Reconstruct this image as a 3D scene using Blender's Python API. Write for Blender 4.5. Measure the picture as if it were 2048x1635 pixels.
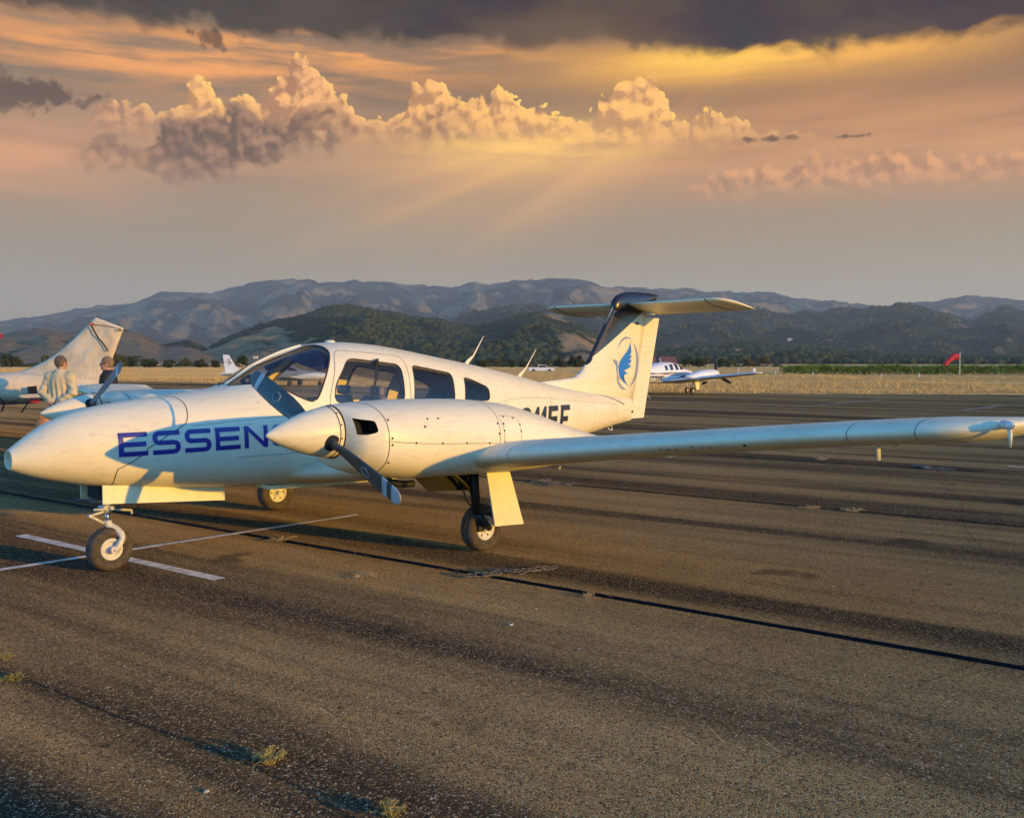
import bpy, bmesh, math, random
import numpy as np
from mathutils import Vector, Matrix
from mathutils.geometry import delaunay_2d_cdt

for _o in list(bpy.data.objects):
    bpy.data.objects.remove(_o, do_unlink=True)
SC = bpy.context.scene
COL = SC.collection
R = math.radians
rng = np.random.default_rng(7)
random.seed(7)

# ------------------------------------------------------------------ camera
CAM = np.array([-2.400, -7.220, 1.629])
YAW, PITCH, FPX = 0.82055, 0.05031, 1852.46          # focal length in photo pixels (2048 wide)
cd = bpy.data.cameras.new('camera')
cd.sensor_width = 36.0
cd.lens = FPX / 2048 * 36.0
cd.clip_start = 0.05
cd.clip_end = 60000
cam = bpy.data.objects.new('camera', cd)
COL.objects.link(cam)
cam.location = CAM
cam.rotation_euler = (math.pi / 2 - PITCH, 0, -YAW)
SC.camera = cam
FH = np.array([math.sin(YAW), math.cos(YAW), 0.0])     # level view direction
RT = np.array([math.cos(YAW), -math.sin(YAW), 0.0])    # level right direction
FWD = FH * math.cos(PITCH) + np.array([0, 0, -math.sin(PITCH)])
UPV = np.cross(RT, FWD)

# ------------------------------------------------------------------ sun and sky
SUN_EL = R(7.0)
SUN_AZ = R(167.0)                                       # clockwise from +Y
sun_dir = Vector((math.sin(SUN_AZ) * math.cos(SUN_EL), math.cos(SUN_AZ) * math.cos(SUN_EL), math.sin(SUN_EL)))
sd = bpy.data.lights.new('sun', 'SUN')
sd.energy = 1.03
sd.angle = R(0.55)
sd.color = (1.0, 0.53, 0.02)
so = bpy.data.objects.new('sun', sd)
COL.objects.link(so)
so.rotation_euler = sun_dir.to_track_quat('Z', 'Y').to_euler()
so.location = (10, -40, 12)

SC.view_settings.view_transform = 'Standard'
SC.view_settings.look = 'None'
SC.view_settings.gamma = 1.0
EXPO = 2.0
SC.view_settings.exposure = EXPO
SC.view_settings.use_curve_mapping = False
SC.cycles.max_bounces = 8
SC.cycles.transparent_max_bounces = 16
SC.cycles.volume_bounces = 0


def lin(r, g, b):
    f = lambda c: (c / 255 / 12.92) if c / 255 <= 0.04045 else ((c / 255 + 0.055) / 1.055) ** 2.4
    return (f(r), f(g), f(b), 1.0)


class NT:
    """small helper to write shader graphs as expressions"""
    def __init__(self, tree):
        self.t = tree

    def n(self, typ, **kw):
        nd = self.t.nodes.new(typ)
        for k, v in kw.items():
            setattr(nd, k, v)
        return nd

    def put(self, sock, v):
        if isinstance(v, bpy.types.NodeSocket):
            self.t.links.new(v, sock)
        elif v is not None:
            sock.default_value = v

    def m(self, op, a, b=None, c=None, clamp=False):
        nd = self.n('ShaderNodeMath', operation=op, use_clamp=clamp)
        self.put(nd.inputs[0], a)
        self.put(nd.inputs[1], b)
        self.put(nd.inputs[2], c)
        return nd.outputs[0]

    def v(self, op, a, b=None, c=None, s=None):
        nd = self.n('ShaderNodeVectorMath', operation=op)
        self.put(nd.inputs[0], a)
        self.put(nd.inputs[1], b)
        self.put(nd.inputs[2], c)
        if s is not None:
            self.put(nd.inputs['Scale'], s)
        return nd.outputs['Value'] if op in ('DOT_PRODUCT', 'LENGTH', 'DISTANCE') else nd.outputs[0]

    def xyz(self, x, y, z=0.0):
        nd = self.n('ShaderNodeCombineXYZ')
        for i, q in enumerate((x, y, z)):
            self.put(nd.inputs[i], q)
        return nd.outputs[0]

    def sep(self, v):
        nd = self.n('ShaderNodeSeparateXYZ')
        self.put(nd.inputs[0], v)
        return nd.outputs

    def step(self, x, a, b, lo=0.0, hi=1.0, smooth=True):
        nd = self.n('ShaderNodeMapRange')
        nd.interpolation_type = 'SMOOTHSTEP' if smooth else 'LINEAR'
        nd.clamp = True
        for i, q in enumerate((x, a, b, lo, hi)):
            self.put(nd.inputs[i], q)
        return nd.outputs[0]

    def mix(self, f, a, b, mode='MIX'):
        nd = self.n('ShaderNodeMix', data_type='RGBA', blend_type=mode, clamp_factor=True)
        self.put(nd.inputs['Factor'], f)
        self.put(nd.inputs[6], a)
        self.put(nd.inputs[7], b)
        return nd.outputs[2]

    def noise(self, vec, scale=5, detail=4, rough=0.55, dist=0.0, out='Fac', lac=2.0, typ='FBM'):
        nd = self.n('ShaderNodeTexNoise', noise_dimensions='3D')
        nd.noise_type = typ
        if typ == 'FBM':
            nd.normalize = True
        self.put(nd.inputs['Vector'], vec)
        self.put(nd.inputs['Scale'], scale)
        nd.inputs['Detail'].default_value = detail
        nd.inputs['Roughness'].default_value = rough
        nd.inputs['Lacunarity'].default_value = lac
        nd.inputs['Distortion'].default_value = dist
        return nd.outputs[out]

    def vor(self, vec, scale=5, detail=0.0, feature='F1', rough=0.5, rnd=1.0, out='Distance'):
        nd = self.n('ShaderNodeTexVoronoi', feature=feature)
        self.put(nd.inputs['Vector'], vec)
        self.put(nd.inputs['Scale'], scale)
        nd.inputs['Detail'].default_value = detail
        nd.inputs['Roughness'].default_value = rough
        nd.inputs['Randomness'].default_value = rnd
        return nd.outputs[out]

    def ramp(self, f, stops, interp='LINEAR'):
        nd = self.n('ShaderNodeValToRGB')
        nd.color_ramp.interpolation = interp
        el = nd.color_ramp.elements
        while len(el) < len(stops):
            el.new(0.5)
        for e, (p, c) in zip(el, stops):
            e.position = p
            e.color = c
        self.put(nd.inputs[0], f)
        return nd.outputs[0]


def sky_uv(px, py):
    """direction of a photo point as (azimuth from view axis, elevation) in degrees"""
    d = FWD + RT * (px - 1024) / FPX - UPV * (py - 817.5) / FPX
    d = d / np.linalg.norm(d)
    return math.degrees(math.atan2(d @ RT, d @ FH)), math.degrees(math.asin(d[2]))


def build_world():
    w = bpy.data.worlds.new('World')
    SC.world = w
    w.use_nodes = True
    t = w.node_tree
    t.nodes.clear()
    N = NT(t)
    out = N.n('ShaderNodeOutputWorld')
    sky = N.n('ShaderNodeTexSky', sky_type='NISHITA')
    sky.sun_disc = False
    sky.sun_elevation = SUN_EL
    sky.sun_rotation = SUN_AZ
    sky.altitude = 100
    sky.air_density = 1.0
    sky.dust_density = 0.0
    sky.ozone_density = 5.2
    bg = N.n('ShaderNodeBackground')
    N.put(bg.inputs[0], sky.outputs[0])
    bg.inputs[1].default_value = 0.15

    d = N.n('ShaderNodeTexCoord').outputs['Generated']
    a = N.v('DOT_PRODUCT', d, tuple(RT))
    b = N.v('DOT_PRODUCT', d, tuple(FH))
    z = N.sep(d)[2]
    az = N.m('MULTIPLY', N.m('ARCTAN2', a, b), 180 / math.pi)
    el = N.m('MULTIPLY', N.m('ARCSINE', z), 180 / math.pi)
    P = N.xyz(az, el, 0.0)

    # ---- cumulus: silhouettes as height curves over azimuth, warped and broken up by shared fractal noise
    def noise2(vec, scale, detail, rough, out='Fac'):
        nd = N.n('ShaderNodeTexNoise', noise_dimensions='2D')
        N.put(nd.inputs['Vector'], vec)
        nd.inputs['Scale'].default_value = scale
        nd.inputs['Detail'].default_value = detail
        nd.inputs['Roughness'].default_value = rough
        return nd.outputs[out]

    def warp(vec):
        wob = noise2(vec, 0.55, 3, 0.6, 'Color')
        p = N.v('ADD', vec, N.v('MULTIPLY', N.v('SUBTRACT', wob, (0.5, 0.5, 0.5)), (2.0, 1.2, 0)))
        nd = N.n('ShaderNodeTexVoronoi', feature='F1', voronoi_dimensions='2D')
        N.put(nd.inputs['Vector'], N.v('ADD', vec, N.v('SCALE', wob, s=1.2)))
        nd.inputs['Scale'].default_value = 1.05
        nd.inputs['Detail'].default_value = 1.7
        nd.inputs['Roughness'].default_value = 0.55
        fb = noise2(vec, 0.8, 6, 0.60)
        e = N.m('MULTIPLY_ADD', N.m('SUBTRACT', 0.42, nd.outputs['Distance']), 0.75, N.m('MULTIPLY', N.m('SUBTRACT', fb, 0.5), 1.1))
        xs = N.sep(p)
        return N.m('DIVIDE', N.m('ADD', xs[0], 40), 80), xs[1], e

    W1 = warp(P)
    W2 = warp(N.v('ADD', P, (0.22, 0.42, 0)))

    def curve(x, pts, lowest=0.0):
        """height curve given by photo points; returned in degrees of elevation"""
        nd = N.n('ShaderNodeFloatCurve')
        c = nd.mapping.curves[0]
        q = []
        for px, py in pts:
            u, v = sky_uv(px, py)
            q.append(((u + 40) / 80, v / 30))
        q = sorted(q)
        while len(c.points) < len(q) + 2:
            c.points.new(0.5, 0.5)
        for pt, (u, v) in zip(c.points, [(0, q[0][1] if lowest is None else lowest)] + q + [(1, q[-1][1] if lowest is None else lowest)]):
            pt.location = (u, v)
            pt.handle_type = 'VECTOR'
        nd.mapping.update()
        N.put(nd.inputs[1], x)
        return N.m('MULTIPLY', nd.outputs[0], 30.0)

    def field(pts, w, amp=1.0):
        return N.m('MULTIPLY_ADD', w[2], amp, N.m('SUBTRACT', curve(w[0], pts), w[1]))

    # ---- base of high veil cloud, colours by elevation
    wv = N.noise(N.v('MULTIPLY', P, (0.035, 0.22, 1)), 1.0, 5, 0.55)
    stk = N.noise(N.v('MULTIPLY', P, (0.10, 0.95, 1)), 1.0, 6, 0.6)
    elw = N.m('ADD', el, N.m('MULTIPLY', N.m('SUBTRACT', wv, 0.5), 5.0))
    E = lambda py: sky_uv(1024, py)[1] / 32.0
    base = N.ramp(N.m('DIVIDE', elw, 32.0), [
        (0.0, lin(164, 160, 148)), (E(600), lin(164, 157, 143)), (E(530), lin(154, 144, 129)), (E(460), lin(154, 137, 120)),
        (E(400), lin(170, 138, 114)), (E(335), lin(198, 148, 112)), (E(265), lin(172, 128, 102)), (E(215), lin(124, 98, 86)),
        (E(165), lin(108, 89, 82)), (E(110), lin(140, 104, 86)), (E(50), lin(80, 68, 66)), (0.85, lin(70, 70, 78))])
    # left side of the veil is greyer, right side browner and darker up high
    side = N.step(az, -24, 26)
    base = N.mix(N.m('MULTIPLY', N.m('SUBTRACT', 1.0, side), 0.5), base, lin(140, 130, 120))
    dk = N.m('MULTIPLY', N.step(stk, 0.42, 0.72), N.step(el, 8.5, 14.5))
    base = N.mix(N.m('MULTIPLY', dk, 0.55), base, lin(104, 90, 86))

    def gauss(px, py, su, sv, rot=0.0):
        u, v = sky_uv(px, py)
        x = N.m('SUBTRACT', az, u)
        y = N.m('SUBTRACT', el, v)
        if rot:
            c, s = math.cos(rot), math.sin(rot)
            x, y = N.m('ADD', N.m('MULTIPLY', x, c), N.m('MULTIPLY', y, s)), N.m('SUBTRACT', N.m('MULTIPLY', y, c), N.m('MULTIPLY', x, s))
        x = N.m('DIVIDE', x, su)
        y = N.m('DIVIDE', y, sv)
        return N.m('EXPONENT', N.m('MULTIPLY', N.m('ADD', N.m('MULTIPLY', x, x), N.m('MULTIPLY', y, y)), -1.0))

    # lit bands between the deck and the cumulus
    sw = N.step(stk, 0.34, 0.62)
    g1 = N.m('MULTIPLY', gauss(1560, 118, 12.5, 1.25), N.m('ADD', 0.62, N.m('MULTIPLY', sw, 0.38)))
    base = N.mix(N.m('MULTIPLY', g1, 0.95), base, lin(255, 188, 88))
    g1c = gauss(1430, 116, 5.0, 0.75)
    base = N.mix(N.m('MULTIPLY', g1c, 0.8), base, lin(255, 206, 92))
    g2 = N.m('MULTIPLY', gauss(330, 118, 14.0, 1.5), sw)
    base = N.mix(N.m('MULTIPLY', g2, 0.85), base, lin(248, 170, 104))
    g2b = N.m('MULTIPLY', gauss(720, 104, 9.0, 0.8), N.step(stk, 0.45, 0.6))
    base = N.mix(N.m('MULTIPLY', g2b, 0.85), base, lin(246, 172, 100))
    g5 = gauss(1800, 200, 13.0, 2.3)
    base = N.mix(N.m('MULTIPLY', g5, 0.45), base, lin(192, 142, 98))
    g6 = gauss(60, 330, 7.5, 2.4)
    base = N.mix(N.m('MULTIPLY', N.m('MULTIPLY', g6, N.step(wv, 0.35, 0.7)), 0.7), base, lin(226, 160, 122))
    # glow of the hidden gap in the cumulus, with soft rays fanning down from it
    gu, gv = sky_uv(1440, 150)
    ang = N.m('ARCTAN2', N.m('SUBTRACT', az, gu), N.m('SUBTRACT', gv, el))
    ray = noise2(N.xyz(N.m('MULTIPLY', ang, 5.0), 0.3, 0.0), 1.3, 2, 0.5)
    raym = N.m('MULTIPLY', gauss(990, 365, 9.5, 2.6, 0.28), N.m('ADD', 0.30, N.m('MULTIPLY', N.step(ray, 0.32, 0.64), 0.70)))
    base = N.mix(N.m('MULTIPLY', raym, 0.80), base, lin(226, 176, 120))
    g3 = gauss(1060, 296, 7.5, 1.25, 0.04)
    base = N.mix(N.m('MULTIPLY', N.m('MULTIPLY', g3, N.m('ADD', 0.25, N.m('MULTIPLY', N.step(stk, 0.3, 0.62), 0.75))), 0.9), base, lin(255, 206, 116))

    # far low cumulus line on the right, hazy
    far = [(1330, 430), (1400, 345), (1480, 318), (1560, 312), (1620, 304), (1680, 292), (1730, 300), (1780, 284), (1850, 282), (1890, 300), (1940, 304), (1990, 300), (2050, 288), (2130, 296), (2260, 300), (2400, 320), (2420, 500)]
    Fa = field(far, W1)
    sha = N.step(N.m('SUBTRACT', Fa, field(far, W2)), -0.1, 1.0)
    cola = N.mix(sha, lin(158, 120, 100), lin(226, 164, 120))
    low = N.step(el, sky_uv(1900, 400)[1], sky_uv(1900, 300)[1])
    base = N.mix(N.m('MULTIPLY', N.m('MULTIPLY', N.step(Fa, -0.1, 0.45), low), 0.80), base, cola)

    # back row of sunlit cumulus
    back = [(158, 330), (165, 250), (180, 205), (215, 192), (262, 184), (290, 200), (315, 216), (350, 222), (362, 190), (366, 158), (395, 146), (425, 156), (428, 186), (448, 206), (470, 214),
            (476, 184), (512, 178), (520, 196), (545, 190), (556, 150), (585, 108), (608, 98), (628, 120), (645, 150), (668, 176), (690, 188), (712, 212), (740, 224), (785, 220), (800, 205),
            (802, 172), (835, 158), (870, 145), (884, 156), (892, 188), (940, 186), (960, 176), (985, 180), (1015, 168), (1028, 190), (1050, 208), (1078, 200), (1096, 220),
            (1150, 222), (1205, 212), (1218, 190), (1216, 150), (1250, 140), (1300, 146), (1330, 160), (1332, 192), (1352, 226), (1372, 236), (1400, 224), (1432, 210), (1470, 228), (1500, 240), (1540, 250), (1600, 254), (1640, 268), (1665, 400)]
    Fb = field(back, W1)
    Fb2 = field(back, W2)
    df = N.m('SUBTRACT', Fb, Fb2)
    shb = N.step(df, -0.05, 1.0)
    rim = N.m('MULTIPLY', N.step(Fb, 0.45, 0.02), N.step(df, 0.15, 0.75))
    cen = N.m('ADD', gauss(1150, 240, 13.0, 5.0), N.m('MULTIPLY', gauss(420, 200, 3.2, 2.2), 0.65), clamp=True)
    colb = N.mix(shb, lin(158, 116, 98), lin(234, 174, 130))
    colb = N.mix(N.m('MULTIPLY', cen, N.m('ADD', 0.25, N.m('MULTIPLY', shb, 0.6))), colb, lin(252, 196, 110))
    colb = N.mix(N.m('MULTIPLY', rim, N.m('ADD', 0.30, N.m('MULTIPLY', cen, 0.62))), colb, lin(255, 218, 110))
    # the foot of the row dissolves into haze
    foot = N.step(N.m('ADD', el, N.m('MULTIPLY', N.m('SUBTRACT', wv, 0.5), 2.0)), sky_uv(1024, 322)[1], sky_uv(1024, 222)[1])
    ab = N.m('MULTIPLY', N.step(Fb, -0.02, 0.16), foot)
    base = N.mix(ab, base, colb)

    # nearer, shaded cumulus
    front = [(110, 400), (140, 285), (190, 262), (240, 268), (285, 280), (305, 262), (330, 246), (365, 232), (400, 224), (440, 216), (465, 205), (485, 196), (505, 214), (540, 232), (575, 240), (590, 214), (640, 192), (690, 206), (720, 240), (740, 330), (830, 330), (840, 215), (880, 205), (925, 222), (945, 330), (960, 420)]
    foots = [(130, 300), (200, 325), (280, 320), (330, 350), (420, 352), (500, 320), (600, 285), (700, 268), (760, 262), (850, 270), (930, 262), (960, 250)]
    Ff = field(front, W1)
    shf = N.step(N.m('SUBTRACT', Ff, field(front, W2)), -0.1, 1.1)
    colf = N.mix(shf, lin(104, 84, 78), lin(156, 122, 104))
    gap = N.m('SUBTRACT', W1[1], N.m('ADD', curve(W1[0], foots, None), N.m('MULTIPLY', W1[2], 1.6)))
    af = N.m('MULTIPLY', N.step(Ff, -0.06, 0.34), N.step(gap, -0.5, 0.9))
    dens = N.m('ADD', N.m('MULTIPLY', gauss(440, 265, 6.6, 2.6), 0.9), 0.30, clamp=True)
    base = N.mix(N.m('MULTIPLY', af, dens), base, colf)
    # thin dark scud
    sc1 = N.m('ADD', N.m('ADD', gauss(110, 190, 3.0, 0.75), gauss(-30, 185, 2.2, 1.6)), N.m('ADD', gauss(1545, 277, 2.2, 0.26), gauss(1702, 273, 1.2, 0.2)))
    sc1 = N.m('ADD', sc1, N.m('ADD', gauss(430, 78, 1.8, 0.7), gauss(1490, 84, 5.0, 0.5)))
    base = N.mix(N.m('MULTIPLY', N.step(N.m('ADD', sc1, N.m('MULTIPLY', W1[2], 0.9)), 0.26, 0.78), 0.80), base, lin(74, 62, 63))

    # dark deck overhead with a ragged lower edge
    hd = N.noise(N.v('MULTIPLY', P, (0.30, 0.42, 1)), 1.0, 7, 0.62, 0.4)
    hd2 = N.noise(N.v('MULTIPLY', P, (0.045, 0.06, 1)), 1.0, 3, 0.5)
    deck = N.m('ADD', el, N.m('ADD', N.m('MULTIPLY', N.m('SUBTRACT', hd, 0.5), 3.4), N.m('MULTIPLY', N.m('SUBTRACT', hd2, 0.5), 2.2)))
    e0 = N.step(az, 4, 24, sky_uv(1024, 96)[1], sky_uv(1024, 142)[1])
    edge = N.step(N.m('SUBTRACT', deck, e0), -0.30, 0.75)
    lum = N.noise(N.v('MULTIPLY', P, (0.12, 0.4, 1)), 1.0, 6, 0.6)
    cold = N.mix(N.step(lum, 0.3, 0.7), lin(46, 43, 43), lin(80, 74, 71))
    cold = N.mix(N.m('MULTIPLY', N.step(az, 6, -16), 0.5), cold, lin(64, 64, 72))
    cold = N.mix(N.m('MULTIPLY', N.step(az, 14, 28), 0.6), cold, lin(46, 40, 40))
    fill = N.step(az, -6, 4)
    fill = N.m('MULTIPLY', fill, N.step(az, 13, 5))
    cold = N.mix(N.m('MULTIPLY', N.m('MULTIPLY', fill, N.step(el, 21.5, 18.5)), 0.6), cold, lin(112, 88, 78))
    base = N.mix(N.m('MULTIPLY', edge, 0.97), base, cold)

    base = N.v('MAXIMUM', N.v('MULTIPLY_ADD', base, (1.24, 1.18, 0.99), (-0.026, -0.038, -0.050)), (0.004, 0.004, 0.005))
    bc = N.n('ShaderNodeBackground')
    N.put(bc.inputs[0], base)
    bc.inputs[1].default_value = 1.10 * 2 ** -EXPO
    # the cloud field breaks up into clear sky away from the view and overhead
    brk = N.m('MULTIPLY', N.m('SUBTRACT', N.noise(d, 2.2, 5, 0.6), 0.5), 26.0)
    msk = N.m('MULTIPLY', N.step(N.m('ADD', N.m('ABSOLUTE', az), brk), 74, 50), N.step(N.m('ADD', el, brk), 44, 31))
    mx = N.n('ShaderNodeMixShader')
    N.put(mx.inputs[0], msk)
    N.t.links.new(bg.outputs[0], mx.inputs[1])
    N.t.links.new(bc.outputs[0], mx.inputs[2])
    N.t.links.new(mx.outputs[0], out.inputs[0])
    w.cycles.sampling_method = 'MANUAL'
    w.cycles.sample_map_resolution = 256


build_world()

# ------------------------------------------------------------------ helpers
WM = {}                                                 # world matrices of Empties


def tag(o, label=None, cat=None, group=None, kind=None):
    if label:
        o['label'] = label
    if cat:
        o['category'] = cat
    if group:
        o['group'] = group
    if kind:
        o['kind'] = kind
    return o


def empty(name, loc, rz=0.0):
    o = bpy.data.objects.new(name, None)
    o.empty_display_size = 0.2
    COL.objects.link(o)
    o.location = loc
    o.rotation_euler = (0, 0, rz)
    WM[o.name] = Matrix.Translation(loc) @ Matrix.Rotation(rz, 4, 'Z')
    return o


def setp(o, parent, local=False):
    """parent o; with local=False the mesh is already in world coordinates"""
    o.parent = parent
    if parent.name in WM and not local:
        o.matrix_parent_inverse = WM[parent.name].inverted()
    return o


def mesh(name, V, F, mat, parent=None, smooth=True, local=False, kind=None):
    me = bpy.data.meshes.new(name)
    V = np.asarray(V, float).reshape(-1, 3)
    me.from_pydata(V.tolist(), [], [list(map(int, f)) for f in F])
    me.validate()
    if smooth:
        me.polygons.foreach_set('use_smooth', [len(p.vertices) <= 4 for p in me.polygons])
    mats = mat if isinstance(mat, (list, tuple)) else [mat]
    for q in mats:
        me.materials.append(q)
    o = bpy.data.objects.new(name, me)
    COL.objects.link(o)
    if parent is not None:
        setp(o, parent, local)
    if kind:
        o['kind'] = kind
    return o


def fast_mesh(name, V, F, mat, parent=None, smooth=False, kind=None):
    """big triangle or quad mesh from numpy arrays"""
    V = np.ascontiguousarray(V, np.float32)
    F = np.ascontiguousarray(F, np.int32)
    me = bpy.data.meshes.new(name)
    k = F.shape[1]
    me.vertices.add(len(V))
    me.vertices.foreach_set('co', V.ravel())
    me.loops.add(F.size)
    me.loops.foreach_set('vertex_index', F.ravel())
    me.polygons.add(len(F))
    me.polygons.foreach_set('loop_start', np.arange(0, F.size, k, dtype=np.int32))
    me.update(calc_edges=True)
    if smooth:
        me.polygons.foreach_set('use_smooth', np.ones(len(F), bool))
    me.materials.append(mat)
    o = bpy.data.objects.new(name, me)
    COL.objects.link(o)
    if parent is not None:
        setp(o, parent)
    if kind:
        o['kind'] = kind
    return o


def join(parts):
    V, F = [], []
    n = 0
    for v, f in parts:
        v = np.asarray(v, float).reshape(-1, 3)
        V.append(v)
        F += [[i + n for i in q] for q in f]
        n += len(v)
    return np.concatenate(V), F


def grid_faces(nu, nv, wrap_v=False, wrap_u=False):
    F = []
    for i in range(nu if wrap_u else nu - 1):
        for j in range(nv if wrap_v else nv - 1):
            a, b = i * nv + j, i * nv + (j + 1) % nv
            c, d = ((i + 1) % nu) * nv + (j + 1) % nv, ((i + 1) % nu) * nv + j
            F.append((a, d, c, b))
    return F


def loft(rings, cap0=True, cap1=True):
    """rings: list of equal length closed loops"""
    r = np.asarray(rings, float)
    nu, nv = r.shape[:2]
    V = r.reshape(-1, 3)
    F = grid_faces(nu, nv, True)
    if cap0:
        F.append(tuple(range(nv)))
    if cap1:
        F.append(tuple(reversed(range((nu - 1) * nv, nu * nv))))
    return V, F


def tube(path, rad, n=10, cap=True, flat=None):
    """tube along a 3d path; flat=(vector, factor) squashes the section along a direction"""
    p = np.asarray(path, float)
    rad = np.broadcast_to(np.asarray(rad, float), (len(p),))
    tn = np.gradient(p, axis=0)
    tn /= np.linalg.norm(tn, axis=1)[:, None] + 1e-12
    ref = np.array([0, 0, 1.0]) if abs(tn[0][2]) < 0.9 else np.array([1.0, 0, 0])
    rings = []
    x = np.cross(ref, tn[0])
    x /= np.linalg.norm(x)
    for i in range(len(p)):
        x = x - tn[i] * (x @ tn[i])
        x /= np.linalg.norm(x) + 1e-12
        y = np.cross(tn[i], x)
        a = np.linspace(0, 2 * math.pi, n, endpoint=False)
        off = (np.cos(a)[:, None] * x + np.sin(a)[:, None] * y) * rad[i]
        if flat is not None:
            fv = np.asarray(flat[0], float)
            fv = fv / np.linalg.norm(fv)
            off = off - np.outer(off @ fv, fv) * (1 - flat[1])
        rings.append(p[i] + off)
    return loft(rings, cap, cap)


def lathe(prof, center, axis, n=32, closed=False):
    """prof: (along axis, radius) pairs"""
    ax = np.asarray(axis, float)
    ax /= np.linalg.norm(ax)
    ref = np.array([0, 0, 1.0]) if abs(ax[2]) < 0.9 else np.array([1.0, 0, 0])
    x = np.cross(ref, ax)
    x /= np.linalg.norm(x)
    y = np.cross(ax, x)
    a = np.linspace(0, 2 * math.pi, n, endpoint=False)
    ring = np.cos(a)[:, None] * x + np.sin(a)[:, None] * y
    rings = [np.asarray(center, float) + ax * s + ring * max(r, 1e-4) for s, r in prof]
    r = np.asarray(rings)
    V = r.reshape(-1, 3)
    F = grid_faces(len(prof), n, True, wrap_u=closed)
    return V, F


def box(c, s, rot=None, bevel=0.0):
    c = np.asarray(c, float)
    h = np.asarray(s, float) / 2
    if bevel <= 0:
        V = np.array([[x, y, z] for x in (-1, 1) for y in (-1, 1) for z in (-1, 1)], float) * h
        F = [(0, 1, 3, 2), (4, 6, 7, 5), (0, 4, 5, 1), (2, 3, 7, 6), (0, 2, 6, 4), (1, 5, 7, 3)]
    else:
        bm = bmesh.new()
        bmesh.ops.create_cube(bm, size=1.0)
        for v in bm.verts:
            v.co = Vector((v.co.x * s[0], v.co.y * s[1], v.co.z * s[2]))
        bmesh.ops.bevel(bm, geom=bm.edges[:], offset=bevel, segments=2, affect='EDGES', profile=0.7)
        bm.verts.index_update()
        V = np.array([v.co[:] for v in bm.verts])
        F = [[v.index for v in f.verts] for f in bm.faces]
        bm.free()
    if rot is not None:
        V = V @ np.array(rot.to_matrix() if hasattr(rot, 'to_matrix') else rot).T
    return V + c, F


def prism(poly, ext, thick):
    """poly: 3d polygon (planar), extruded by vector ext*thick"""
    p = np.asarray(poly, float)
    e = np.asarray(ext, float) * thick
    n = len(p)
    V = np.concatenate([p, p + e])
    F = [tuple(reversed(range(n))), tuple(range(n, 2 * n))]
    for i in range(n):
        j = (i + 1) % n
        F.append((i, j, n + j, n + i))
    return V, F


def pchip(xk, yk, x):
    xk = np.asarray(xk, float)
    yk = np.asarray(yk, float)
    h = np.diff(xk)
    d = np.diff(yk) / h
    m = np.zeros_like(yk)
    m[0], m[-1] = d[0], d[-1]
    for i in range(1, len(xk) - 1):
        if d[i - 1] * d[i] > 0:
            w1, w2 = 2 * h[i] + h[i - 1], h[i] + 2 * h[i - 1]
            m[i] = (w1 + w2) / (w1 / d[i - 1] + w2 / d[i])
    x = np.asarray(x, float)
    i = np.clip(np.searchsorted(xk, x) - 1, 0, len(xk) - 2)
    t = (x - xk[i]) / h[i]
    return ((2 * t**3 - 3 * t**2 + 1) * yk[i] + (t**3 - 2 * t**2 + t) * h[i] * m[i]
            + (-2 * t**3 + 3 * t**2) * yk[i + 1] + (t**3 - t**2) * h[i] * m[i + 1])


def smooth_closed(pts, n=6):
    """Catmull-Rom through a closed 2d outline"""
    p = np.asarray(pts, float)
    m = len(p)
    out = []
    for i in range(m):
        a, b, c, d = p[i - 1], p[i], p[(i + 1) % m], p[(i + 2) % m]
        for t in np.linspace(0, 1, n, endpoint=False):
            out.append(0.5 * ((2 * b) + (-a + c) * t + (2 * a - 5 * b + 4 * c - d) * t**2 + (-a + 3 * b - 3 * c + d) * t**3))
    return np.array(out)


def smooth_open(pts, n=8):
    p = np.asarray(pts, float)
    p = np.concatenate([[2 * p[0] - p[1]], p, [2 * p[-1] - p[-2]]])
    out = []
    for i in range(1, len(p) - 2):
        a, b, c, d = p[i - 1], p[i], p[i + 1], p[i + 2]
        for t in np.linspace(0, 1, n, endpoint=False):
            out.append(0.5 * ((2 * b) + (-a + c) * t + (2 * a - 5 * b + 4 * c - d) * t**2 + (-a + 3 * b - 3 * c + d) * t**3))
    out.append(p[-2])
    return np.array(out)


def in_poly(x, y, poly):
    poly = np.asarray(poly)
    ins = np.zeros(np.shape(x), bool)
    n = len(poly)
    for i in range(n):
        x1, y1 = poly[i]
        x2, y2 = poly[i - 1]
        c = (y1 > y) != (y2 > y)
        with np.errstate(divide='ignore', invalid='ignore'):
            xi = (x2 - x1) * (y - y1) / (y2 - y1 + 1e-30) + x1
        ins ^= c & (x < xi)
    return ins


# fractal noise in numpy (for terrain and scattering)
_perm = np.random.default_rng(11).permutation(1024)
_perm = np.concatenate([_perm, _perm, _perm])
_gr = np.random.default_rng(12).normal(size=(1024, 2))
_gr /= np.linalg.norm(_gr, axis=1)[:, None]


def perlin(x, y):
    xi = np.floor(x).astype(int)
    yi = np.floor(y).astype(int)
    xf, yf = x - xi, y - yi
    u, v = xf**3 * (xf * (xf * 6 - 15) + 10), yf**3 * (yf * (yf * 6 - 15) + 10)

    def g(ix, iy, fx, fy):
        k = _perm[(_perm[ix & 1023] + iy) & 1023]
        return _gr[k, 0] * fx + _gr[k, 1] * fy
    a = g(xi, yi, xf, yf)
    b = g(xi + 1, yi, xf - 1, yf)
    c = g(xi, yi + 1, xf, yf - 1)
    d = g(xi + 1, yi + 1, xf - 1, yf - 1)
    return (a + u * (b - a)) * (1 - v) + (c + u * (d - c)) * v


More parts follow.
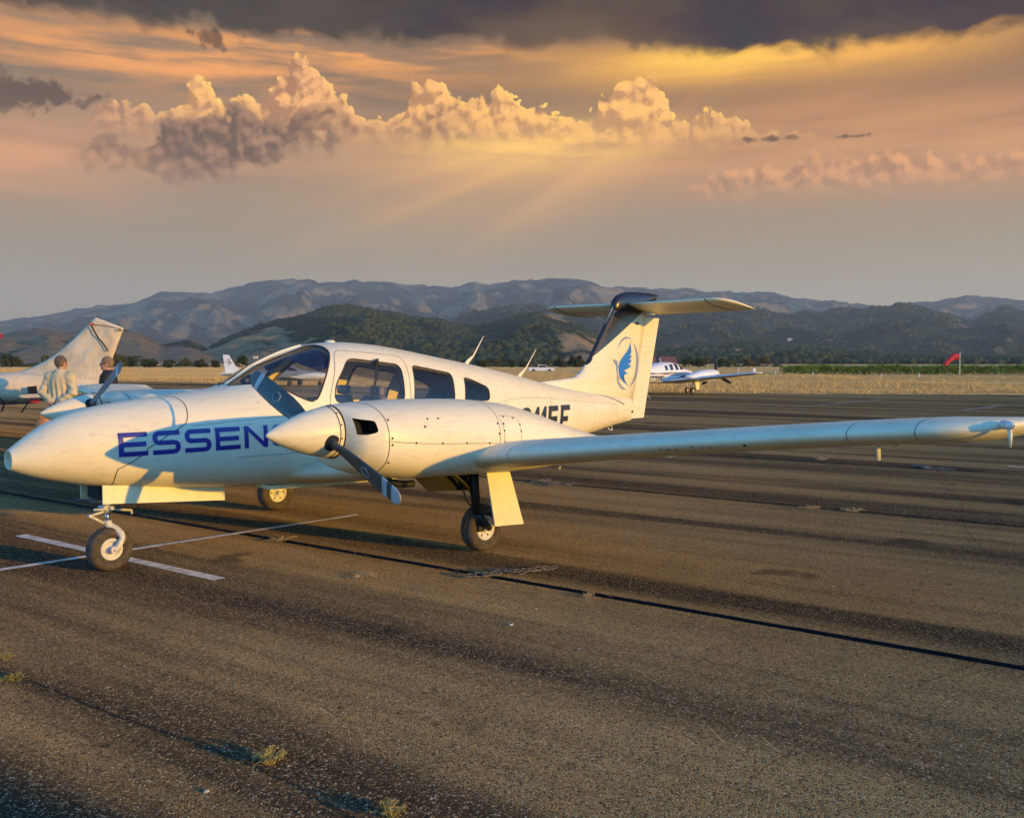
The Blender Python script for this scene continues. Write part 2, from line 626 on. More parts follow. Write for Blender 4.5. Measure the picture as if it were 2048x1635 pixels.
def fbm(x, y, o=5, gain=0.5, ridged=False):
    s, amp, f, tot = 0.0, 1.0, 1.0, 0.0
    for k in range(o):
        q = perlin(x * f + 17.3 * k, y * f - 9.1 * k) * 1.5
        if ridged:
            q = 1 - 2 * np.abs(q)
        s = s + q * amp
        tot += amp
        amp *= gain
        f *= 2.03
    return s / tot


# ------------------------------------------------------------------ materials
def new_mat(name):
    m = bpy.data.materials.new(name)
    m.use_nodes = True
    m.node_tree.nodes.clear()
    N = NT(m.node_tree)
    out = N.n('ShaderNodeOutputMaterial')
    return m, N, out


def pbr(name, col, rough=0.5, metal=0.0, spec=0.5, coat=0.0, noise=0.0, nscale=8.0, bump=0.0, bscale=60.0, ncol=None, sheen=0.0, rvar=0.0):
    """principled material with a little procedural variation of colour, gloss and relief"""
    m, N, out = new_mat(name)
    p = N.n('ShaderNodeBsdfPrincipled')
    c = tuple(col) + (1.0,) if len(col) == 3 else tuple(col)
    co = N.n('ShaderNodeTexCoord').outputs['Object']
    if noise > 0:
        f = N.noise(co, nscale, 5, 0.6)
        c2 = ncol + (1.0,) if ncol else tuple(q * (1 - noise) for q in c[:3]) + (1.0,)
        N.put(p.inputs['Base Color'], N.mix(N.step(f, 0.35, 0.75), c, c2))
    else:
        p.inputs['Base Color'].default_value = c
    if rvar > 0:
        N.put(p.inputs['Roughness'], N.m('ADD', rough, N.m('MULTIPLY', N.m('SUBTRACT', N.noise(co, 3.0, 5, 0.6), 0.5), rvar)))
    else:
        p.inputs['Roughness'].default_value = rough
    p.inputs['Metallic'].default_value = metal
    p.inputs['Specular IOR Level'].default_value = spec
    p.inputs['Coat Weight'].default_value = coat
    p.inputs['Coat Roughness'].default_value = 0.08
    if sheen:
        p.inputs['Sheen Weight'].default_value = sheen
    if bump > 0:
        b = N.n('ShaderNodeBump')
        b.inputs['Strength'].default_value = bump
        b.inputs['Distance'].default_value = 0.01
        N.put(b.inputs['Height'], N.noise(co, bscale, 4, 0.6))
        N.put(p.inputs['Normal'], b.outputs[0])
    N.t.links.new(p.outputs[0], out.inputs[0])
    return m


def paint_white():
    m, N, out = new_mat('aircraft_white_paint')
    p = N.n('ShaderNodeBsdfPrincipled')
    co = N.n('ShaderNodeTexCoord').outputs['Object']
    f = N.noise(N.v('MULTIPLY', co, (0.6, 1.5, 1.5)), 2.2, 6, 0.6)
    grime = N.noise(N.v('MULTIPLY', co, (1.0, 2.0, 5.0)), 7.0, 6, 0.7)
    c = N.mix(N.step(f, 0.35, 0.8), (0.84, 0.75, 0.505, 1), (0.77, 0.67, 0.43, 1))
    c = N.mix(N.m('MULTIPLY', N.step(grime, 0.50, 0.76), 0.50), c, (0.46, 0.39, 0.29, 1))
    strk = N.noise(N.v('MULTIPLY', co, (0.9, 9.0, 14.0)), 3.0, 5, 0.65)
    c = N.mix(N.m('MULTIPLY', N.step(strk, 0.58, 0.78), 0.30), c, (0.50, 0.42, 0.30, 1))
    spot = N.step(N.noise(co, 55, 2, 0.5), 0.74, 0.78)
    c = N.mix(N.m('MULTIPLY', spot, 0.55), c, (0.22, 0.18, 0.13, 1))
    N.put(p.inputs['Base Color'], c)
    N.put(p.inputs['Roughness'], N.m('ADD', 0.30, N.m('MULTIPLY', grime, 0.22)))
    p.inputs['Specular IOR Level'].default_value = 0.45
    b = N.n('ShaderNodeBump')
    b.inputs['Strength'].default_value = 0.10
    b.inputs['Distance'].default_value = 0.02
    N.put(b.inputs['Height'], N.noise(co, 3.2, 2, 0.5))
    N.put(p.inputs['Normal'], b.outputs[0])
    N.t.links.new(p.outputs[0], out.inputs[0])
    return m


def glass(name, tint=(0.96, 0.97, 0.96), refl=0.75, rough=0.02):
    m, N, out = new_mat(name)
    tr = N.n('ShaderNodeBsdfTransparent')
    tr.inputs[0].default_value = tint + (1,)
    gl = N.n('ShaderNodeBsdfGlossy')
    gl.inputs['Roughness'].default_value = rough
    fr = N.n('ShaderNodeFresnel')
    fr.inputs[0].default_value = 1.5
    dust = N.n('ShaderNodeBsdfDiffuse')
    dust.inputs[0].default_value = (0.7, 0.68, 0.62, 1)
    co = N.n('ShaderNodeTexCoord').outputs['Object']
    df = N.m('MULTIPLY', N.step(N.noise(co, 40, 6, 0.75), 0.35, 0.9), 0.05)
    mx = N.n('ShaderNodeMixShader')
    N.put(mx.inputs[0], N.m('MULTIPLY', fr.outputs[0], refl, clamp=True))
    N.t.links.new(tr.outputs[0], mx.inputs[1])
    N.t.links.new(gl.outputs[0], mx.inputs[2])
    m2 = N.n('ShaderNodeMixShader')
    N.put(m2.inputs[0], df)
    N.t.links.new(mx.outputs[0], m2.inputs[1])
    N.t.links.new(dust.outputs[0], m2.inputs[2])
    N.t.links.new(m2.outputs[0], out.inputs[0])
    return m


M = {}
M['paint'] = paint_white()
M['cream'] = pbr('gear_door_paint', (0.84, 0.78, 0.50), 0.45, noise=0.12, nscale=9)
M['black_paint'] = pbr('black_paint', (0.018, 0.018, 0.02), 0.28, spec=0.5, noise=0.3)
M['seam'] = pbr('panel_gap', (0.05, 0.045, 0.04), 0.8)
M['navy'] = pbr('navy_lettering', (0.020, 0.016, 0.22), 0.35, noise=0.2)
M['black_letter'] = pbr('black_lettering', (0.02, 0.018, 0.018), 0.45)
M['logo_blue'] = pbr('emblem_blue', (0.012, 0.17, 0.60), 0.4)
M['logo_grey'] = pbr('emblem_grey', (0.24, 0.27, 0.42), 0.4)
M['prop'] = pbr('propeller_paint', (0.060, 0.078, 0.066), 0.45, noise=0.35, nscale=14, rvar=0.2)
M['prop_white'] = pbr('propeller_tip_paint', (0.48, 0.50, 0.50), 0.45, noise=0.2, nscale=14)
M['rubber'] = pbr('tyre_rubber', (0.055, 0.044, 0.032), 0.85, noise=0.45, nscale=18, ncol=(0.12, 0.09, 0.055), bump=0.35, bscale=90)
M['rim'] = pbr('wheel_enamel', (0.70, 0.67, 0.60), 0.4, noise=0.2, nscale=20)
M['metal'] = pbr('bare_metal', (0.55, 0.54, 0.52), 0.32, metal=1.0, noise=0.2, nscale=30)
M['gear'] = pbr('gear_leg_enamel', (0.66, 0.64, 0.56), 0.42, noise=0.25, nscale=25)
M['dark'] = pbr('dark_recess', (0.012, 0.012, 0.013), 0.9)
M['dark_metal'] = pbr('oily_dark_metal', (0.035, 0.033, 0.03), 0.55, metal=0.3, noise=0.4, nscale=30)
M['glass'] = glass('window_glass')
M['glass_tint'] = glass('tinted_window_glass', (0.90, 0.90, 0.86))
M['glass_far'] = pbr('far_window_glass', (0.03, 0.035, 0.04), 0.08, spec=0.8)
M['visor'] = pbr('sun_visor', (0.012, 0.020, 0.055), 0.5)
M['panel'] = pbr('instrument_panel', (0.02, 0.019, 0.018), 0.7, noise=0.3)
M['leather'] = pbr('seat_leather', (0.30, 0.25, 0.19), 0.55, noise=0.3, nscale=10, bump=0.3, bscale=30)
M['seat_dark'] = pbr('seat_back_cloth', (0.06, 0.055, 0.05), 0.8, noise=0.3)
M['liner'] = pbr('cabin_liner', (0.36, 0.34, 0.31), 0.8, noise=0.15)
M['paper'] = pbr('paper_sheet', (0.80, 0.79, 0.76), 0.8)
M['chain'] = pbr('galvanised_chain', (0.24, 0.21, 0.18), 0.6, metal=0.5, noise=0.4, nscale=60)
M['nav_red'] = pbr('nav_lens', (0.75, 0.70, 0.60), 0.15)
M['canvas'] = None


# ------------------------------------------------------------------ ground
def asphalt_mat():
    m, N, out = new_mat('asphalt')
    m.cycles.use_bump_map_correction = False            # stones catch the grazing sun
    p = N.n('ShaderNodeBsdfPrincipled')
    g = N.n('ShaderNodeNewGeometry').outputs['Position']
    s = N.sep(g)
    # long dark and light bands run along the paving direction
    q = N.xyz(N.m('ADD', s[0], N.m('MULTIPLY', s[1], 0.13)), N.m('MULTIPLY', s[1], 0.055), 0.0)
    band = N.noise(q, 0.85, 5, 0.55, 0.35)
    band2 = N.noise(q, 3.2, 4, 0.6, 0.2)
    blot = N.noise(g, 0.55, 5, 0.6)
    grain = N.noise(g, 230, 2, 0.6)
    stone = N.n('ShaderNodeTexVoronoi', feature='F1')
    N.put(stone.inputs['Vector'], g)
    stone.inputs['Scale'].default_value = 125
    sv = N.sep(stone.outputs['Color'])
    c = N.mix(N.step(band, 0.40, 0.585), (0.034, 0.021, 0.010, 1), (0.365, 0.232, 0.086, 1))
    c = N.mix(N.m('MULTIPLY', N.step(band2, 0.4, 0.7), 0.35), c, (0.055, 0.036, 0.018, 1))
    c = N.mix(N.m('MULTIPLY', N.step(blot, 0.45, 0.75), 0.35), c, (0.170, 0.100, 0.038, 1))
    c = N.mix(N.m('MULTIPLY', N.step(sv[0], 0.55, 1.0), 0.50), c, (0.50, 0.36, 0.18, 1))
    c = N.mix(N.m('MULTIPLY', N.step(sv[1], 0.60, 0.92), 0.80), c, (0.022, 0.020, 0.018, 1))
    c = N.mix(N.m('MULTIPLY', N.step(sv[2], 0.968, 0.985), 0.7), c, (0.58, 0.45, 0.29, 1))
    c = N.mix(N.m('MULTIPLY', N.step(grain, 0.5, 0.8), 0.3), c, (0.03, 0.028, 0.025, 1))
    drip = N.vor(g, 2.6, 0.0, 'F1')
    c = N.mix(N.m('MULTIPLY', N.step(N.m('ADD', drip, N.m('MULTIPLY', N.noise(g, 9, 3, 0.5), 0.10)), 0.115, 0.085), 0.6), c, (0.016, 0.013, 0.011, 1))
    oil = N.step(N.noise(g, 0.9, 3, 0.5), 0.66, 0.72)
    c = N.mix(N.m('MULTIPLY', oil, 0.55), c, (0.018, 0.016, 0.015, 1))
    N.put(p.inputs['Base Color'], c)
    p.inputs['Roughness'].default_value = 0.92
    p.inputs['Diffuse Roughness'].default_value = 1.0
    p.inputs['Specular IOR Level'].default_value = 0.15
    b = N.n('ShaderNodeBump')
    b.inputs['Strength'].default_value = 0.85
    b.inputs['Distance'].default_value = 0.012
    h = N.m('ADD', N.m('MULTIPLY', stone.outputs['Distance'], -1.0), N.m('MULTIPLY', grain, 0.5))
    N.put(b.inputs['Height'], h)
    b2 = N.n('ShaderNodeBump')
    b2.inputs['Strength'].default_value = 0.5
    b2.inputs['Distance'].default_value = 0.05
    N.put(b2.inputs['Height'], N.noise(g, 3.0, 3, 0.5))
    N.t.links.new(b.outputs[0], b2.inputs['Normal'])
    N.put(p.inputs['Normal'], b2.outputs[0])
    N.t.links.new(p.outputs[0], out.inputs[0])
    return m


def field_mat():
    m, N, out = new_mat('dry_grass_field')
    m.cycles.use_bump_map_correction = False
    p = N.n('ShaderNodeBsdfPrincipled')
    g = N.n('ShaderNodeNewGeometry').outputs['Position']
    f1 = N.noise(g, 0.05, 6, 0.6)
    f2 = N.noise(g, 1.6, 6, 0.7)
    # mown strips follow the taxiway
    s = N.sep(g)
    q = N.xyz(N.m('ADD', N.m('MULTIPLY', s[0], 0.84), N.m('MULTIPLY', s[1], 0.54)), N.m('MULTIPLY', N.m('SUBTRACT', N.m('MULTIPLY', s[1], 0.84), N.m('MULTIPLY', s[0], 0.54)), 0.03), 0)
    f3 = N.noise(q, 0.30, 4, 0.6)
    c = N.mix(N.step(f2, 0.3, 0.75), (0.78, 0.49, 0.17, 1), (0.46, 0.265, 0.09, 1))
    c = N.mix(N.m('MULTIPLY', N.step(f3, 0.42, 0.62), 0.75), c, (0.82, 0.58, 0.25, 1))
    c = N.mix(N.m('MULTIPLY', N.step(f3, 0.44, 0.36), 0.7), c, (0.22, 0.145, 0.07, 1))
    c = N.mix(N.m('MULTIPLY', N.step(f1, 0.5, 0.75), 0.6), c, (0.30, 0.17, 0.075, 1))
    N.put(p.inputs['Base Color'], c)
    p.inputs['Roughness'].default_value = 1.0
    p.inputs['Diffuse Roughness'].default_value = 1.0
    p.inputs['Specular IOR Level'].default_value = 0.05
    b = N.n('ShaderNodeBump')
    b.inputs['Strength'].default_value = 1.0
    b.inputs['Distance'].default_value = 0.6
    N.put(b.inputs['Height'], N.noise(g, 2.5, 6, 0.75))
    N.put(p.inputs['Normal'], b.outputs[0])
    N.t.links.new(p.outputs[0], out.inputs[0])
    return m


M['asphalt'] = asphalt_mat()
M['field'] = field_mat()
M['line'] = pbr('worn_white_marking', (0.80, 0.70, 0.55), 0.85, noise=0.5, nscale=9, ncol=(0.42, 0.33, 0.23), bump=1.0, bscale=140)
M['line'].cycles.use_bump_map_correction = False
M['old_line'] = pbr('faded_marking', (0.30, 0.26, 0.20), 0.9, noise=0.5, nscale=3, ncol=(0.10, 0.08, 0.06))
M['joint'] = pbr('joint_bed', (0.004, 0.004, 0.004), 0.95, noise=0.4, nscale=20)


def at(px, depth, z=0.0):
    """world point at a photo column and a distance along the view axis"""
    q = CAM + depth * (FH + RT * (px - 1024) / FPX)
    return np.array([q[0], q[1], z])


def zat(py, depth):
    """height seen at photo row py at a given depth"""
    return CAM[2] + depth * (math.tan(-PITCH - math.atan((py - 817.5) / FPX)))


# the ground under everything, out to the horizon
gv = [(-20000, -20000, -0.12), (20000, -20000, -0.12), (20000, 20000, -0.12), (-20000, 20000, -0.12)]
tag(mesh('ground', gv, [(0, 1, 2, 3)], M['field'], smooth=False), kind='structure')

# apron: paving lanes with open joints, a dark bed under the joints
apron = mesh('apron', [(-60, -70, -0.075), (110, -70, -0.075), (110, 260, -0.075), (-60, 260, -0.075)], [(0, 1, 2, 3)], M['joint'], smooth=False)
tag(apron, kind='structure')
SLOPE = -0.118


def joint_x(k, y):
    x0 = 2.34 + 4.86 * k
    return x0 + SLOPE * y


def lane(k):
    ys = np.concatenate([np.linspace(-70, -9, 20), np.arange(-9, 26, 0.11), np.linspace(26, 70, 60), np.linspace(72, 260, 40)])
    g = 0.036 if k < 2 else 0.05
    l = joint_x(k, ys) + g + 0.010 * fbm(ys * 1.7 + 31 * k, ys * 0 + k, 4) + 0.012 * np.maximum(0, perlin(ys * 4.3, ys * 0 + 3.7 * k))
    r = joint_x(k + 1, ys) - g - 0.010 * fbm(ys * 1.9 + 57 * k, ys * 0 - k, 4)
    n = len(ys)
    zt = np.zeros(n)
    V = np.concatenate([np.stack([l, ys, zt - 0.07], 1), np.stack([l + 0.006, ys, zt - 0.004], 1), np.stack([l + 0.02, ys, zt], 1),
                        np.stack([r - 0.02, ys, zt], 1), np.stack([r - 0.006, ys, zt - 0.004], 1), np.stack([r, ys, zt - 0.07], 1)])
    F = []
    for c in range(5):
        for i in range(n - 1):
            F.append((c * n + i, (c + 1) * n + i, (c + 1) * n + i + 1, c * n + i + 1))
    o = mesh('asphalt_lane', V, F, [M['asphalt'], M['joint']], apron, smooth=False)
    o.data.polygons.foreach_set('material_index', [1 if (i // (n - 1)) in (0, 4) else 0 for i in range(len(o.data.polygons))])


for k in range(-10, 20):
    lane(k)


def strip(name, a, b, w, mat, z=0.004, n=40, rag=0.006, parent=None):
    a, b = np.array(a, float), np.array(b, float)
    d = (b - a) / np.linalg.norm(b - a)
    nrm = np.array([-d[1], d[0]])
    t = np.linspace(0, 1, n)
    c = a + np.outer(t, b - a)
    w1 = w / 2 + rag * fbm(t * 23 + a[0], t * 0 + 1.5, 4) * 2
    w2 = w / 2 + rag * fbm(t * 21 + a[1], t * 0 + 7.5, 4) * 2
    L, Rr = c + nrm * w1[:, None], c - nrm * w2[:, None]
    V = np.concatenate([np.c_[L, np.full(n, z)], np.c_[Rr, np.full(n, z)]])
    F = [(i, n + i, n + i + 1, i + 1) for i in range(n - 1)]
    return mesh(name, V, F, mat, parent, smooth=False)


mk = strip('parking_mark', (0.78, 2.08), (1.14, -0.92), 0.105, M['line'])
tag(mk, 'short white crossbar painted under the nose wheel', 'marking')
mk = strip('parking_line', (-9.0, 0.45), (3.66, 0.68), 0.085, M['line'], z=0.008)
tag(mk, 'long thin white lead line running under the nose wheel', 'marking')
mk = strip('parking_line', (13.5, -3.05), (13.5, -9.0), 0.09, M['line'])
tag(mk, 'white line stub on the apron beyond the left wing tip', 'marking')
for (a, b, lab) in [((1615, 812), (1765, 799), 'faded line on the apron behind the white wing, nearer the tail'), ((1925, 820), (2010, 810), 'faded line on the apron just behind the left wing tip'), ((1338, 806), (1404, 803), 'faded line on the apron below the far twin airplane')]:
    pa = [CAM[:2] + (d * (FH + RT * (p - 1024) / FPX))[:2] for p, d in ((a[0], 1.629 / math.tan(PITCH + math.atan((a[1] - 817.5) / FPX))), (b[0], 1.629 / math.tan(PITCH + math.atan((b[1] - 817.5) / FPX))))]
    tag(strip('faded_line', pa[0], pa[1], 0.22, M['old_line'], rag=0.03), lab, 'marking')

# dry grass beyond the apron edge (sits a little above the paving)
EDGE = [(130, -125), (60, -12.5), (48.8, 5.2), (41.2, 17.2), (37.6, 30), (34.5, 62), (30, 120), (26, 240)]


def apron_edge(n=260):
    e = smooth_open(EDGE, 40)
    d = np.gradient(e, axis=0)
    d /= np.linalg.norm(d, axis=1)[:, None]
    nr = np.stack([-d[:, 1], d[:, 0]], 1)
    s = np.cumsum(np.r_[0, np.linalg.norm(np.diff(e, axis=0), axis=1)])
    return e - nr * (0.5 * fbm(s * 0.55, s * 0, 5))[:, None]


ED = apron_edge()
nE = len(ED)
rows = [0, 0.5, 6, 30, 160, 900, 12000]
hz = [-0.03, 0.03, 0.05, 0.05, 0.0, -0.05, -0.05]
V = []
for w_, z_ in zip(rows, hz):
    dirv = np.array([0.80, 0.60])
    V.append(np.c_[ED + dirv * w_, np.full(nE, z_) + (0.03 * fbm(ED[:, 0] * 0.4 + w_, ED[:, 1] * 0.4, 4) if 0 < w_ < 100 else 0)])
V = np.concatenate(V)
F = []
for c in range(len(rows) - 1):
    for i in range(nE - 1):
        F.append((c * nE + i, c * nE + i + 1, (c + 1) * nE + i + 1, (c + 1) * nE + i))
fo = mesh('dry_grass_verge', V, F, M['field'], smooth=True)
tag(fo, kind='structure')


def crack(pts, w, label, seed):
    """jagged open crack in the paving"""
    p = smooth_open(np.array(pts, float), 26)
    r_ = np.random.default_rng(seed)
    n = len(p)
    d = np.gradient(p, axis=0)
    d /= np.linalg.norm(d, axis=1)[:, None]
    nr = np.stack([-d[:, 1], d[:, 0]], 1)
    t = np.arange(n) * .31
    mid = p + nr * (.022 * fbm(t + seed, t * 0 + seed, 4))[:, None] + nr * r_.normal(0, .003, (n, 1))
    hw = np.clip(w * (.5 + .9 * fbm(t * 1.3 + 5 * seed, t * 0 + 3, 4)), .0006, None)
    V = np.concatenate([np.c_[mid + nr * hw[:, None], np.full(n, .0042)], np.c_[mid - nr * hw[:, None], np.full(n, .0042)]])
    o = mesh('paving_crack', V, [(i, n + i, n + i + 1, i + 1) for i in range(n - 1)], M['joint'], apron, smooth=False)
    return o


def gpx(px, py):
    d = CAM[2] / math.tan(PITCH + math.atan((py - 817.5) / FPX))
    return at(px, d)[:2]


crack([gpx(-60, 1320), gpx(60, 1366), gpx(200, 1425), gpx(330, 1468), gpx(430, 1505), gpx(560, 1560), gpx(640, 1604), gpx(740, 1660), gpx(900, 1760)], .007, '', 1)
crack([gpx(330, 1468), gpx(420, 1460), gpx(520, 1475), gpx(640, 1470)], .003, '', 2)
crack([gpx(1880, 960), gpx(1925, 1000), gpx(1935, 1050), gpx(1990, 1110), gpx(2060, 1150)], .006, '', 3)
crack([gpx(560, 1560), gpx(640, 1530), gpx(760, 1540), gpx(900, 1520)], .0025, '', 4)
crack([gpx(1250, 1240), gpx(1330, 1265), gpx(1420, 1250), gpx(1500, 1275)], .0022, '', 5)

_r = np.random.default_rng(5)
for _k in range(16):
    _p = np.array([_r.uniform(-1.5, 11), _r.uniform(-5.5, 9)])
    _a = _r.choice([-1.45, 1.69, .1, 3.0]) + _r.normal(0, .35)
    _pts = [_p]
    for _j in range(5):
        _a += _r.normal(0, .45)
        _pts.append(_pts[-1] + np.array([math.cos(_a), math.sin(_a)]) * _r.uniform(.2, .5))
    crack(_pts, _r.uniform(.0015, .0035), '', 20 + _k)

# ------------------------------------------------------------------ parametric shells with true openings
class Shell:
    """closed section lofted along x: superellipse with its own top, bottom, half width and squareness at each station"""
    def __init__(s, yc, xt, T, xb, B, xw, W, xn, NU, NL, ZF, x0, x1):
        s.yc, s.xt, s.T, s.xb, s.B, s.xw, s.W, s.xn, s.NU, s.NL, s.ZF, s.x0, s.x1 = yc, xt, T, xb, B, xw, W, xn, NU, NL, ZF, x0, x1

    def par(s, x):
        zt, zb = pchip(s.xt, s.T, x), pchip(s.xb, s.B, x)
        w = pchip(s.xw, s.W, x)
        nu, nl, zf = pchip(s.xn, s.NU, x), pchip(s.xn, s.NL, x), pchip(s.xn, s.ZF, x)
        return zt, zb, w, nu, nl, zb + (zt - zb) * zf

    def pt(s, x, th):
        """th: angle from the top, positive towards the camera side (-y)"""
        x, th = np.broadcast_arrays(np.asarray(x, float), np.asarray(th, float))
        zt, zb, w, nu, nl, zc = s.par(x)
        sn, cs = np.sin(th), np.cos(th)
        n = np.where(cs >= 0, nu, nl)
        y = -w * np.sign(sn) * np.abs(sn) ** (2 / n)
        z = zc + np.where(cs >= 0, zt - zc, zc - zb) * np.sign(cs) * np.abs(cs) ** (2 / n)
        return np.stack([x, s.yc + y, z], -1)

    def th_of(s, x, z, side=1):
        zt, zb, w, nu, nl, zc = s.par(np.asarray(x, float))
        q = np.where(z >= zc, (z - zc) / (zt - zc), (z - zc) / (zc - zb))
        q = np.clip(q, -1, 1)
        n = np.where(q >= 0, nu, nl)
        return side * np.arccos(np.sign(q) * np.abs(q) ** (n / 2))

    def nrm(s, x, th):
        e = 1e-3
        a = s.pt(np.asarray(x) + e, th) - s.pt(np.asarray(x) - e, th)
        b = s.pt(x, np.asarray(th) + 2e-3) - s.pt(x, np.asarray(th) - 2e-3)
        n = np.cross(b, a)
        n = n / (np.linalg.norm(n, axis=-1, keepdims=True) + 1e-12)
        # outward
        c = s.pt(x, th)
        zt, zb, w, nu, nl, zc = s.par(np.asarray(x, float))
        out = np.stack([c[..., 0] * 0, c[..., 1] - s.yc, c[..., 2] - zc], -1)
        sg = np.sign((n * out).sum(-1, keepdims=True))
        return n * np.where(sg == 0, 1, sg)

    def off(s, x, th, d):
        return s.pt(x, th) + s.nrm(x, th) * d

    def build(s, name, nx, nth, holes, mat, parent, xs=None):
        """holes: outlines as (x, theta) arrays; returns object, hole triangulations"""
        K = 0.45
        X = np.asarray(xs) if xs is not None else np.linspace(s.x0, s.x1, nx)
        # even spacing round the perimeter
        TH = np.linspace(-math.pi, math.pi, nth)
        gx, gt = np.meshgrid(X, TH, indexing='ij')
        P = np.stack([gx.ravel(), gt.ravel() * K], 1)
        keep = np.ones(len(P), bool)
        verts, edges = [], []
        polys = [np.stack([h[:, 0], h[:, 1] * K], 1) for h in holes]
        for q in polys:
            lo, hi = q.min(0) - 0.05, q.max(0) + 0.05
            idx = np.where((P > lo).all(1) & (P < hi).all(1))[0]
            if len(idx):
                d = np.linalg.norm(P[idx][:, None] - q[None], axis=2).min(1)
                keep[idx[d < 0.012]] = False
        border = (np.abs(P[:, 1]) > math.pi * K - 1e-6) | (P[:, 0] < X[0] + 1e-6) | (P[:, 0] > X[-1] - 1e-6)
        keep |= border
        verts = [Vector(v) for v in P[keep]]
        for q in polys:
            n0 = len(verts)
            verts += [Vector(v) for v in q]
            edges += [(n0 + i, n0 + (i + 1) % len(q)) for i in range(len(q))]
        ov, oe, of, *_ = delaunay_2d_cdt(verts, edges, [], 0, 1e-6)
        uv = np.array([v[:] for v in ov])
        tri = np.array([f for f in of if len(f) == 3])
        cen = uv[tri].mean(1)
        hid = np.full(len(tri), -1)
        for k, q in enumerate(polys):
            hid[in_poly(cen[:, 0], cen[:, 1], q)] = k
        XYZ = s.pt(uv[:, 0], uv[:, 1] / K)

        def orient(tr, V, U):
            a, b, c = V[tr[:, 0]], V[tr[:, 1]], V[tr[:, 2]]
            n = np.cross(b - a, c - a)
            cu = U[tr].mean(1)
            nn = s.nrm(cu[:, 0], cu[:, 1] / K)
            flip = (n * nn).sum(1) < 0
            tr = tr.copy()
            tr[flip] = tr[flip][:, ::-1]
            return tr
        body = orient(tri[hid < 0], XYZ, uv)
        # weld the seam along the bottom
        o = fast_mesh(name, XYZ, body, mat, parent, smooth=True)
        bm = bmesh.new()
        bm.from_mesh(o.data)
        bmesh.ops.remove_doubles(bm, verts=bm.verts[:], dist=2e-4)
        loose = [v for v in bm.verts if not v.link_faces]
        bmesh.ops.delete(bm, geom=loose, context='VERTS')
        bm.to_mesh(o.data)
        bm.free()
        panes = []
        for k in range(len(polys)):
            t3 = orient(tri[hid == k], XYZ, uv)
            ids = np.unique(t3)
            mp = {v: i for i, v in enumerate(ids)}
            panes.append((uv[ids] / np.array([1, K]), np.array([[mp[v] for v in f] for f in t3])))
        return o, panes


def ribbon(sh, path, w, mat, name, parent, d=0.0012, closed=False):
    """thin strip lying on a shell along (x, theta) points"""
    p = np.asarray(path, float)
    c = sh.off(p[:, 0], p[:, 1], d)
    n = sh.nrm(p[:, 0], p[:, 1])
    t = (np.roll(c, -1, 0) - np.roll(c, 1, 0)) if closed else np.gradient(c, axis=0)
    s = np.cross(n, t)
    s /= np.linalg.norm(s, axis=1)[:, None] + 1e-12
    m = len(p)
    V = np.concatenate([c + s * w / 2, c - s * w / 2])
    F = [(i, m + i, m + (i + 1) % m, (i + 1) % m) for i in range(m if closed else m - 1)]
    return mesh(name, V, F, mat, parent)


def rim_tube(sh, outline, r, mat, name, parent, d=0.0):
    c = sh.off(outline[:, 0], outline[:, 1], d)
    c = np.concatenate([c, c[:1]])
    V, F = tube(c, r, 8, False)
    return mesh(name, V, F, mat, parent)


def dens(poly, n):
    """resample a closed outline evenly"""
    p = np.asarray(poly, float)
    q = np.concatenate([p, p[:1]])
    s = np.r_[0, np.cumsum(np.linalg.norm(np.diff(q, axis=0), axis=1))]
    t = np.linspace(0, s[-1], n, endpoint=False)
    return np.stack([np.interp(t, s, q[:, i]) for i in range(2)], 1)


def round_poly(pts, r, n=5):
    """polygon with rounded corners; r is a radius or a list"""
    p = np.asarray(pts, float)
    m = len(p)
    out = []
    for i in range(m):
        a, b, c = p[i - 1], p[i], p[(i + 1) % m]
        ri = r[i] if hasattr(r, '__len__') else r
        u, v = a - b, c - b
        lu, lv = np.linalg.norm(u), np.linalg.norm(v)
        k = min(ri, lu * 0.48, lv * 0.48)
        s, e = b + u / lu * k, b + v / lv * k
        for t in np.linspace(0, 1, n):
            out.append((1 - t)**2 * s + 2 * t * (1 - t) * b + t**2 * e)
    return np.array(out)


# ------------------------------------------------------------------ lettering
def offset_path(p, w):
    """outline of an open stroke of width w along a polyline (mitred)"""
    p = np.asarray(p, float)
    t = np.diff(p, axis=0)
    t /= np.linalg.norm(t, axis=1)[:, None]
    n = np.stack([-t[:, 1], t[:, 0]], 1)
    L, Rr = [], []
    for i in range(len(p)):
        if i == 0:
            q = n[0]
        elif i == len(p) - 1:
            q = n[-1]
        else:
            q = n[i - 1] + n[i]
            q = q / (q @ n[i])
        L.append(p[i] + q * w / 2)
        Rr.append(p[i] - q * w / 2)
    return np.array(L + Rr[::-1])


def rounded(p, r, n=5):
    p = [np.asarray(q, float) for q in p]
    out = [p[0]]
    for i in range(1, len(p) - 1):
        a, b, c = p[i - 1], p[i], p[i + 1]
        u, v = (a - b) / np.linalg.norm(a - b), (c - b) / np.linalg.norm(c - b)
        k = min(r, np.linalg.norm(a - b) * 0.5, np.linalg.norm(c - b) * 0.5)
        for t in np.linspace(0, 1, n):
            out.append((1 - t)**2 * (b + u * k) + 2 * t * (1 - t) * b + t**2 * (b + v * k))
    out.append(p[-1])
    q = [out[0]]
    for o_ in out[1:]:
        if np.linalg.norm(o_ - q[-1]) > 1e-6:
            q.append(o_)
    return np.array(q)


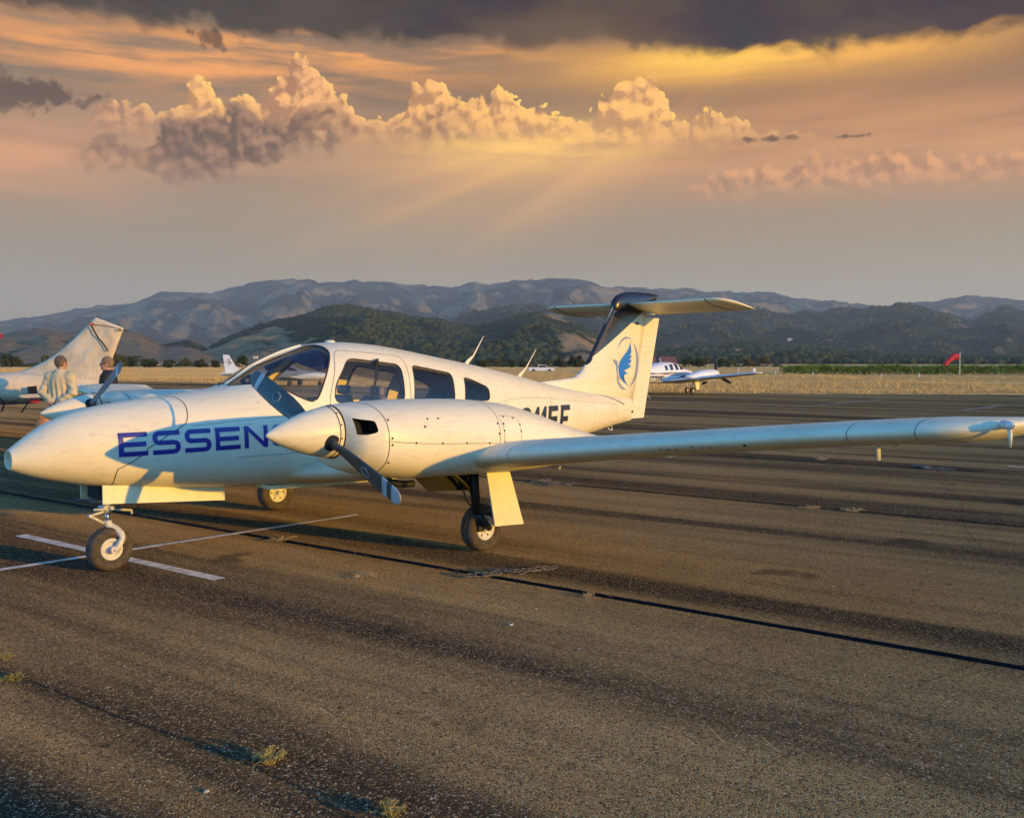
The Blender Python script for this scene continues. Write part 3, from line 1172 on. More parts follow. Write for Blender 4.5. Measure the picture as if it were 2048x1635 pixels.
def glyph(ch, w, h, s, r=0.25):
    """list of outline polygons of a capital in a w x h box with stroke s"""
    e = s / 2
    rr = r * h
    if ch == 'E':
        m = h / 2
        return [np.array([(0, 0), (w, 0), (w, s), (s, s), (s, m - e), (w * 0.94, m - e), (w * 0.94, m + e), (s, m + e), (s, h - s), (w, h - s), (w, h), (0, h)])]
    if ch == 'F':
        m = h * 0.47
        return [np.array([(0, 0), (s, 0), (s, m - e), (w * 0.82, m - e), (w * 0.82, m + e), (s, m + e), (s, h - s), (w, h - s), (w, h), (0, h)])]
    if ch == 'N':
        d = s * 1.25
        return [np.array([(0, 0), (s, 0), (s, h - d * 1.0), (w - s, 0), (w, 0), (w, h), (w - s, h), (w - s, d * 1.0), (s, h), (0, h)])]
    if ch == 'S':
        return [offset_path(rounded([(w, h - e), (e, h - e), (e, h / 2), (w - e, h / 2), (w - e, e), (0, e)], rr), s)]
    if ch == 'C':
        return [offset_path(rounded([(w, h - e), (e, h - e), (e, e), (w, e)], rr), s)]
    if ch == '1':
        return [np.array([(w * 0.5 - s * 0.1, 0), (w * 0.5 + s * 0.9, 0), (w * 0.5 + s * 0.9, h), (w * 0.5 + s * 0.2, h), (0, h * 0.72), (0, h * 0.58), (w * 0.5 - s * 0.1, h * 0.70)])]
    if ch == '9':
        return [offset_path(rounded([(0.0, e), (w - e, e), (w - e, h - e), (e, h - e), (e, h * 0.48), (w - e - s, h * 0.48)], rr), s)]
    if ch == '7':
        return [offset_path([(0, h - e), (w - e, h - e), (w * 0.4, 0)], s)]
    if ch == '3':
        return [offset_path(rounded([(0, h - e), (w - e, h - e), (w - e, h * 0.53), (w * 0.35, h * 0.53)], rr), s), offset_path(rounded([(w - e, h * 0.47), (w - e, e), (0, e)], rr), s)]
    if ch == 'P':
        return [np.array([(0, 0), (s, 0), (s, h * 0.42), (w, h * 0.42), (w, h), (0, h), (0, h * 0.5), (s, h * 0.55), (s, h - s), (w - s, h - s), (w - s, h * 0.42 + s), (s, h * 0.42 + s), (s, h * 0.5), (0, h * 0.48)])]
    return []


def tri_poly(poly, step):
    """triangulate a 2d polygon with inner grid points so that it can follow a curved skin"""
    p = np.asarray(poly, float)
    q = []
    for i in range(len(p)):
        a, b = p[i], p[(i + 1) % len(p)]
        k = max(1, int(np.linalg.norm(b - a) / step))
        q += [a + (b - a) * t for t in np.linspace(0, 1, k, endpoint=False)]
    q = np.array(q)
    lo, hi = q.min(0), q.max(0)
    gx, gy = np.meshgrid(np.arange(lo[0], hi[0], step), np.arange(lo[1], hi[1], step))
    g = np.stack([gx.ravel(), gy.ravel()], 1) + step * 0.37
    if len(g):
        ins = in_poly(g[:, 0], g[:, 1], q)
        g = g[ins]
        if len(g):
            d = np.linalg.norm(g[:, None] - q[None], axis=2).min(1)
            g = g[d > step * 0.35]
    vs = [Vector(v) for v in q] + [Vector(v) for v in g]
    es = [(i, (i + 1) % len(q)) for i in range(len(q))]
    ov, oe, of, *_ = delaunay_2d_cdt(vs, es, [], 0, 1e-7)
    uv = np.array([v[:] for v in ov])
    tri = np.array([f for f in of if len(f) == 3])
    c = uv[tri].mean(1)
    return uv, tri[in_poly(c[:, 0], c[:, 1], q)]


# ------------------------------------------------------------------ the twin: fuselage
XT = [0, .1, .3, .6, .9, 1.3, 1.7, 2.0, 2.3, 2.6, 2.9, 3.2, 3.6, 4.0, 4.5, 5.1, 5.8, 6.5, 7.2, 7.64]
TT = [.997, 1.072, 1.194, 1.286, 1.33, 1.373, 1.429, 1.599, 1.723, 1.796, 1.819, 1.806, 1.76, 1.699, 1.623, 1.523, 1.392, 1.28, 1.205, 1.165]
XB = [0, .1, .3, .6, 1.0, 1.6, 2.4, 3.4, 4.4, 5.4, 6.4, 7.2, 7.64]
BB = [.851, .807, .744, .678, .629, .58, .537, .516, .538, .599, .704, .814, .860]
XW = [0, .06, .2, .45, .8, 1.2, 1.7, 2.3, 3.0, 3.8, 4.6, 5.4, 6.2, 7.0, 7.4, 7.64]
WW = [.080, .115, .19, .29, .38, .455, .52, .56, .575, .56, .50, .41, .31, .205, .12, .045]
XN = [0, .5, 1.5, 2.3, 4, 6, 7.64]
FUS = Shell(0.0, XT, TT, XB, BB, XW, WW, XN, [2, 2.1, 2.3, 2.5, 2.5, 2.3, 2.2], [2, 2.3, 3.0, 3.5, 3.2, 2.5, 2.2], [.5, .48, .46, .42, .42, .5, .5], 0.0, 7.64)

plane = empty('twin_engine_airplane', (3.2, 0, 0))
tag(plane, 'large white twin-engine airplane with ESSENCE lettering and T-tail in the foreground', 'airplane')


def xz_outline(pts, r, side=1, n=70):
    """window outline given as (x, z) on the flank -> (x, theta)"""
    q = dens(round_poly(pts, r, 6), n)
    return np.stack([q[:, 0], FUS.th_of(q[:, 0], q[:, 1], side)], 1)


def deg_outline(pts, side=1, n=90, sm=5):
    q = dens(smooth_closed(np.array(pts, float), sm), n)
    return np.stack([q[:, 0], side * np.radians(q[:, 1])], 1)


W1 = [(2.725, 1.668), (3.31, 1.608), (3.268, 1.27), (2.47, 1.275), (2.505, 1.43)]
W2 = [(3.462, 1.603), (3.985, 1.520), (3.935, 1.235), (3.385, 1.255)]
W3 = [(4.155, 1.478), (4.275, 1.452), (4.505, 1.365), (4.483, 1.235), (4.085, 1.24)]
WS = [(1.735, 3.5), (2.1, 3.5), (2.45, 3.5), (2.55, 6.5), (2.592, 16), (2.592, 26), (2.565, 34), (2.50, 45.5), (2.40, 60), (2.325, 69.5), (2.267, 72.5), (2.187, 69), (2.086, 61), (1.97, 47), (1.86, 31), (1.77, 16)]
holes, names = [], []
for sd_ in (1, -1):
    holes += [deg_outline(WS, sd_), xz_outline(W1, [.07, .07, .05, .10, .10], sd_), xz_outline(W2, [.05, .05, .05, .05], sd_), xz_outline(W3, [.03, .06, .05, .05, .03], sd_)]
    names += ['windshield', 'door_window', 'rear_window', 'aft_window']
xs = np.concatenate([np.array([0, .01, .025, .045, .07, .10, .13, .17, .21, .26, .31, .37, .43, .5]), np.linspace(.57, 7.64, 114)])
fus, panes = FUS.build('fuselage', 0, 105, holes, M['paint'], plane, xs)
for k, ((uv, tr), nm) in enumerate(zip(panes, names)):
    V = FUS.off(uv[:, 0], uv[:, 1], -0.008)
    o = mesh(nm, V, tr.tolist(), M['glass'] if nm in ('windshield', 'door_window') else M['glass_tint'], plane)
    rim_tube(FUS, holes[k], 0.006 if nm != 'windshield' else 0.008, M['seam'], 'window_seal', o, -0.003)
    # inner reveal of the opening
    a, b = FUS.off(holes[k][:, 0], holes[k][:, 1], -0.001), FUS.off(holes[k][:, 0], holes[k][:, 1], -0.03)
    n_ = len(a)
    mesh('window_reveal', np.concatenate([a, b]), [(i, (i + 1) % n_, n_ + (i + 1) % n_, n_ + i) for i in range(n_)], M['liner'], o)

# nose tip opening: lip and a dark duct
th = np.linspace(-math.pi, math.pi, 40, endpoint=False)
r0 = FUS.pt(np.full(40, 0.0), th)
cN = r0.mean(0)
rings = [r0, cN + (r0 - cN) * 0.93 + [-0.006, 0, 0], cN + (r0 - cN) * 0.86, cN + (r0 - cN) * 0.80 + [0.05, 0, 0], cN + (r0 - cN) * 0.76 + [0.16, 0, 0]]
V, F = loft(rings, False, True)
mesh('nose_air_inlet', V, F, M['paint'], plane)

# seams, door outline and nose cowl joint
def seam(pts, w=0.005, name='panel_seam', parent=None, smooth=True, side=1):
    p = np.asarray(pts, float)
    p = smooth_open(p, 8) if smooth else p
    q = np.stack([p[:, 0], FUS.th_of(p[:, 0], p[:, 1], side)], 1)
    return ribbon(FUS, q, w, M['seam'], name, parent or fus)


nj = np.array([(1.15, 0.3), (1.20, 14), (1.215, 35), (1.19, 54), (1.158, 64), (0.861, 88.8), (0.653, 114), (0.650, 129), (0.675, 168)])
for sd_ in (1, -1):
    p = np.concatenate([smooth_open(nj[:5], 8), np.linspace(nj[4], nj[5], 12)[1:], np.linspace(nj[5], nj[6], 12)[1:], smooth_open(nj[6:], 8)[1:]])
    ribbon(FUS, np.stack([p[:, 0], sd_ * np.radians(p[:, 1])], 1), 0.007, M['seam'], 'cowl_seam', fus)
    dr = dens(round_poly([(2.63, 1.742), (3.40, 1.69), (3.345, 1.30), (3.33, 0.86), (2.62, 0.86), (2.375, 1.22)], [.09, .10, .3, .1, .1, .25], 8), 90)
    ribbon(FUS, np.stack([dr[:, 0], FUS.th_of(dr[:, 0], dr[:, 1], sd_)], 1), 0.005, M['seam'], 'door_seam', fus, closed=True)
    seam([(1.2, 1.13), (1.6, 1.155), (2.0, 1.18)], 0.003, side=sd_)
    seam([(1.55, 0.86), (2.1, 0.865), (2.6, 0.87)], 0.003, side=sd_)
    seam([(3.9, 1.10), (5.0, 1.24), (6.3, 1.16), (7.1, 1.10)], 0.0025, side=sd_)
    for xx in (4.75, 5.6, 6.55):
        zt_, zb_ = pchip(XT, TT, xx), pchip(XB, BB, xx)
        seam([(xx, zt_ - 0.02), (xx, (zt_ + zb_) / 2), (xx, zb_ + 0.03)], 0.0022, side=sd_)
    # slot of the fin fairing
    a = smooth_open(np.array([(6.80, 17.0), (7.05, 40), (7.34, 68)]), 10)
    ribbon(FUS, np.stack([a[:, 0], sd_ * np.radians(a[:, 1])], 1), 0.016, M['seam'], 'fairing_slot', fus)
    pc = dens(round_poly([(6.98, 0.98), (7.10, 0.98), (7.11, 1.10), (6.99, 1.11)], 0.03, 5), 30)
    ribbon(FUS, np.stack([pc[:, 0], FUS.th_of(pc[:, 0], pc[:, 1], sd_)], 1), 0.003, M['seam'], 'access_panel_seam', fus, closed=True)

# windshield centre post
th0 = np.linspace(1.74, 2.5, 20)
V, F = tube(FUS.off(th0, th0 * 0, 0.002), 0.014, 8)
mesh('windshield_post', V, F, M['paint'], plane)


def letters(text, x0, z0, h, w, s, gap, slant=0.0, mat=None, name='lettering', widths={}, side=1, rise=0.0, r=0.25):
    """capitals painted on the flank, standing on z0, each its own piece"""
    x = x0
    for ch in text:
        cw = widths.get(ch, w)
        for poly in glyph(ch, cw, h, s, r):
            uv, tr = tri_poly(poly, 0.02)
            X = x + uv[:, 0] + uv[:, 1] * slant
            Z = z0 + uv[:, 1] + (X - x0) * rise
            if side < 0:
                X = 2 * x0 - X
            T = FUS.th_of(X, Z, side)
            mesh(name, FUS.off(X, T, 0.0022), tr.tolist(), mat, fus)
        x += cw + gap


letters('ESSENCE', 0.652, 0.918, 0.180, 0.205, 0.036, 0.0345, 0.0, M['navy'], 'company_letter', rise=0.012)
letters('ESSENCE', 2.30, 0.93, 0.180, 0.205, 0.036, 0.0345, 0.0, M['navy'], 'company_letter', side=-1)
letters('N911EF', 4.72, 0.835, 0.300, 0.20, 0.062, 0.052, 0.14, M['black_letter'], 'registration_letter', widths={'1': 0.09, 'N': 0.19}, r=0.2)


# ------------------------------------------------------------------ aerofoil surfaces
def foil(n=22, t=0.15, camber=0.02):
    """closed aerofoil loop, x in 0..1 starting at the trailing edge over the top"""
    b = np.linspace(0, math.pi, n)
    x = (1 - np.cos(b)) / 2
    yt = 5 * t * (0.2969 * np.sqrt(x) - 0.1260 * x - 0.3516 * x**2 + 0.2843 * x**3 - 0.1036 * x**4)
    yc = camber * 4 * x * (1 - x)
    up = np.stack([x, yc + yt], 1)[::-1]
    lo = np.stack([x, yc - yt], 1)[1:-1]
    return np.concatenate([up, lo])


def wing_mesh(secs, n=22, c0=True, c1=True):
    """secs: (y, xle, chord, z, t/c, camber, twist deg)"""
    rings = []
    for (y, xl, c, z, t, cb, tw) in secs:
        f = foil(n, t, cb) * c
        a = math.radians(tw)
        X = xl + f[:, 0] * math.cos(a) + f[:, 1] * math.sin(a)
        Z = z - f[:, 0] * math.sin(a) + f[:, 1] * math.cos(a)
        rings.append(np.stack([X, np.full(len(X), y), Z], 1))
    return loft(rings, c0, c1)


def wing_secs(s):
    """span stations of one wing panel, s=-1 port"""
    S = [(0.40, 2.02, 1.92, 0.665, .125, .015, 1.5), (0.8, 2.20, 1.74, 0.70, .13, .015, 1.5), (1.5, 2.38, 1.56, 0.80, .14, .015, 1.5),
         (2.4, 2.46, 1.50, 0.922, .138, .010, 1.5), (3.2, 2.535, 1.42, 1.020, .128, .005, 1.5), (4.0, 2.60, 1.33, 1.112, .122, .004, 1.5), (5.0, 2.68, 1.22, 1.217, .124, .003, 1.5), (5.42, 2.7136, 1.174, 1.254, .126, .002, 1.5)]
    return [(s * q[0],) + q[1:] for q in S]


def tip_secs(s):
    S = [(5.42, 2.7136, 1.174, 1.254, .126, .002, 1.5), (5.50, 2.728, 1.16, 1.261, .126, .002, 1.6), (5.58, 2.758, 1.13, 1.267, .126, .0, 1.8), (5.66, 2.805, 1.085, 1.273, .124, .0, 2.0), (5.73, 2.87, 1.02, 1.281, .118, .0, 2.2), (5.79, 2.95, .94, 1.290, .108, .0, 2.4), (5.845, 3.05, .835, 1.299, .092, .0, 2.6), (5.885, 3.17, .71, 1.306, .072, .0, 2.6), (5.91, 3.31, .56, 1.311, .05, .0, 2.4), (5.92, 3.46, .38, 1.314, .03, .0, 2)]
    return [(s * q[0],) + q[1:] for q in S]


NXK = [1.43, 1.455, 1.50, 1.56, 1.64, 2.0, 2.5, 3.0, 3.4, 3.8, 4.2, 4.62]
NT_ = [1.334, 1.337, 1.338, 1.342, 1.346, 1.355, 1.347, 1.304, 1.213, 1.094, .992, .905]
NB_ = [.962, .915, .880, .858, .834, .776, .754, .736, .73, .744, .779, .855]
NW_ = [.188, .250, .315, .352, .385, .425, .43, .41, .38, .335, .27, .10]


def nacelle(s):
    """engine nacelle, spinner, propeller and main gear on side s (-1 port)"""
    SH = Shell(s * 1.92, NXK, NT_, NXK, NB_, NXK, NW_, [1.43, 1.7, 3, 4.62], [2.1, 2.4, 2.4, 2.2], [2.1, 2.5, 2.6, 2.2], [.5, .5, .5, .5], 1.43, 4.62)
    hs = []
    for sd_ in (1, -1):
        q = round_poly([(1.458, 55), (1.572, 60), (1.578, 80), (1.462, 86)], [.02, 5, 5, .02], 5)
        q = dens(np.stack([q[:, 0], q[:, 1] / 60], 1), 44)
        hs.append(np.stack([q[:, 0], sd_ * np.radians(q[:, 1] * 60)], 1))
    xs_ = np.concatenate([np.linspace(1.43, 1.64, 16), np.linspace(1.67, 4.62, 52)])
    nc, pn = SH.build('nacelle', 0, 81, hs, M['paint'], plane, xs_)
    for q in hs:
        a = SH.pt(q[:, 0], q[:, 1])
        c = a.mean(0)
        inn = np.array([c[0] + 0.20, s * 1.92 + (c[1] - s * 1.92) * 0.55, c[2]])
        b = inn + (a - c) * 0.8
        n_ = len(a)
        V = np.concatenate([a, a * 0.55 + b * 0.45, b])
        F = []
        for r_ in range(2):
            F += [(r_ * n_ + i, r_ * n_ + (i + 1) % n_, (r_ + 1) * n_ + (i + 1) % n_, (r_ + 1) * n_ + i) for i in range(n_)]
        F.append(tuple(range(2 * n_, 3 * n_)))
        mesh('cowl_inlet', V, F, M['dark_metal'], nc)
    # front face behind the spinner
    V, F = lathe([(0, 0.02), (0.0, 0.183)], (1.432, s * 1.92, 1.148), (1, 0, 0), 32)
    mesh('front_bulkhead', V, F, M['dark'], nc)
    tt = np.linspace(-math.pi, math.pi, 60)
    ribbon(SH, np.stack([np.full(60, 1.645), tt], 1), 0.006, M['seam'], 'cowl_ring_seam', nc)
    ribbon(SH, np.stack([np.full(60, 2.70) + 0.02 * np.cos(tt), tt], 1), 0.005, M['seam'], 'cowl_rear_seam', nc)
    for sd_ in (1, -1):
        x_ = np.linspace(1.65, 2.68, 16)
        ribbon(SH, np.stack([x_, sd_ * np.radians(np.linspace(90, 93, 16))], 1), 0.0035, M['seam'], 'cowl_latch_seam', nc)
        pp = dens(round_poly([(2.745, 55), (2.95, 57), (2.96, 108), (2.75, 106)], [8, 8, 8, 8], 6) / np.array([1, 150]), 44) * np.array([1, 150])
        ribbon(SH, np.stack([pp[:, 0], sd_ * np.radians(pp[:, 1])], 1), 0.003, M['seam'], 'access_panel_seam', nc, closed=True)
        # quarter turn fasteners
        sp = [(1.665, 60), (1.668, 87), (1.668, 93), (1.665, 120), (1.86, 90.5), (2.10, 91), (2.34, 91.8), (2.58, 92.5), (1.95, 72), (2.69, 70), (2.69, 84), (2.69, 96), (2.69, 112), (2.69, 128), (2.79, 58), (2.90, 59), (2.755, 80), (2.955, 80), (2.80, 106), (2.9, 107), (2.85, 118), (3.05, 112), (2.76, 70), (2.957, 70), (2.757, 92), (2.957, 94), (2.1, 60), (2.0, 60)]
        for (x_, t_) in sp:
            p_ = SH.pt(x_, sd_ * math.radians(t_))
            n_ = SH.nrm(x_, sd_ * math.radians(t_))
            V, F = lathe([(-0.001, 0.0085), (0.0018, 0.0085), (0.0024, 0.006), (0.0024, 0.0001)], p_, n_, 10)
            mesh('fastener', V, F, M['dark_metal'], nc)
    # exhaust pipe under the cowl
    V, F = tube(smooth_open([(2.05, s * 1.72, .80), (2.12, s * 1.72, .72), (2.26, s * 1.72, .685), (2.36, s * 1.72, .68)], 5), 0.028, 12)
    mesh('exhaust_pipe', V, F, M['dark_metal'], nc)
    # spinner
    R0 = 0.180
    prof = [(-0.50, 0.0), (-0.498, .008), (-0.490, .016), (-0.47, .030), (-0.43, .053), (-0.37, .082), (-0.30, .110), (-0.22, .137), (-0.14, .158), (-0.07, .172), (-0.02, R0), (0.0, R0), (0.004, R0 - .004), (0.004, .05)]
    V, F = lathe(prof, (1.425, s * 1.92, 1.148), (1, 0, 0), 48)
    # blend the tip up a little as the hub line tilts
    sp_ = mesh('spinner', V, F, M['paint'], plane)
    V, F = lathe([(-0.035, R0 - .0), (-0.033, R0 + .0012), (-0.030, R0 + .0012), (-0.028, R0)], (1.425, s * 1.92, 1.148), (1, 0, 0), 48)
    mesh('spinner_seam', V, F, M['seam'], sp_)
    for a in np.linspace(0, 2 * math.pi, 12, endpoint=False) + 0.2:
        c = np.array([1.405, s * 1.92 + math.cos(a) * .1795, 1.148 + math.sin(a) * .1795])
        V, F = lathe([(-0.001, .006), (0.002, .006), (0.002, .0001)], c, (0, math.cos(a), math.sin(a)), 8)
        mesh('spinner_screw', V, F, M['dark_metal'], sp_)
    # blades
    ang = 0.42 if s < 0 else 2.62
    hub = np.array([1.345, s * 1.92, 1.148])
    for bl in range(2):
        a = ang + math.pi * bl
        rad = np.array([0, math.cos(a), math.sin(a)])
        rot = np.array([0, -math.sin(a), math.cos(a)])          # direction of turning
        axd = np.array([-1.0, 0, 0])
        rs = np.concatenate([[.10, .15, .19, .24, .30, .36], np.linspace(.42, .88, 14), [.905, .922, .934, .940]])
        chord = np.interp(rs, [.1, .15, .2, .3, .42, .6, .75, .88, .91, .93, .94], [.07, .07, .085, .125, .148, .152, .142, .122, .10, .07, .02])
        thick = np.interp(rs, [.1, .15, .2, .3, .5, .94], [.07, .068, .055, .034, .018, .008])
        pitch = np.radians(np.interp(rs, [.1, .3, .94], [44, 30, 13]))
        rings, R2 = [], []
        for r_, c_, t_, p_ in zip(rs, chord, thick, pitch):
            k = np.linspace(0, 2 * math.pi, 20, endpoint=False)
            ex, ey = np.cos(k) * c_ / 2, np.sin(k) * t_ / 2
            if r_ > .22:
                ey = ey * (1 - 0.45 * np.cos(k)) * np.where(np.sin(k) < 0, .35, 1)
            cd_, nd_ = rot * math.cos(p_) + s * axd * math.sin(p_), axd * math.cos(p_) - s * rot * math.sin(p_)
            rings.append(hub + rad * r_ + np.outer(ex, cd_) + np.outer(ey, nd_))
            R2.append((r_, c_, t_, cd_, nd_))
        V, F = loft(rings, True, True)
        b_ = mesh('propeller_blade', V, F, M['prop'], sp_)
        # painted tip bands, a hair proud of the blade
        for (r1, r2) in ((.745, .795), (.845, .9395)) if bl == 1 else ((.80, .845),):
            rr_ = np.linspace(r1, r2, 12)
            ring2 = []
            for r_ in rr_:
                c_ = np.interp(r_, [.1, .15, .2, .3, .42, .6, .75, .88, .91, .93, .94], [.07, .07, .085, .125, .148, .152, .142, .122, .10, .07, .02])
                t_ = np.interp(r_, [.1, .15, .2, .3, .5, .94], [.07, .068, .055, .034, .018, .008])
                p_ = math.radians(np.interp(r_, [.1, .3, .94], [44, 30, 13]))
                k = np.linspace(0, 2 * math.pi, 20, endpoint=False)
                ex, ey = np.cos(k) * (c_ / 2 + .001), np.sin(k) * (t_ / 2 + .001)
                ey = ey * (1 - 0.45 * np.cos(k)) * np.where(np.sin(k) < 0, .35, 1) + np.where(np.sin(k) < 0, -.0008, .0006)
                cd_, nd_ = rot * math.cos(p_) + s * axd * math.sin(p_), axd * math.cos(p_) - s * rot * math.sin(p_)
                ring2.append(hub + rad * r_ + np.outer(ex, cd_) + np.outer(ey, nd_))
            V, F = loft(ring2, True, True)
            mesh('tip_stripe', V, F, M['prop_white'], sp_)
        # maker's roundel, a thin painted ring on the front face
        i = int(np.argmin(np.abs(rs - .56)))
        r_, c_, t_, cd_, nd_ = R2[i]
        k = np.linspace(0, 2 * math.pi, 28)
        cen = hub + rad * r_ + nd_ * (t_ / 2 + .002)
        V, F = tube(cen + np.outer(np.cos(k), rad) * .042 + np.outer(np.sin(k), cd_) * .034, 0.0022, 6, False)
        mesh('blade_roundel', V, F, M['prop_white'], sp_)
        # dark cut-out round the blade shank
        V, F = lathe([(.125, .068), (.155, .062), (.172, .055), (.178, .03)], hub, rad, 20)
        mesh('blade_boot', V, F, M['dark'], sp_)
    return SH, nc


wings = {}
for s in (-1, 1):
    V, F = wing_mesh(wing_secs(s), 22, True, False)
    wg = mesh('wing', V, F, M['paint'], plane)
    wings[s] = wg
    V, F = wing_mesh(tip_secs(s), 22, False, True)
    mesh('wing_tip', V, F, M['paint'], wg)
    # tip light housing, lens and probe
    V, F = lathe([(-.05, .012), (-.04, .020), (-.01, .024), (.02, .024)], (2.93, s * 5.80, 1.300), (.75, -s * .65, 0), 20)
    mesh('tip_light_base', V, F, M['gear'], wg)
    V, F = lathe([(-.045, .006), (-.04, .014), (-.02, .020), (0.005, .022)], (2.89, s * 5.832, 1.300), (.75, -s * .65, 0), 20)
    mesh('tip_light_lens', V, F, M['nav_red'], wg)
    V, F = tube([(2.90, s * 5.83, 1.285), (2.905, s * 5.835, 1.23), (2.91, s * 5.835, 1.185)], [.014, .010, .005], 8)
    mesh('tip_probe', V, F, M['paint'], wg)
    SH, nc = nacelle(s)
    # skin joints across the wing leading edge
    def wing_seam(y, w=0.004):
        S = np.array([q for q in wing_secs(-1)] )
        y_ = abs(y)
        p = [np.interp(y_, -S[:, 0], S[:, k]) for k in range(1, 7)]
        f = foil(22, p[3] * 1.006, p[4]) * p[1]
        a = math.radians(p[5])
        X = p[0] - .001 + f[:, 0] * math.cos(a) + f[:, 1] * math.sin(a)
        Z = p[2] - f[:, 0] * math.sin(a) + f[:, 1] * math.cos(a)
        n_ = len(X)
        V = np.concatenate([np.stack([X, np.full(n_, s * (y_ - w / 2)), Z], 1), np.stack([X, np.full(n_, s * (y_ + w / 2)), Z], 1)])
        mesh('skin_seam', V, [(i, i + 1, n_ + i + 1, n_ + i) for i in range(n_ - 1)], M['seam'], wg)
    for y in (2.62, 5.05, 5.415):
        wing_seam(y)
    # tie-down ring, flap brackets and pitot mast under the wing
    k = np.linspace(0, 2 * math.pi, 18)
    V, F = tube(np.stack([2.92 + np.cos(k) * .012, np.full(18, s * 2.75), .858 + np.sin(k) * .03], 1), .006, 6, False)
    mesh('tie_down_ring', V, F, M['rim'], wg)
    V, F = prism([(3.07, s * 3.18, .950), (3.07, s * 3.18, .922), (3.27, s * 3.18, .912), (3.28, s * 3.18, .945)], (0, s, 0), .02)
    mesh('flap_bracket', V, F, M['cream'], wg, smooth=False)
    k = np.linspace(math.pi, 2 * math.pi, 12)
    V, F = prism(np.stack([3.18 + np.cos(k) * .075, np.full(12, s * 3.55), .985 + np.sin(k) * .032], 1), (0, s, 0), .012)
    mesh('hinge_fairing', V, F, M['cream'], wg, smooth=False)
    V, F = loft([[(3.02 + a_ * .026 + dz * .12, s * 5.10 + b_ * .010, 1.175 - dz) for a_, b_ in [(math.cos(q), math.sin(q)) for q in np.linspace(0, 2 * math.pi, 12, endpoint=False)]] for dz in (0, .06, .12)])
    mesh('pitot_mast', V, F, M['gear'], wg)
    for y in (4.1, 4.35, 5.2):
        V, F = box((3.05, s * y, np.interp(y, [4, 5], [1.03, 1.145])), (.06, .014, .014), None, .004)
        mesh('wing_vent', V, F, M['cream'], wg)
    # main gear
    wx, wy = 3.24, s * 1.60
    zc_, rt = .205, .205
    V, F = tube([(3.08, s * 1.66, .80), (3.10, s * 1.66, .55), (3.12, s * 1.665, .34)], [.045, .042, .036], 14)
    leg = mesh('main_gear_leg', V, F, M['dark_metal'], plane)
    V, F = tube([(3.12, s * 1.665, .36), (3.17, s * 1.70, .27), (wx, s * 1.70, zc_)], [.03, .03, .026], 12)
    mesh('trailing_arm', V, F, M['dark_metal'], leg)
    V, F = tube([(wx, s * 1.71, zc_), (wx, s * 1.52, zc_)], .02, 12)
    mesh('axle', V, F, M['metal'], leg)
    V, F = tube([(2.72, s * 1.66, .79), (2.92, s * 1.66, .66), (3.09, s * 1.66, .52)], .016, 8)
    mesh('drag_brace', V, F, M['dark_metal'], leg)
    V, F = tube(smooth_open([(3.05, s * 1.64, .70), (2.99, s * 1.64, .58), (3.03, s * 1.64, .46), (3.10, s * 1.64, .40)], 6), .008, 6)
    mesh('brake_hose', V, F, M['dark'], leg)
    wheel_parts = []
    tw = .075
    prof = [(-tw * .55, .105), (-tw * .85, .12), (-tw, .15), (-tw * .96, .175), (-tw * .8, .192), (-tw * .5, .201), (-tw * .30, .2035), (-tw * .29, .199), (-tw * .22, .199), (-tw * .21, .2045), (tw * .21, .2045), (tw * .22, .199), (tw * .29, .199), (tw * .30, .2035), (tw * .5, .201), (tw * .8, .192), (tw * .96, .175), (tw, .15), (tw * .85, .12), (tw * .55, .105)]
    V, F = lathe(prof, (wx, wy, zc_), (0, 1, 0), 48)
    mesh('tyre', V, F, M['rubber'], leg)
    for q in (-1, 1):
        V, F = lathe([(q * .040, .108), (q * .058, .106), (q * .060, .098), (q * .044, .090), (q * .036, .060), (q * .042, .048), (q * .052, .040), (q * .052, .0)], (wx, wy, zc_), (0, 1, 0), 36)
        rm = mesh('wheel_rim', V, F, M['rim'], leg)
        for a in np.linspace(0, 2 * math.pi, 6, endpoint=False):
            V, F = lathe([(-.004, .008), (.004, .008), (.004, 0.0)], (wx + math.cos(a) * .072, wy + q * .041, zc_ + math.sin(a) * .072), (0, q, 0), 8)
            mesh('wheel_bolt', V, F, M['dark_metal'], leg)
    V, F = box((wx - .075, s * 1.655, zc_ + .03), (.07, .05, .10), None, .01)
    mesh('brake_caliper', V, F, M['dark_metal'], leg)
    # outer door on the leg and forward inboard door
    dpoly = np.array([(3.045, .715), (3.325, .70), (3.50, .232), (3.145, .255)])
    V, F = prism([(x_, s * 1.86, z_) for x_, z_ in dpoly], (0, -s, 0), .012)
    mesh('main_gear_door', V, F, M['cream'], plane, smooth=False)
    V, F = prism([(2.40, s * 1.60, .775), (3.02, s * 1.60, .745), (3.19, s * 1.56, .53), (2.66, s * 1.56, .57)], (0, s, 0), .008)
    mesh('wheel_well_door', V, F, M['dark'], plane, smooth=False)  # shaded side of the door is put in as black colour
    V, F = prism([(2.98, s * 1.625, .735), (3.12, s * 1.625, .73), (3.19, s * 1.60, .53), (3.165, s * 1.60, .528)], (0, s, 0), .01)
    mesh('well_door_bracket', V, F, M['cream'], plane, smooth=False)
    V, F = box((3.12, s * 1.70, .738), (.55, .34, .012), None, .0)
    mesh('wheel_well', V, F, M['dark'], plane, smooth=False)

# wing root fairing strip along the belly
V, F = loft([[(x_, -0.30 + dy, z_ + dz) for dy, dz in ((-.05, .0), (.05, .0), (.05, .03), (-.05, .035))] for x_, z_ in ((1.86, .572), (1.93, .545), (2.4, .527), (3.0, .515), (3.5, .508), (3.6, .53))])
mesh('belly_strake', V, F, M['cream'], plane, smooth=False)

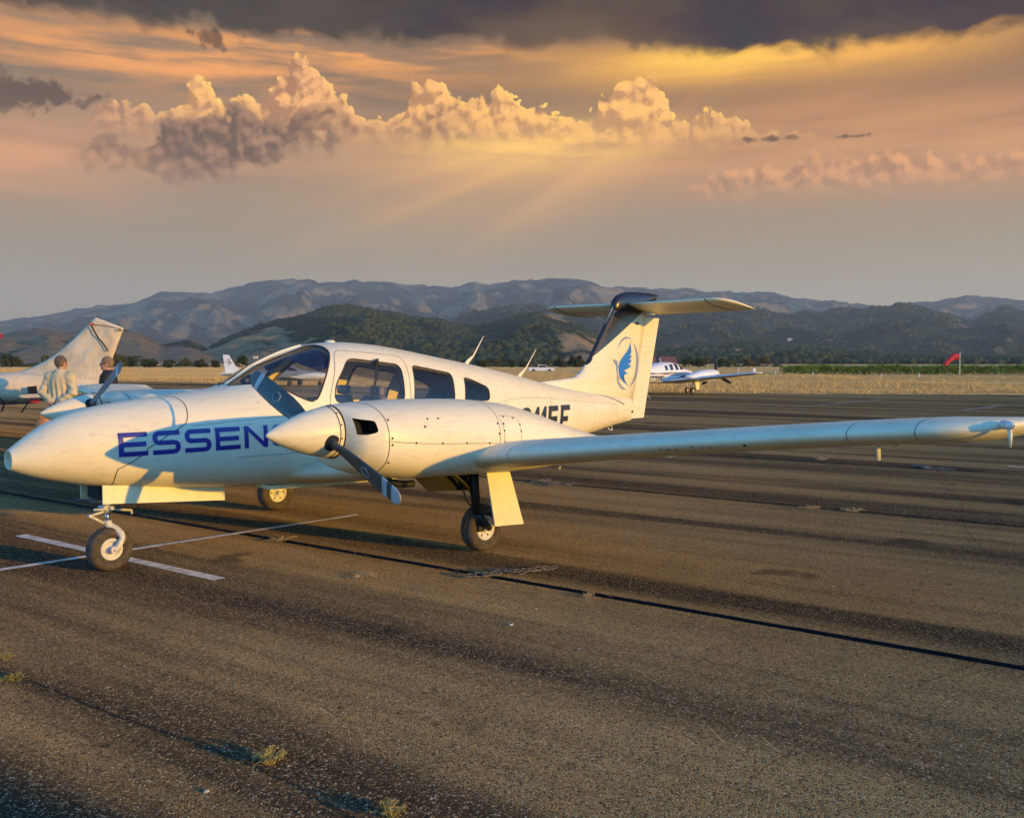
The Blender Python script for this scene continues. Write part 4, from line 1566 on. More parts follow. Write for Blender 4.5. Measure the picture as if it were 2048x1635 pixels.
# nose gear
V, F = tube([(.705, 0, .74), (.705, 0, .50), (.705, 0, .46)], [.032, .032, .03], 14)
ng = mesh('nose_gear_leg', V, F, M['gear'], plane)
V, F = tube([(.705, 0, .47), (.705, 0, .37)], .018, 12)
mesh('oleo_piston', V, F, M['metal'], ng)
V, F = tube(smooth_open([(.705, 0, .40), (.715, 0, .36), (.765, -.04, .315), (.785, -.075, .26), (.745, -.083, .19), (.715, -.083, .165)], 5), [.03] * 6 + [.028] * 8 + [.024] * 12, 12, True)
mesh('nose_fork', V, F, M['gear'], ng)
V, F = join([tube([(.69, 0, .47), (.57, 0, .445)], .011, 8), tube([(.57, 0, .445), (.675, 0, .375)], .012, 8), tube([(.57, -.02, .445), (.57, .02, .445)], .013, 8)])
mesh('torque_link', V, F, M['gear'], ng)
V, F = join([tube([(.58, -.05, .498), (.72, -.05, .487), (.875, -.05, .462)], .010, 8), tube([(.71, -.09, .50), (.71, .09, .50)], .016, 8), tube([(.875, -.05, .462), (.875, -.05, .43)], .008, 6), box((.70, 0, .50), (.09, .10, .03), None, .008)])
mesh('steering_link', V, F, M['gear'], ng)
V, F = box((.72, 0, .64), (.24, .22, .12))
mesh('nose_gear_well', V, F, M['dark'], ng, smooth=False)
nx, nr, nw = .715, .176, .062
prof = [(-nw * .5, .085), (-nw * .85, .10), (-nw, .13), (-nw * .95, .15), (-nw * .8, .164), (-nw * .5, .172), (-nw * .36, .1745), (-nw * .34, .171), (-nw * .24, .171), (-nw * .22, .176), (nw * .22, .176), (nw * .24, .171), (nw * .34, .171), (nw * .36, .1745), (nw * .5, .172), (nw * .8, .164), (nw * .95, .15), (nw, .13), (nw * .85, .10), (nw * .5, .085)]
V, F = lathe(prof, (nx, 0, nr - .006), (0, 1, 0), 48)
mesh('tyre', V, F, M['rubber'], ng)
for q in (-1, 1):
    V, F = lathe([(q * .032, .088), (q * .048, .086), (q * .05, .078), (q * .046, .062), (q * .034, .058), (q * .032, .040), (q * .044, .034), (q * .05, .026), (q * .05, 0)], (nx, 0, nr - .006), (0, 1, 0), 36)
    mesh('wheel_rim', V, F, M['rim'], ng)
    V, F = lathe([(0, .030), (q * .016, .030), (q * .020, .024), (q * .020, .012), (q * .012, .010), (q * .012, 0)], (nx, q * .078, nr - .006), (0, 1, 0), 20)
    mesh('axle_cap', V, F, M['rim'], ng)
for s in (-1, 1):
    p = np.array([(.585, .70), (1.60, .60), (1.60, .478), (.585, .557)])
    V, F = prism([(x_, s * .205, z_) for x_, z_ in p], (0, -s, 0), .012)
    mesh('nose_gear_door', V, F, M['cream'], plane, smooth=False)

# ------------------------------------------------------------------ tail
def half_t(u, t):
    return 5 * t * (0.2969 * np.sqrt(u) - 0.1260 * u - 0.3516 * u**2 + 0.2843 * u**3 - 0.1036 * u**4)


zf = np.array([1.12, 1.30, 1.38, 1.44, 1.50, 1.58, 1.70, 1.9, 2.1, 2.26, 2.36])
xl = np.array([5.70, 5.55, 5.62, 6.44, 6.585, 6.665, 6.775, 6.92, 7.066, 7.18, 7.25])
tk = np.interp(zf, [1.1, 1.44, 2.36], [.13, .13, .095])


def hinge_x(z):
    return np.interp(z, [.875, 2.22, 2.4], [7.60, 7.93, 7.97])


def tail_x(z):
    return np.interp(z, [.875, 2.22, 2.4], [7.945, 8.30, 8.345])


def fin_y(x, z):
    """half thickness of fin and rudder at a point on the side"""
    a, b, t = np.interp(z, zf, xl), tail_x(z), np.interp(z, zf, tk)
    return half_t(np.clip((x - a) / (b - a), 0, 1), t) + .003


rings = []
for z in zf:
    a, h_ = float(np.interp(z, zf, xl)), float(hinge_x(z))
    X = a + (h_ - a) * (1 - np.cos(np.linspace(0, math.pi / 2, 18)))
    Y = fin_y(X, np.full(18, z))
    Y[0] = 0
    rings.append(np.concatenate([np.stack([X[::-1], -Y[::-1], np.full(18, z)], 1), np.stack([X[1:], Y[1:], np.full(17, z)], 1)]))
V, F = loft(rings, True, True)
fin = mesh('tail_fin', V, F, M['paint'], plane)
zr = np.array([.885, .95, 1.1, 1.5, 1.9, 2.23])
rings = []
for z in zr:
    h_, b_ = float(hinge_x(z)) + .006, float(tail_x(z))
    X = np.linspace(h_, b_, 8)
    Y = fin_y(X, np.full(8, max(z, 1.12)))
    Y = np.maximum(Y, .004)
    rings.append(np.concatenate([np.stack([X[::-1], -Y[::-1], np.full(8, z)], 1), np.stack([X, Y, np.full(8, z)], 1)]))
V, F = loft(rings)
rud = mesh('rudder', V, F, M['paint'], plane, smooth=False)
for (x_, z_) in ((7.60, .98), (7.72, 2.14)):
    V, F = box((x_, -.055, z_), (.06, .012, .03), None, .003)
    mesh('hinge_bracket', V, F, M['dark_metal'], rud)


# black leading edge boot and black cap of the fin
zb_ = np.linspace(1.60, 2.355, 24)
rings = []
for z in zb_:
    a = float(np.interp(z, zf, xl))
    e = float(np.interp(z, [1.60, 1.70, 2.27, 2.36], [a + .02, 6.80, 7.80, 7.90]))
    k = np.linspace(0, 1, 10) ** 1.6
    X = a - .004 + (e - a + .004) * k
    Y = fin_y(X, np.full(10, z)) + .003
    Y[0] = 0.0
    rings.append(np.concatenate([np.stack([X[::-1], -Y[::-1], np.full(10, z)], 1), np.stack([X[1:], Y[1:], np.full(9, z)], 1)]))
rg = np.array(rings)
F = []
for i in range(len(rg) - 1):
    for j in range(18):
        F.append((i * 19 + j, i * 19 + j + 1, (i + 1) * 19 + j + 1, (i + 1) * 19 + j))
mesh('leading_edge_boot', rg.reshape(-1, 3), F, M['black_paint'], fin)
# bullet fairing carrying the stabilator
bx = np.array([7.235, 7.26, 7.32, 7.42, 7.52, 7.65, 7.85, 8.05, 8.15, 8.20])
bt = np.array([2.36, 2.43, 2.485, 2.525, 2.545, 2.555, 2.56, 2.558, 2.55, 2.535])
bb = np.array([2.30, 2.27, 2.25, 2.25, 2.26, 2.28, 2.33, 2.41, 2.45, 2.47])
bw = np.array([.02, .045, .058, .068, .075, .08, .075, .06, .045, .03])
rings = []
for x_, t_, b_, w_ in zip(bx, bt, bb, bw):
    k = np.linspace(0, 2 * math.pi, 24, endpoint=False)
    rings.append(np.stack([np.full(24, x_), np.sign(np.cos(k)) * np.abs(np.cos(k)) ** .8 * w_, (t_ + b_) / 2 + np.sin(k) * (t_ - b_) / 2], 1))
V, F = loft(rings)
blt = mesh('fin_cap', V, F, M['black_paint'], plane)
V, F = tube([(8.17, 0, 2.54), (8.24, 0, 2.535), (8.25, 0, 2.52)], [.018, .016, .01], 10)
mesh('tail_beacon', V, F, M['dark_metal'], blt)
# stabilator, trailing edge hanging a little low
for s in (-1, 1):
    S = [(.03, 7.50, .77, 2.392, .095, 0, 8.5), (.6, 7.50, .765, 2.395, .095, 0, 8.5), (1.1, 7.505, .755, 2.398, .09, 0, 8.5), (1.30, 7.51, .75, 2.40, .09, 0, 8.5), (1.38, 7.555, .70, 2.394, .085, 0, 8.5), (1.44, 7.64, .61, 2.382, .075, 0, 8.5), (1.48, 7.76, .48, 2.365, .06, 0, 8.5), (1.50, 7.92, .31, 2.34, .04, 0, 8.5)]
    V, F = wing_mesh([(s * q[0],) + q[1:] for q in S], 18)
    stb = mesh('stabilator', V, F, M['paint'], plane)
    V, F = wing_mesh([(s * y, 7.499, .772, 2.397, .097, 0, 8.5) for y in (1.20, 1.204)], 18)
    mesh('tip_seam', V, F, M['seam'], stb)
    for y in np.arange(.25, 1.2, .05):
        V, F = box((7.80, s * y, 2.318), (.085, .004, .003))
        mesh('rib_line', V, F, M['seam'], stb, smooth=False)

# emblem on the fin: a bird with a raised wing inside an open ring, as on the photo
wing_px = [(7.569, 1.903), (7.545, 1.85), (7.521, 1.806), (7.428, 1.726), (7.335, 1.654), (7.296, 1.583), (7.297, 1.504), (7.329, 1.441), (7.404, 1.392), (7.499, 1.343), (7.559, 1.313), (7.458, 1.404), (7.43, 1.452), (7.462, 1.478), (7.533, 1.477), (7.47, 1.50), (7.43, 1.524), (7.497, 1.541), (7.565, 1.563), (7.586, 1.599), (7.51, 1.595), (7.586, 1.627), (7.596, 1.666), (7.536, 1.659), (7.596, 1.695), (7.59, 1.724), (7.549, 1.716), (7.584, 1.743), (7.595, 1.775), (7.584, 1.807)]
body_px = [(7.165, 1.655), (7.205, 1.672), (7.270, 1.640), (7.284, 1.583), (7.272, 1.510), (7.303, 1.440), (7.385, 1.383), (7.325, 1.405), (7.268, 1.462), (7.245, 1.520), (7.240, 1.585), (7.205, 1.615)]


def arc(a0, a1, wmax, n=40, cx=7.49, cz=1.615, rx=.255, rz=.335, pw=1.0):
    a = np.radians(np.linspace(a0, a1, n))
    w = wmax * np.sin(np.linspace(0, math.pi, n)) ** pw
    o = np.stack([cx + np.cos(a) * (rx + w / 2), cz + np.sin(a) * (rz + w / 2)], 1)
    i_ = np.stack([cx + np.cos(a) * (rx - w / 2), cz + np.sin(a) * (rz - w / 2)], 1)
    return np.concatenate([o, i_[::-1]])


for s in (-1, 1):
    for nm, poly, mt in [('emblem_wing', wing_px, M['logo_blue']), ('emblem_body', body_px, M['logo_grey']), ('emblem_arc', arc(150, 62, .03), M['logo_grey']), ('emblem_arc', arc(58, -70, .058), M['logo_grey']), ('emblem_arc', arc(-85, -155, .04), M['logo_grey'])]:
        uv, tr = tri_poly(np.array(poly), .025)
        Y = fin_y(uv[:, 0], uv[:, 1]) + .0025
        mesh(nm, np.stack([uv[:, 0], s * Y, uv[:, 1]], 1), tr.tolist(), mt, fin)

# aerials, roof vent, tail ring, trim wire
for (x0, z0, x1, z1) in ((4.66, 1.585, 4.885, 1.915), (5.50, 1.43, 5.76, 1.782)):
    V, F = tube([(x0 - .05, 0, z0), (x0 - .02, 0, z0 + .05), (x0 + .3 * (x1 - x0), 0, z0 + .35 * (z1 - z0)), (x1, 0, z1)], [.042, .024, .010, .0045], 10, True, ((0, 1, 0), .35))
    mesh('blade_aerial', V, F, M['paint'], plane)
V, F = lathe([(0, .05), (.012, .048), (.022, .03), (.024, 0)], (2.83, 0, 1.815), (0, 0, 1), 20)
mesh('roof_beacon', V, F, M['paint'], plane)
k = np.linspace(0, 2 * math.pi, 18)
V, F = tube(np.stack([7.20 + np.cos(k) * .05, 0 * k, .79 + np.sin(k) * .03 - np.cos(k) * .02], 1), .008, 6, False)
mesh('tail_tie_down', V, F, M['rim'], plane)
V, F = tube(smooth_open([(7.96, 0, 1.20), (8.03, -.02, 1.18), (8.06, -.03, 1.13)], 5), .003, 6)
mesh('static_wick', V, F, M['rim'], plane)

# ------------------------------------------------------------------ cabin
V, F = box((3.1, 0, .78), (2.9, .98, .02))
mesh('cabin_floor', V, F, M['seat_dark'], plane, smooth=False)
# glareshield over the instrument panel
gp = smooth_open([(1.80, 0, 1.395), (1.95, 0, 1.40), (2.10, 0, 1.385), (2.17, 0, 1.33), (2.18, 0, 1.20)], 5)
ys = np.linspace(-.46, .46, 21)
V = []
for y in ys:
    d_ = .10 * (abs(y) / .46) ** 3 + (.0 if abs(y) > .3 else 0)
    V += [(p[0] - (.0 if p[0] > 2.0 else .0) + .02 * math.cos(y * 6), y * (1 - .12 * (2.18 - p[0])), p[2] - d_) for p in gp]
mesh('glareshield', V, grid_faces(21, len(gp)), M['panel'], plane)
V, F = box((2.16, 0, 1.16), (.03, .9, .36), None, .01)
pnl = mesh('instrument_panel', V, F, M['panel'], plane)
for (y, z, r_) in [(-.34, 1.24, .042), (-.24, 1.24, .042), (-.14, 1.24, .042), (-.34, 1.14, .042), (-.24, 1.14, .042), (-.14, 1.14, .042), (.2, 1.2, .04), (.32, 1.2, .04)]:
    V, F = lathe([(0, r_), (.008, r_), (.008, r_ - .006), (.004, r_ - .008), (.004, 0)], (2.178, y, z), (1, 0, 0), 20)
    mesh('dial', V, F, M['dark_metal'], pnl)
for s in (-1, 1):
    V, F = join([tube([(2.18, s * .24, 1.08), (2.33, s * .24, 1.08)], .014, 10), tube(smooth_open([(2.35, s * .24 - .16, 1.17), (2.34, s * .24 - .16, 1.08), (2.33, s * .24 - .08, 1.05), (2.33, s * .24, 1.08), (2.33, s * .24 + .08, 1.05), (2.34, s * .24 + .16, 1.08), (2.35, s * .24 + .16, 1.17)], 5), .013, 8)])
    mesh('control_yoke', V, F, M['panel'], pnl)
# chart sheets left on the glareshield
V, F = prism([(1.93, -.40, 1.415), (2.00, -.19, 1.425), (2.12, -.23, 1.395), (2.06, -.43, 1.365)], (0, 0, 1), .006)
tag(mesh('paper_chart', V, F, M['paper'], None, smooth=False), 'white paper lying on the glareshield behind the windshield', 'paper')
V, F = lathe([(-.045, .02), (-.04, .045), (-.015, .06), (.015, .06), (.04, .045), (.045, .02)], (2.02, .12, 1.47), (.5, .8, 0), 20)
hs_ = empty('headset', (2.02, .12, 1.40))
tag(hs_, 'dark pilot headset hanging behind the windshield', 'headset')
mesh('ear_cup', V, F, M['dark'], hs_)
V, F = tube(smooth_open([(2.02, .12, 1.51), (2.06, .16, 1.55), (2.08, .26, 1.56), (2.06, .32, 1.50)], 5), .008, 8)
mesh('headband', V, F, M['dark'], hs_)
# sun visors against the head of the windshield
for s in (1, -1):
    q = dens(round_poly([(2.26, 12), (2.555, 12), (2.575, 34), (2.50, 46), (2.40, 47), (2.27, 30)], [.03, 3, 3, 3, 3, 3], 5) / np.array([1, 60]), 40) * np.array([1, 60])
    uv, tr = tri_poly(q / np.array([1, 60]), .06)
    mesh('sun_visor', FUS.off(uv[:, 0], s * np.radians(uv[:, 1] * 60), -.035), tr.tolist(), M['visor'], plane)
    uv2 = FUS.off(uv[:, 0], s * np.radians(uv[:, 1] * 60), -.041)


def seat(x, y, m1, dz=0.0):
    V, F = join([box((x, y, 1.02 + dz), (.46, .44, .13), None, .05)])
    o = mesh('seat_cushion', V, F, m1, plane)
    rings = []
    for h_, w_, d_ in ((0, .20, .06), (.12, .21, .065), (.24, .21, .06), (.33, .19, .05), (.38, .14, .04)):
        k = np.linspace(0, 2 * math.pi, 20, endpoint=False)
        rings.append(np.stack([x + .24 + h_ * .28 + np.sign(np.cos(k)) * np.abs(np.cos(k)) ** .6 * d_, y + np.sign(np.sin(k)) * np.abs(np.sin(k)) ** .6 * w_, np.full(20, 1.03 + dz + h_)], 1))
    V, F = loft(rings)
    b_ = mesh('seat_back', V, F, m1, o)
    V, F = box((x + .38, y, 1.46 + dz), (.06, .17, .09), None, .03)
    mesh('headrest', V, F, m1, o)


for y in (-.26, .26):
    seat(2.80, y, M['leather'], -.10)
    seat(3.60, y, M['seat_dark'], -.17)
# shoulder belt hanging from the roof
V, F = tube(smooth_open([(3.02, -.46, 1.66), (3.03, -.44, 1.50), (2.99, -.43, 1.34), (2.97, -.43, 1.22)], 6), [.022] * 7 + [.014] * 12, 8, True, ((0, 1, 0), .25))
mesh('shoulder_belt', V, F, M['dark'], plane)


# ------------------------------------------------------------------ rivet rows (too small to pick apart singly)
def rivets(points, normals, r_, name, mat, parent):
    P, Nn = np.asarray(points, float), np.asarray(normals, float)
    Nn = Nn / (np.linalg.norm(Nn, axis=1)[:, None] + 1e-9)
    ref = np.where(np.abs(Nn[:, 2:3]) < .9, np.array([[0, 0, 1.0]]), np.array([[1.0, 0, 0]]))
    a = np.cross(Nn, ref)
    a /= np.linalg.norm(a, axis=1)[:, None]
    b = np.cross(Nn, a)
    k = np.linspace(0, 2 * math.pi, 6, endpoint=False)
    ring = P[:, None] + (np.cos(k)[None, :, None] * a[:, None] + np.sin(k)[None, :, None] * b[:, None]) * r_ + Nn[:, None] * .0006
    top = P + Nn * .0022
    V = np.concatenate([ring, top[:, None]], 1)
    F = np.concatenate([np.array([[i, (i + 1) % 6, 6] for i in range(6)])[None] + (np.arange(len(P)) * 7)[:, None, None]]).reshape(-1, 3)
    return fast_mesh(name, V.reshape(-1, 3), F, mat, parent, smooth=True, kind='stuff')


M['rivet'] = pbr('rivet_head', (0.30, 0.26, 0.20), 0.5, metal=0.2)
pu, pt_ = [], []
for sd_ in (1, -1):
    for xx in (4.60, 4.76, 5.2, 5.61, 6.1, 6.56, 6.9):
        zt_, zb_ = float(pchip(XT, TT, xx)), float(pchip(XB, BB, xx))
        for z_ in np.arange(zb_ + .03, zt_ - .02, .035):
            pu.append(xx + .012)
            pt_.append(float(FUS.th_of(xx, z_, sd_)))
    for zfun in (lambda x: 1.24 - .03 * (x - 5) ** 2, lambda x: .80 + .03 * (x - 4)):
        for xx in np.arange(4.0, 7.1, .04):
            pu.append(xx)
            pt_.append(float(FUS.th_of(xx, zfun(xx), sd_)))
    for xx in np.arange(.70, 1.1, .045):
        pu.append(xx)
        pt_.append(sd_ * math.radians(118 - 14 * (xx - .7)))
    for xx in np.arange(1.3, 2.2, .04):
        pu.append(xx)
        pt_.append(float(FUS.th_of(xx, .855, sd_)))
pu, pt_ = np.array(pu), np.array(pt_)
rivets(FUS.pt(pu, pt_), FUS.nrm(pu, pt_), .0032, 'rivets', M['rivet'], fus)
for s in (-1, 1):
    S = np.array(wing_secs(-1))
    pts, nrm_ = [], []
    for y_ in np.arange(2.65, 5.4, .035):
        p = [np.interp(y_, -S[:, 0], S[:, k]) for k in range(1, 7)]
        for u_, up in ((.13, -1), (.06, -1), (.30, 1), (.55, 1)):
            yt = float(half_t(u_, p[3])) + .0008
            yc = p[4] * 4 * u_ * (1 - u_)
            pts.append((p[0] + u_ * p[1], s * y_, p[2] + (yc + up * yt) * p[1] - u_ * p[1] * math.sin(math.radians(p[5]))))
            nrm_.append((-.25 if u_ < .2 else -.05, s * -.12, up))
    rivets(pts, nrm_, .0036, 'rivets', M['rivet'], wings[s])

# chipped paint along the port leading edge
r_ = np.random.default_rng(15)
S = np.array(wing_secs(-1))
for k in range(16):
    y_ = r_.choice([3.95, 4.05, 4.22, 4.4]) + r_.normal(0, .05)
    p = [np.interp(y_, -S[:, 0], S[:, q]) for q in range(1, 7)]
    u_ = r_.uniform(.004, .03)
    yt = float(half_t(u_, p[3])) * p[1]
    c = np.array([p[0] + u_ * p[1] - .002, -y_, p[2] - yt - .0005])
    m_ = 7
    a = np.sort(r_.uniform(0, 2 * math.pi, m_))
    rad = r_.uniform(.003, .009, m_)
    e1, e2 = np.array([0, 1.0, -.12]), np.array([.55, 0, -.8])
    nn = np.array([-.8, 0, -.55])
    V = [c + nn * .003 + e1 * math.cos(q) * w_ * 1.7 + e2 * math.sin(q) * w_ * .7 for q, w_ in zip(a, rad)]
    mesh('paint_chip', V, [tuple(range(m_))], M['dark_metal'], wings[-1], smooth=False)

# ------------------------------------------------------------------ hills
def hill_mat(name, grass, scrub, amount, wood, scale):
    """dry grass slopes with chaparral; 'mask' is the wood cover stored when the terrain is built"""
    m, N, out = new_mat(name)
    p = N.n('ShaderNodeBsdfPrincipled')
    g = N.n('ShaderNodeNewGeometry').outputs['Position']
    at_ = N.n('ShaderNodeAttribute')
    at_.attribute_name = 'mask'
    f = N.noise(g, scale, 8, 0.68)
    f2 = N.noise(g, scale * 5, 5, 0.7)
    c = N.mix(N.step(f2, 0.3, 0.7), grass, tuple(q * 0.72 for q in grass[:3]) + (1,))
    k = N.m('ADD', N.m('MULTIPLY', N.m('SUBTRACT', f, 0.5), 1.6), N.m('SUBTRACT', at_.outputs['Fac'], 1.0 - amount))
    c = N.mix(N.step(k, -0.06, 0.10), c, N.mix(N.step(f2, 0.35, 0.65), scrub, tuple(q * 0.5 for q in scrub[:3]) + (1,)))
    N.put(p.inputs['Base Color'], c)
    p.inputs['Roughness'].default_value = 1.0
    p.inputs['Specular IOR Level'].default_value = 0.0
    b = N.n('ShaderNodeBump')
    b.inputs['Strength'].default_value = 1.0
    b.inputs['Distance'].default_value = 6.0 * (0.02 / scale) * 0.5
    N.put(b.inputs['Height'], N.noise(g, scale * 3.0, 6, 0.75))
    N.put(p.inputs['Normal'], b.outputs[0])
    N.t.links.new(p.outputs[0], out.inputs[0])
    return m


def ridge(name, crest, d_toe, d_crest, d_back, relief, spur, seed, mat, ns=420, nd=90, sharp=1.0, wood_fn=None, wander=0.12):
    """hill range: crest given as photo points, standing at its own distance; spurs run down towards the valley"""
    cp = np.array(sorted(crest), float)
    sx = np.linspace(-780, 2830, ns)
    py = np.interp(sx, cp[:, 0], cp[:, 1])
    s = (sx - 1024) / FPX
    el = np.tan(-PITCH - np.arctan((py - 817.5) / FPX))
    # slopes: t=0 toe, t=1 crest, beyond is the far side
    t = np.concatenate([np.linspace(0, 1, nd) ** 0.85, np.linspace(1.04, 1.6, 12)])
    S, T = np.meshgrid(s, t, indexing='ij')
    D0 = d_toe + (d_crest - d_toe) * np.minimum(T, 1) + np.maximum(T - 1, 0) / 0.6 * (d_back - d_crest)
    wn = 1 + wander * fbm(S * 5 + seed, T * 0 + seed, 3)
    D = D0 * (1 + (wn - 1) * np.clip(T, 0, 1))
    X = S * D / d_crest * 1.0
    H = np.repeat((el)[:, None], len(t), 1) * (D0[0, nd - 1] * (1 + (wn - 1)))
    up = np.clip(T, 0, 1)
    prof = up ** 1.25 * (1 - 0.0 * up)
    prof = np.where(T > 1, 1 - ((T - 1) / 0.6) ** 1.3, prof)
    lat = S * d_crest / spur
    lon = D / spur
    wx = 0.55 * fbm(lat * 0.6 + seed * 3, lon * 0.6, 3)
    rg = fbm(lat + wx + seed, lon * 0.42 + wx * 0.5 - seed, 6, 0.56, ridged=True)
    env = np.where(T <= 1, np.sin(np.clip(up, 0, 1) * math.pi) ** 0.8 * (1 - 0.35 * up), 0.2)
    fine = fbm(lat * 3.0 + 9, lon * 3.0, 5)
    Z = H * (prof + relief * (rg - 0.25) * env + 0.20 * relief * fine * np.clip(up * 3, 0, 1))
    Z = np.maximum(Z, -2 + 0 * Z)
    P = CAM[None, None, :2] + D[..., None] * (FH[None, None, :2] + RT[None, None, :2] * S[..., None])
    V = np.concatenate([P, Z[..., None]], -1)
    nu, nv = S.shape
    V = V.reshape(-1, 3)
    F = np.array(grid_faces(nu, nv))[:, ::-1]
    o = fast_mesh(name, V, F, mat, None, smooth=True)
    wood = wood_fn(sx[:, None] + 0 * T, T, rg, fine) if wood_fn else 0.5 + 0.5 * fine - 0.35 * rg
    at_ = o.data.attributes.new('mask', 'FLOAT', 'POINT')
    at_.data.foreach_set('value', np.ascontiguousarray(np.clip(wood, 0, 1.5).ravel(), np.float32))
    tag(o, kind='structure')
    return o, V.reshape(nu, nv, 3), wood


far_crest = [(-780, 690), (-300, 668), (0, 642), (50, 634), (100, 629), (165, 617), (195, 610), (225, 612), (280, 602), (325, 589), (370, 586), (415, 588), (460, 580), (505, 567.5), (540, 561), (590, 561), (650, 564), (725, 565), (780, 564), (825, 567), (875, 575), (905, 579), (950, 567), (1024, 561), (1109, 558), (1174, 565), (1224, 572), (1304, 577), (1364, 579), (1404, 585), (1484, 584), (1554, 592), (1624, 597), (1724, 608), (1759, 612), (1800, 612), (1844, 607), (1894, 597), (1939, 593), (2000, 596), (2048, 599), (2300, 610), (2830, 640)]
mid_crest = [(-780, 700), (200, 700), (600, 690), (760, 672), (850, 655), (900, 640), (960, 622), (1024, 611), (1100, 613), (1200, 620), (1330, 614), (1420, 612), (1499, 617), (1570, 622), (1644, 625), (1724, 615), (1784, 607), (1824, 610), (1874, 622), (1914, 632), (1939, 641), (1974, 627), (2004, 616), (2048, 622), (2200, 630), (2830, 650)]
near_crest = [(-780, 706), (380, 705), (415, 692), (440, 682), (480, 665), (520, 652), (560, 642), (600, 632), (640, 620), (670, 613), (700, 613), (740, 617), (780, 622), (820, 635), (850, 637), (880, 635), (915, 650), (960, 655), (1000, 645), (1040, 630), (1074, 622), (1124, 635), (1159, 647), (1199, 675), (1250, 690), (1330, 700), (1420, 690), (1500, 682), (1600, 690), (1720, 702), (1850, 712), (2830, 716)]
left_crest = [(-780, 690), (-200, 668), (0, 667), (30, 660), (80, 655), (140, 662), (190, 655), (225, 652), (250, 656), (280, 664), (320, 685), (350, 681), (380, 674), (400, 681), (425, 702), (500, 712), (600, 716), (2830, 719)]

GR_FAR = (0.24, 0.18, 0.105, 1)
M['hill_far'] = hill_mat('far_range_slopes', GR_FAR, (0.045, 0.062, 0.048, 1), 0.76, 0, 0.0022)
M['hill_mid'] = hill_mat('wooded_range', (0.22, 0.16, 0.09, 1), (0.026, 0.044, 0.028, 1), 1.02, 0, 0.006)
M['hill_near'] = hill_mat('grass_hill', (0.36, 0.235, 0.115, 1), (0.045, 0.055, 0.028, 1), 0.60, 0, 0.010)
M['hill_left'] = hill_mat('foothill', (0.27, 0.19, 0.105, 1), (0.050, 0.055, 0.035, 1), 0.55, 0, 0.008)

ridge('far_mountain_range', far_crest, 3400, 6800, 8600, 0.46, 900.0, 4.2, M['hill_far'], 900, 190)
_, midV, midW = ridge('wooded_mountain_range', mid_crest, 1750, 3500, 4300, 0.40, 560.0, 1.7, M['hill_mid'], 640, 120)


def near_wood(sx, T, rg, fine):
    k = np.interp(sx, [380, 470, 560, 640, 700, 760, 900, 1060, 1130, 1200, 1300, 1500, 2000], [.30, .32, .42, .55, .85, 1.0, 1.0, .85, .55, .50, .9, .9, 1.0])
    top = np.clip((T - 0.62) * 2.2, 0, .55)
    return k + top * (sx > 420) * (sx < 800) + 0.40 * fine - 0.22 * rg


_, nearV, nearW = ridge('grass_hill', near_crest, 820, 1750, 2200, 0.40, 300.0, 8.3, M['hill_near'], 700, 130, wood_fn=near_wood)
_, leftV, leftW = ridge('foothill', left_crest, 900, 1500, 1900, 0.40, 300.0, 2.9, M['hill_left'], 420, 80)


# ------------------------------------------------------------------ woods on the slopes: too many to count, one mass for each hill
M['leaf_far'] = pbr('oak_canopy', (0.034, 0.050, 0.024), 0.95, spec=0.05, noise=0.55, nscale=0.06, ncol=(0.060, 0.066, 0.032))


def ico_blob():
    bm = bmesh.new()
    bmesh.ops.create_icosphere(bm, subdivisions=1, radius=1.0)
    V = np.array([v.co[:] for v in bm.verts])
    F = np.array([[v.index for v in f.verts] for f in bm.faces])
    bm.free()
    return V, F


def scatter_wood(name, G, Wd, n, thr, size, seed):
    r = np.random.default_rng(seed)
    bv, bf = ico_blob()
    nu, nv = G.shape[:2]
    Vs, Fs = [], []
    cnt = 0
    tries = 0
    I = r.random(n * 8) * (nu - 2)
    J = r.random(n * 8) ** 0.8 * (nv - 14)
    ii, jj = I.astype(int), J.astype(int)
    u, v = (I - ii)[:, None], (J - jj)[:, None]
    P = (G[ii, jj] * (1 - u) + G[ii + 1, jj] * u) * (1 - v) + (G[ii, jj + 1] * (1 - u) + G[ii + 1, jj + 1] * u) * v
    Wq = Wd[ii, jj]
    cl = fbm(P[:, 0] * 0.011 + seed, P[:, 1] * 0.011, 4)
    sc = (P - CAM)
    dep = sc[:, :2] @ FH[:2]
    col = 1024 + FPX * (sc[:, :2] @ RT[:2]) / dep
    ok = (Wq + 0.55 * cl + 0.25 * (r.random(len(P)) - 0.5) > thr) & (col > -500) & (col < 2550)
    P = P[ok][:n]
    k = len(P)
    s = size * (0.55 + 0.9 * r.random(k) ** 1.5)
    sq = np.stack([s * (0.8 + .5 * r.random(k)), s * (0.8 + .5 * r.random(k)), s * (0.65 + .4 * r.random(k))], 1)
    jit = 1 + 0.38 * (r.random((k, len(bv), 1)) - 0.5) * 2
    V = bv[None] * jit * sq[:, None] + P[:, None] + np.array([0, 0, 0.45])[None, None] * s[:, None, None]
    F = bf[None] + (np.arange(k) * len(bv))[:, None, None]
    o = fast_mesh(name, V.reshape(-1, 3), F.reshape(-1, 3), M['leaf_far'], None, smooth=False)
    return o


tag(scatter_wood('hillside_oak_wood', nearV, nearW, 24000, 0.80, 3.3, 5), 'dark oak wood covering the nearer brown hills', 'woodland', kind='stuff')
tag(scatter_wood('forest_cover', midV, midW, 34000, 0.50, 5.6, 6), 'dense dark forest over the mountain side on the right', 'forest', kind='stuff')
tag(scatter_wood('foothill_scrub', leftV, leftW, 5000, 0.80, 2.8, 8), 'scattered dark scrub on the left foothills', 'scrub', kind='stuff')


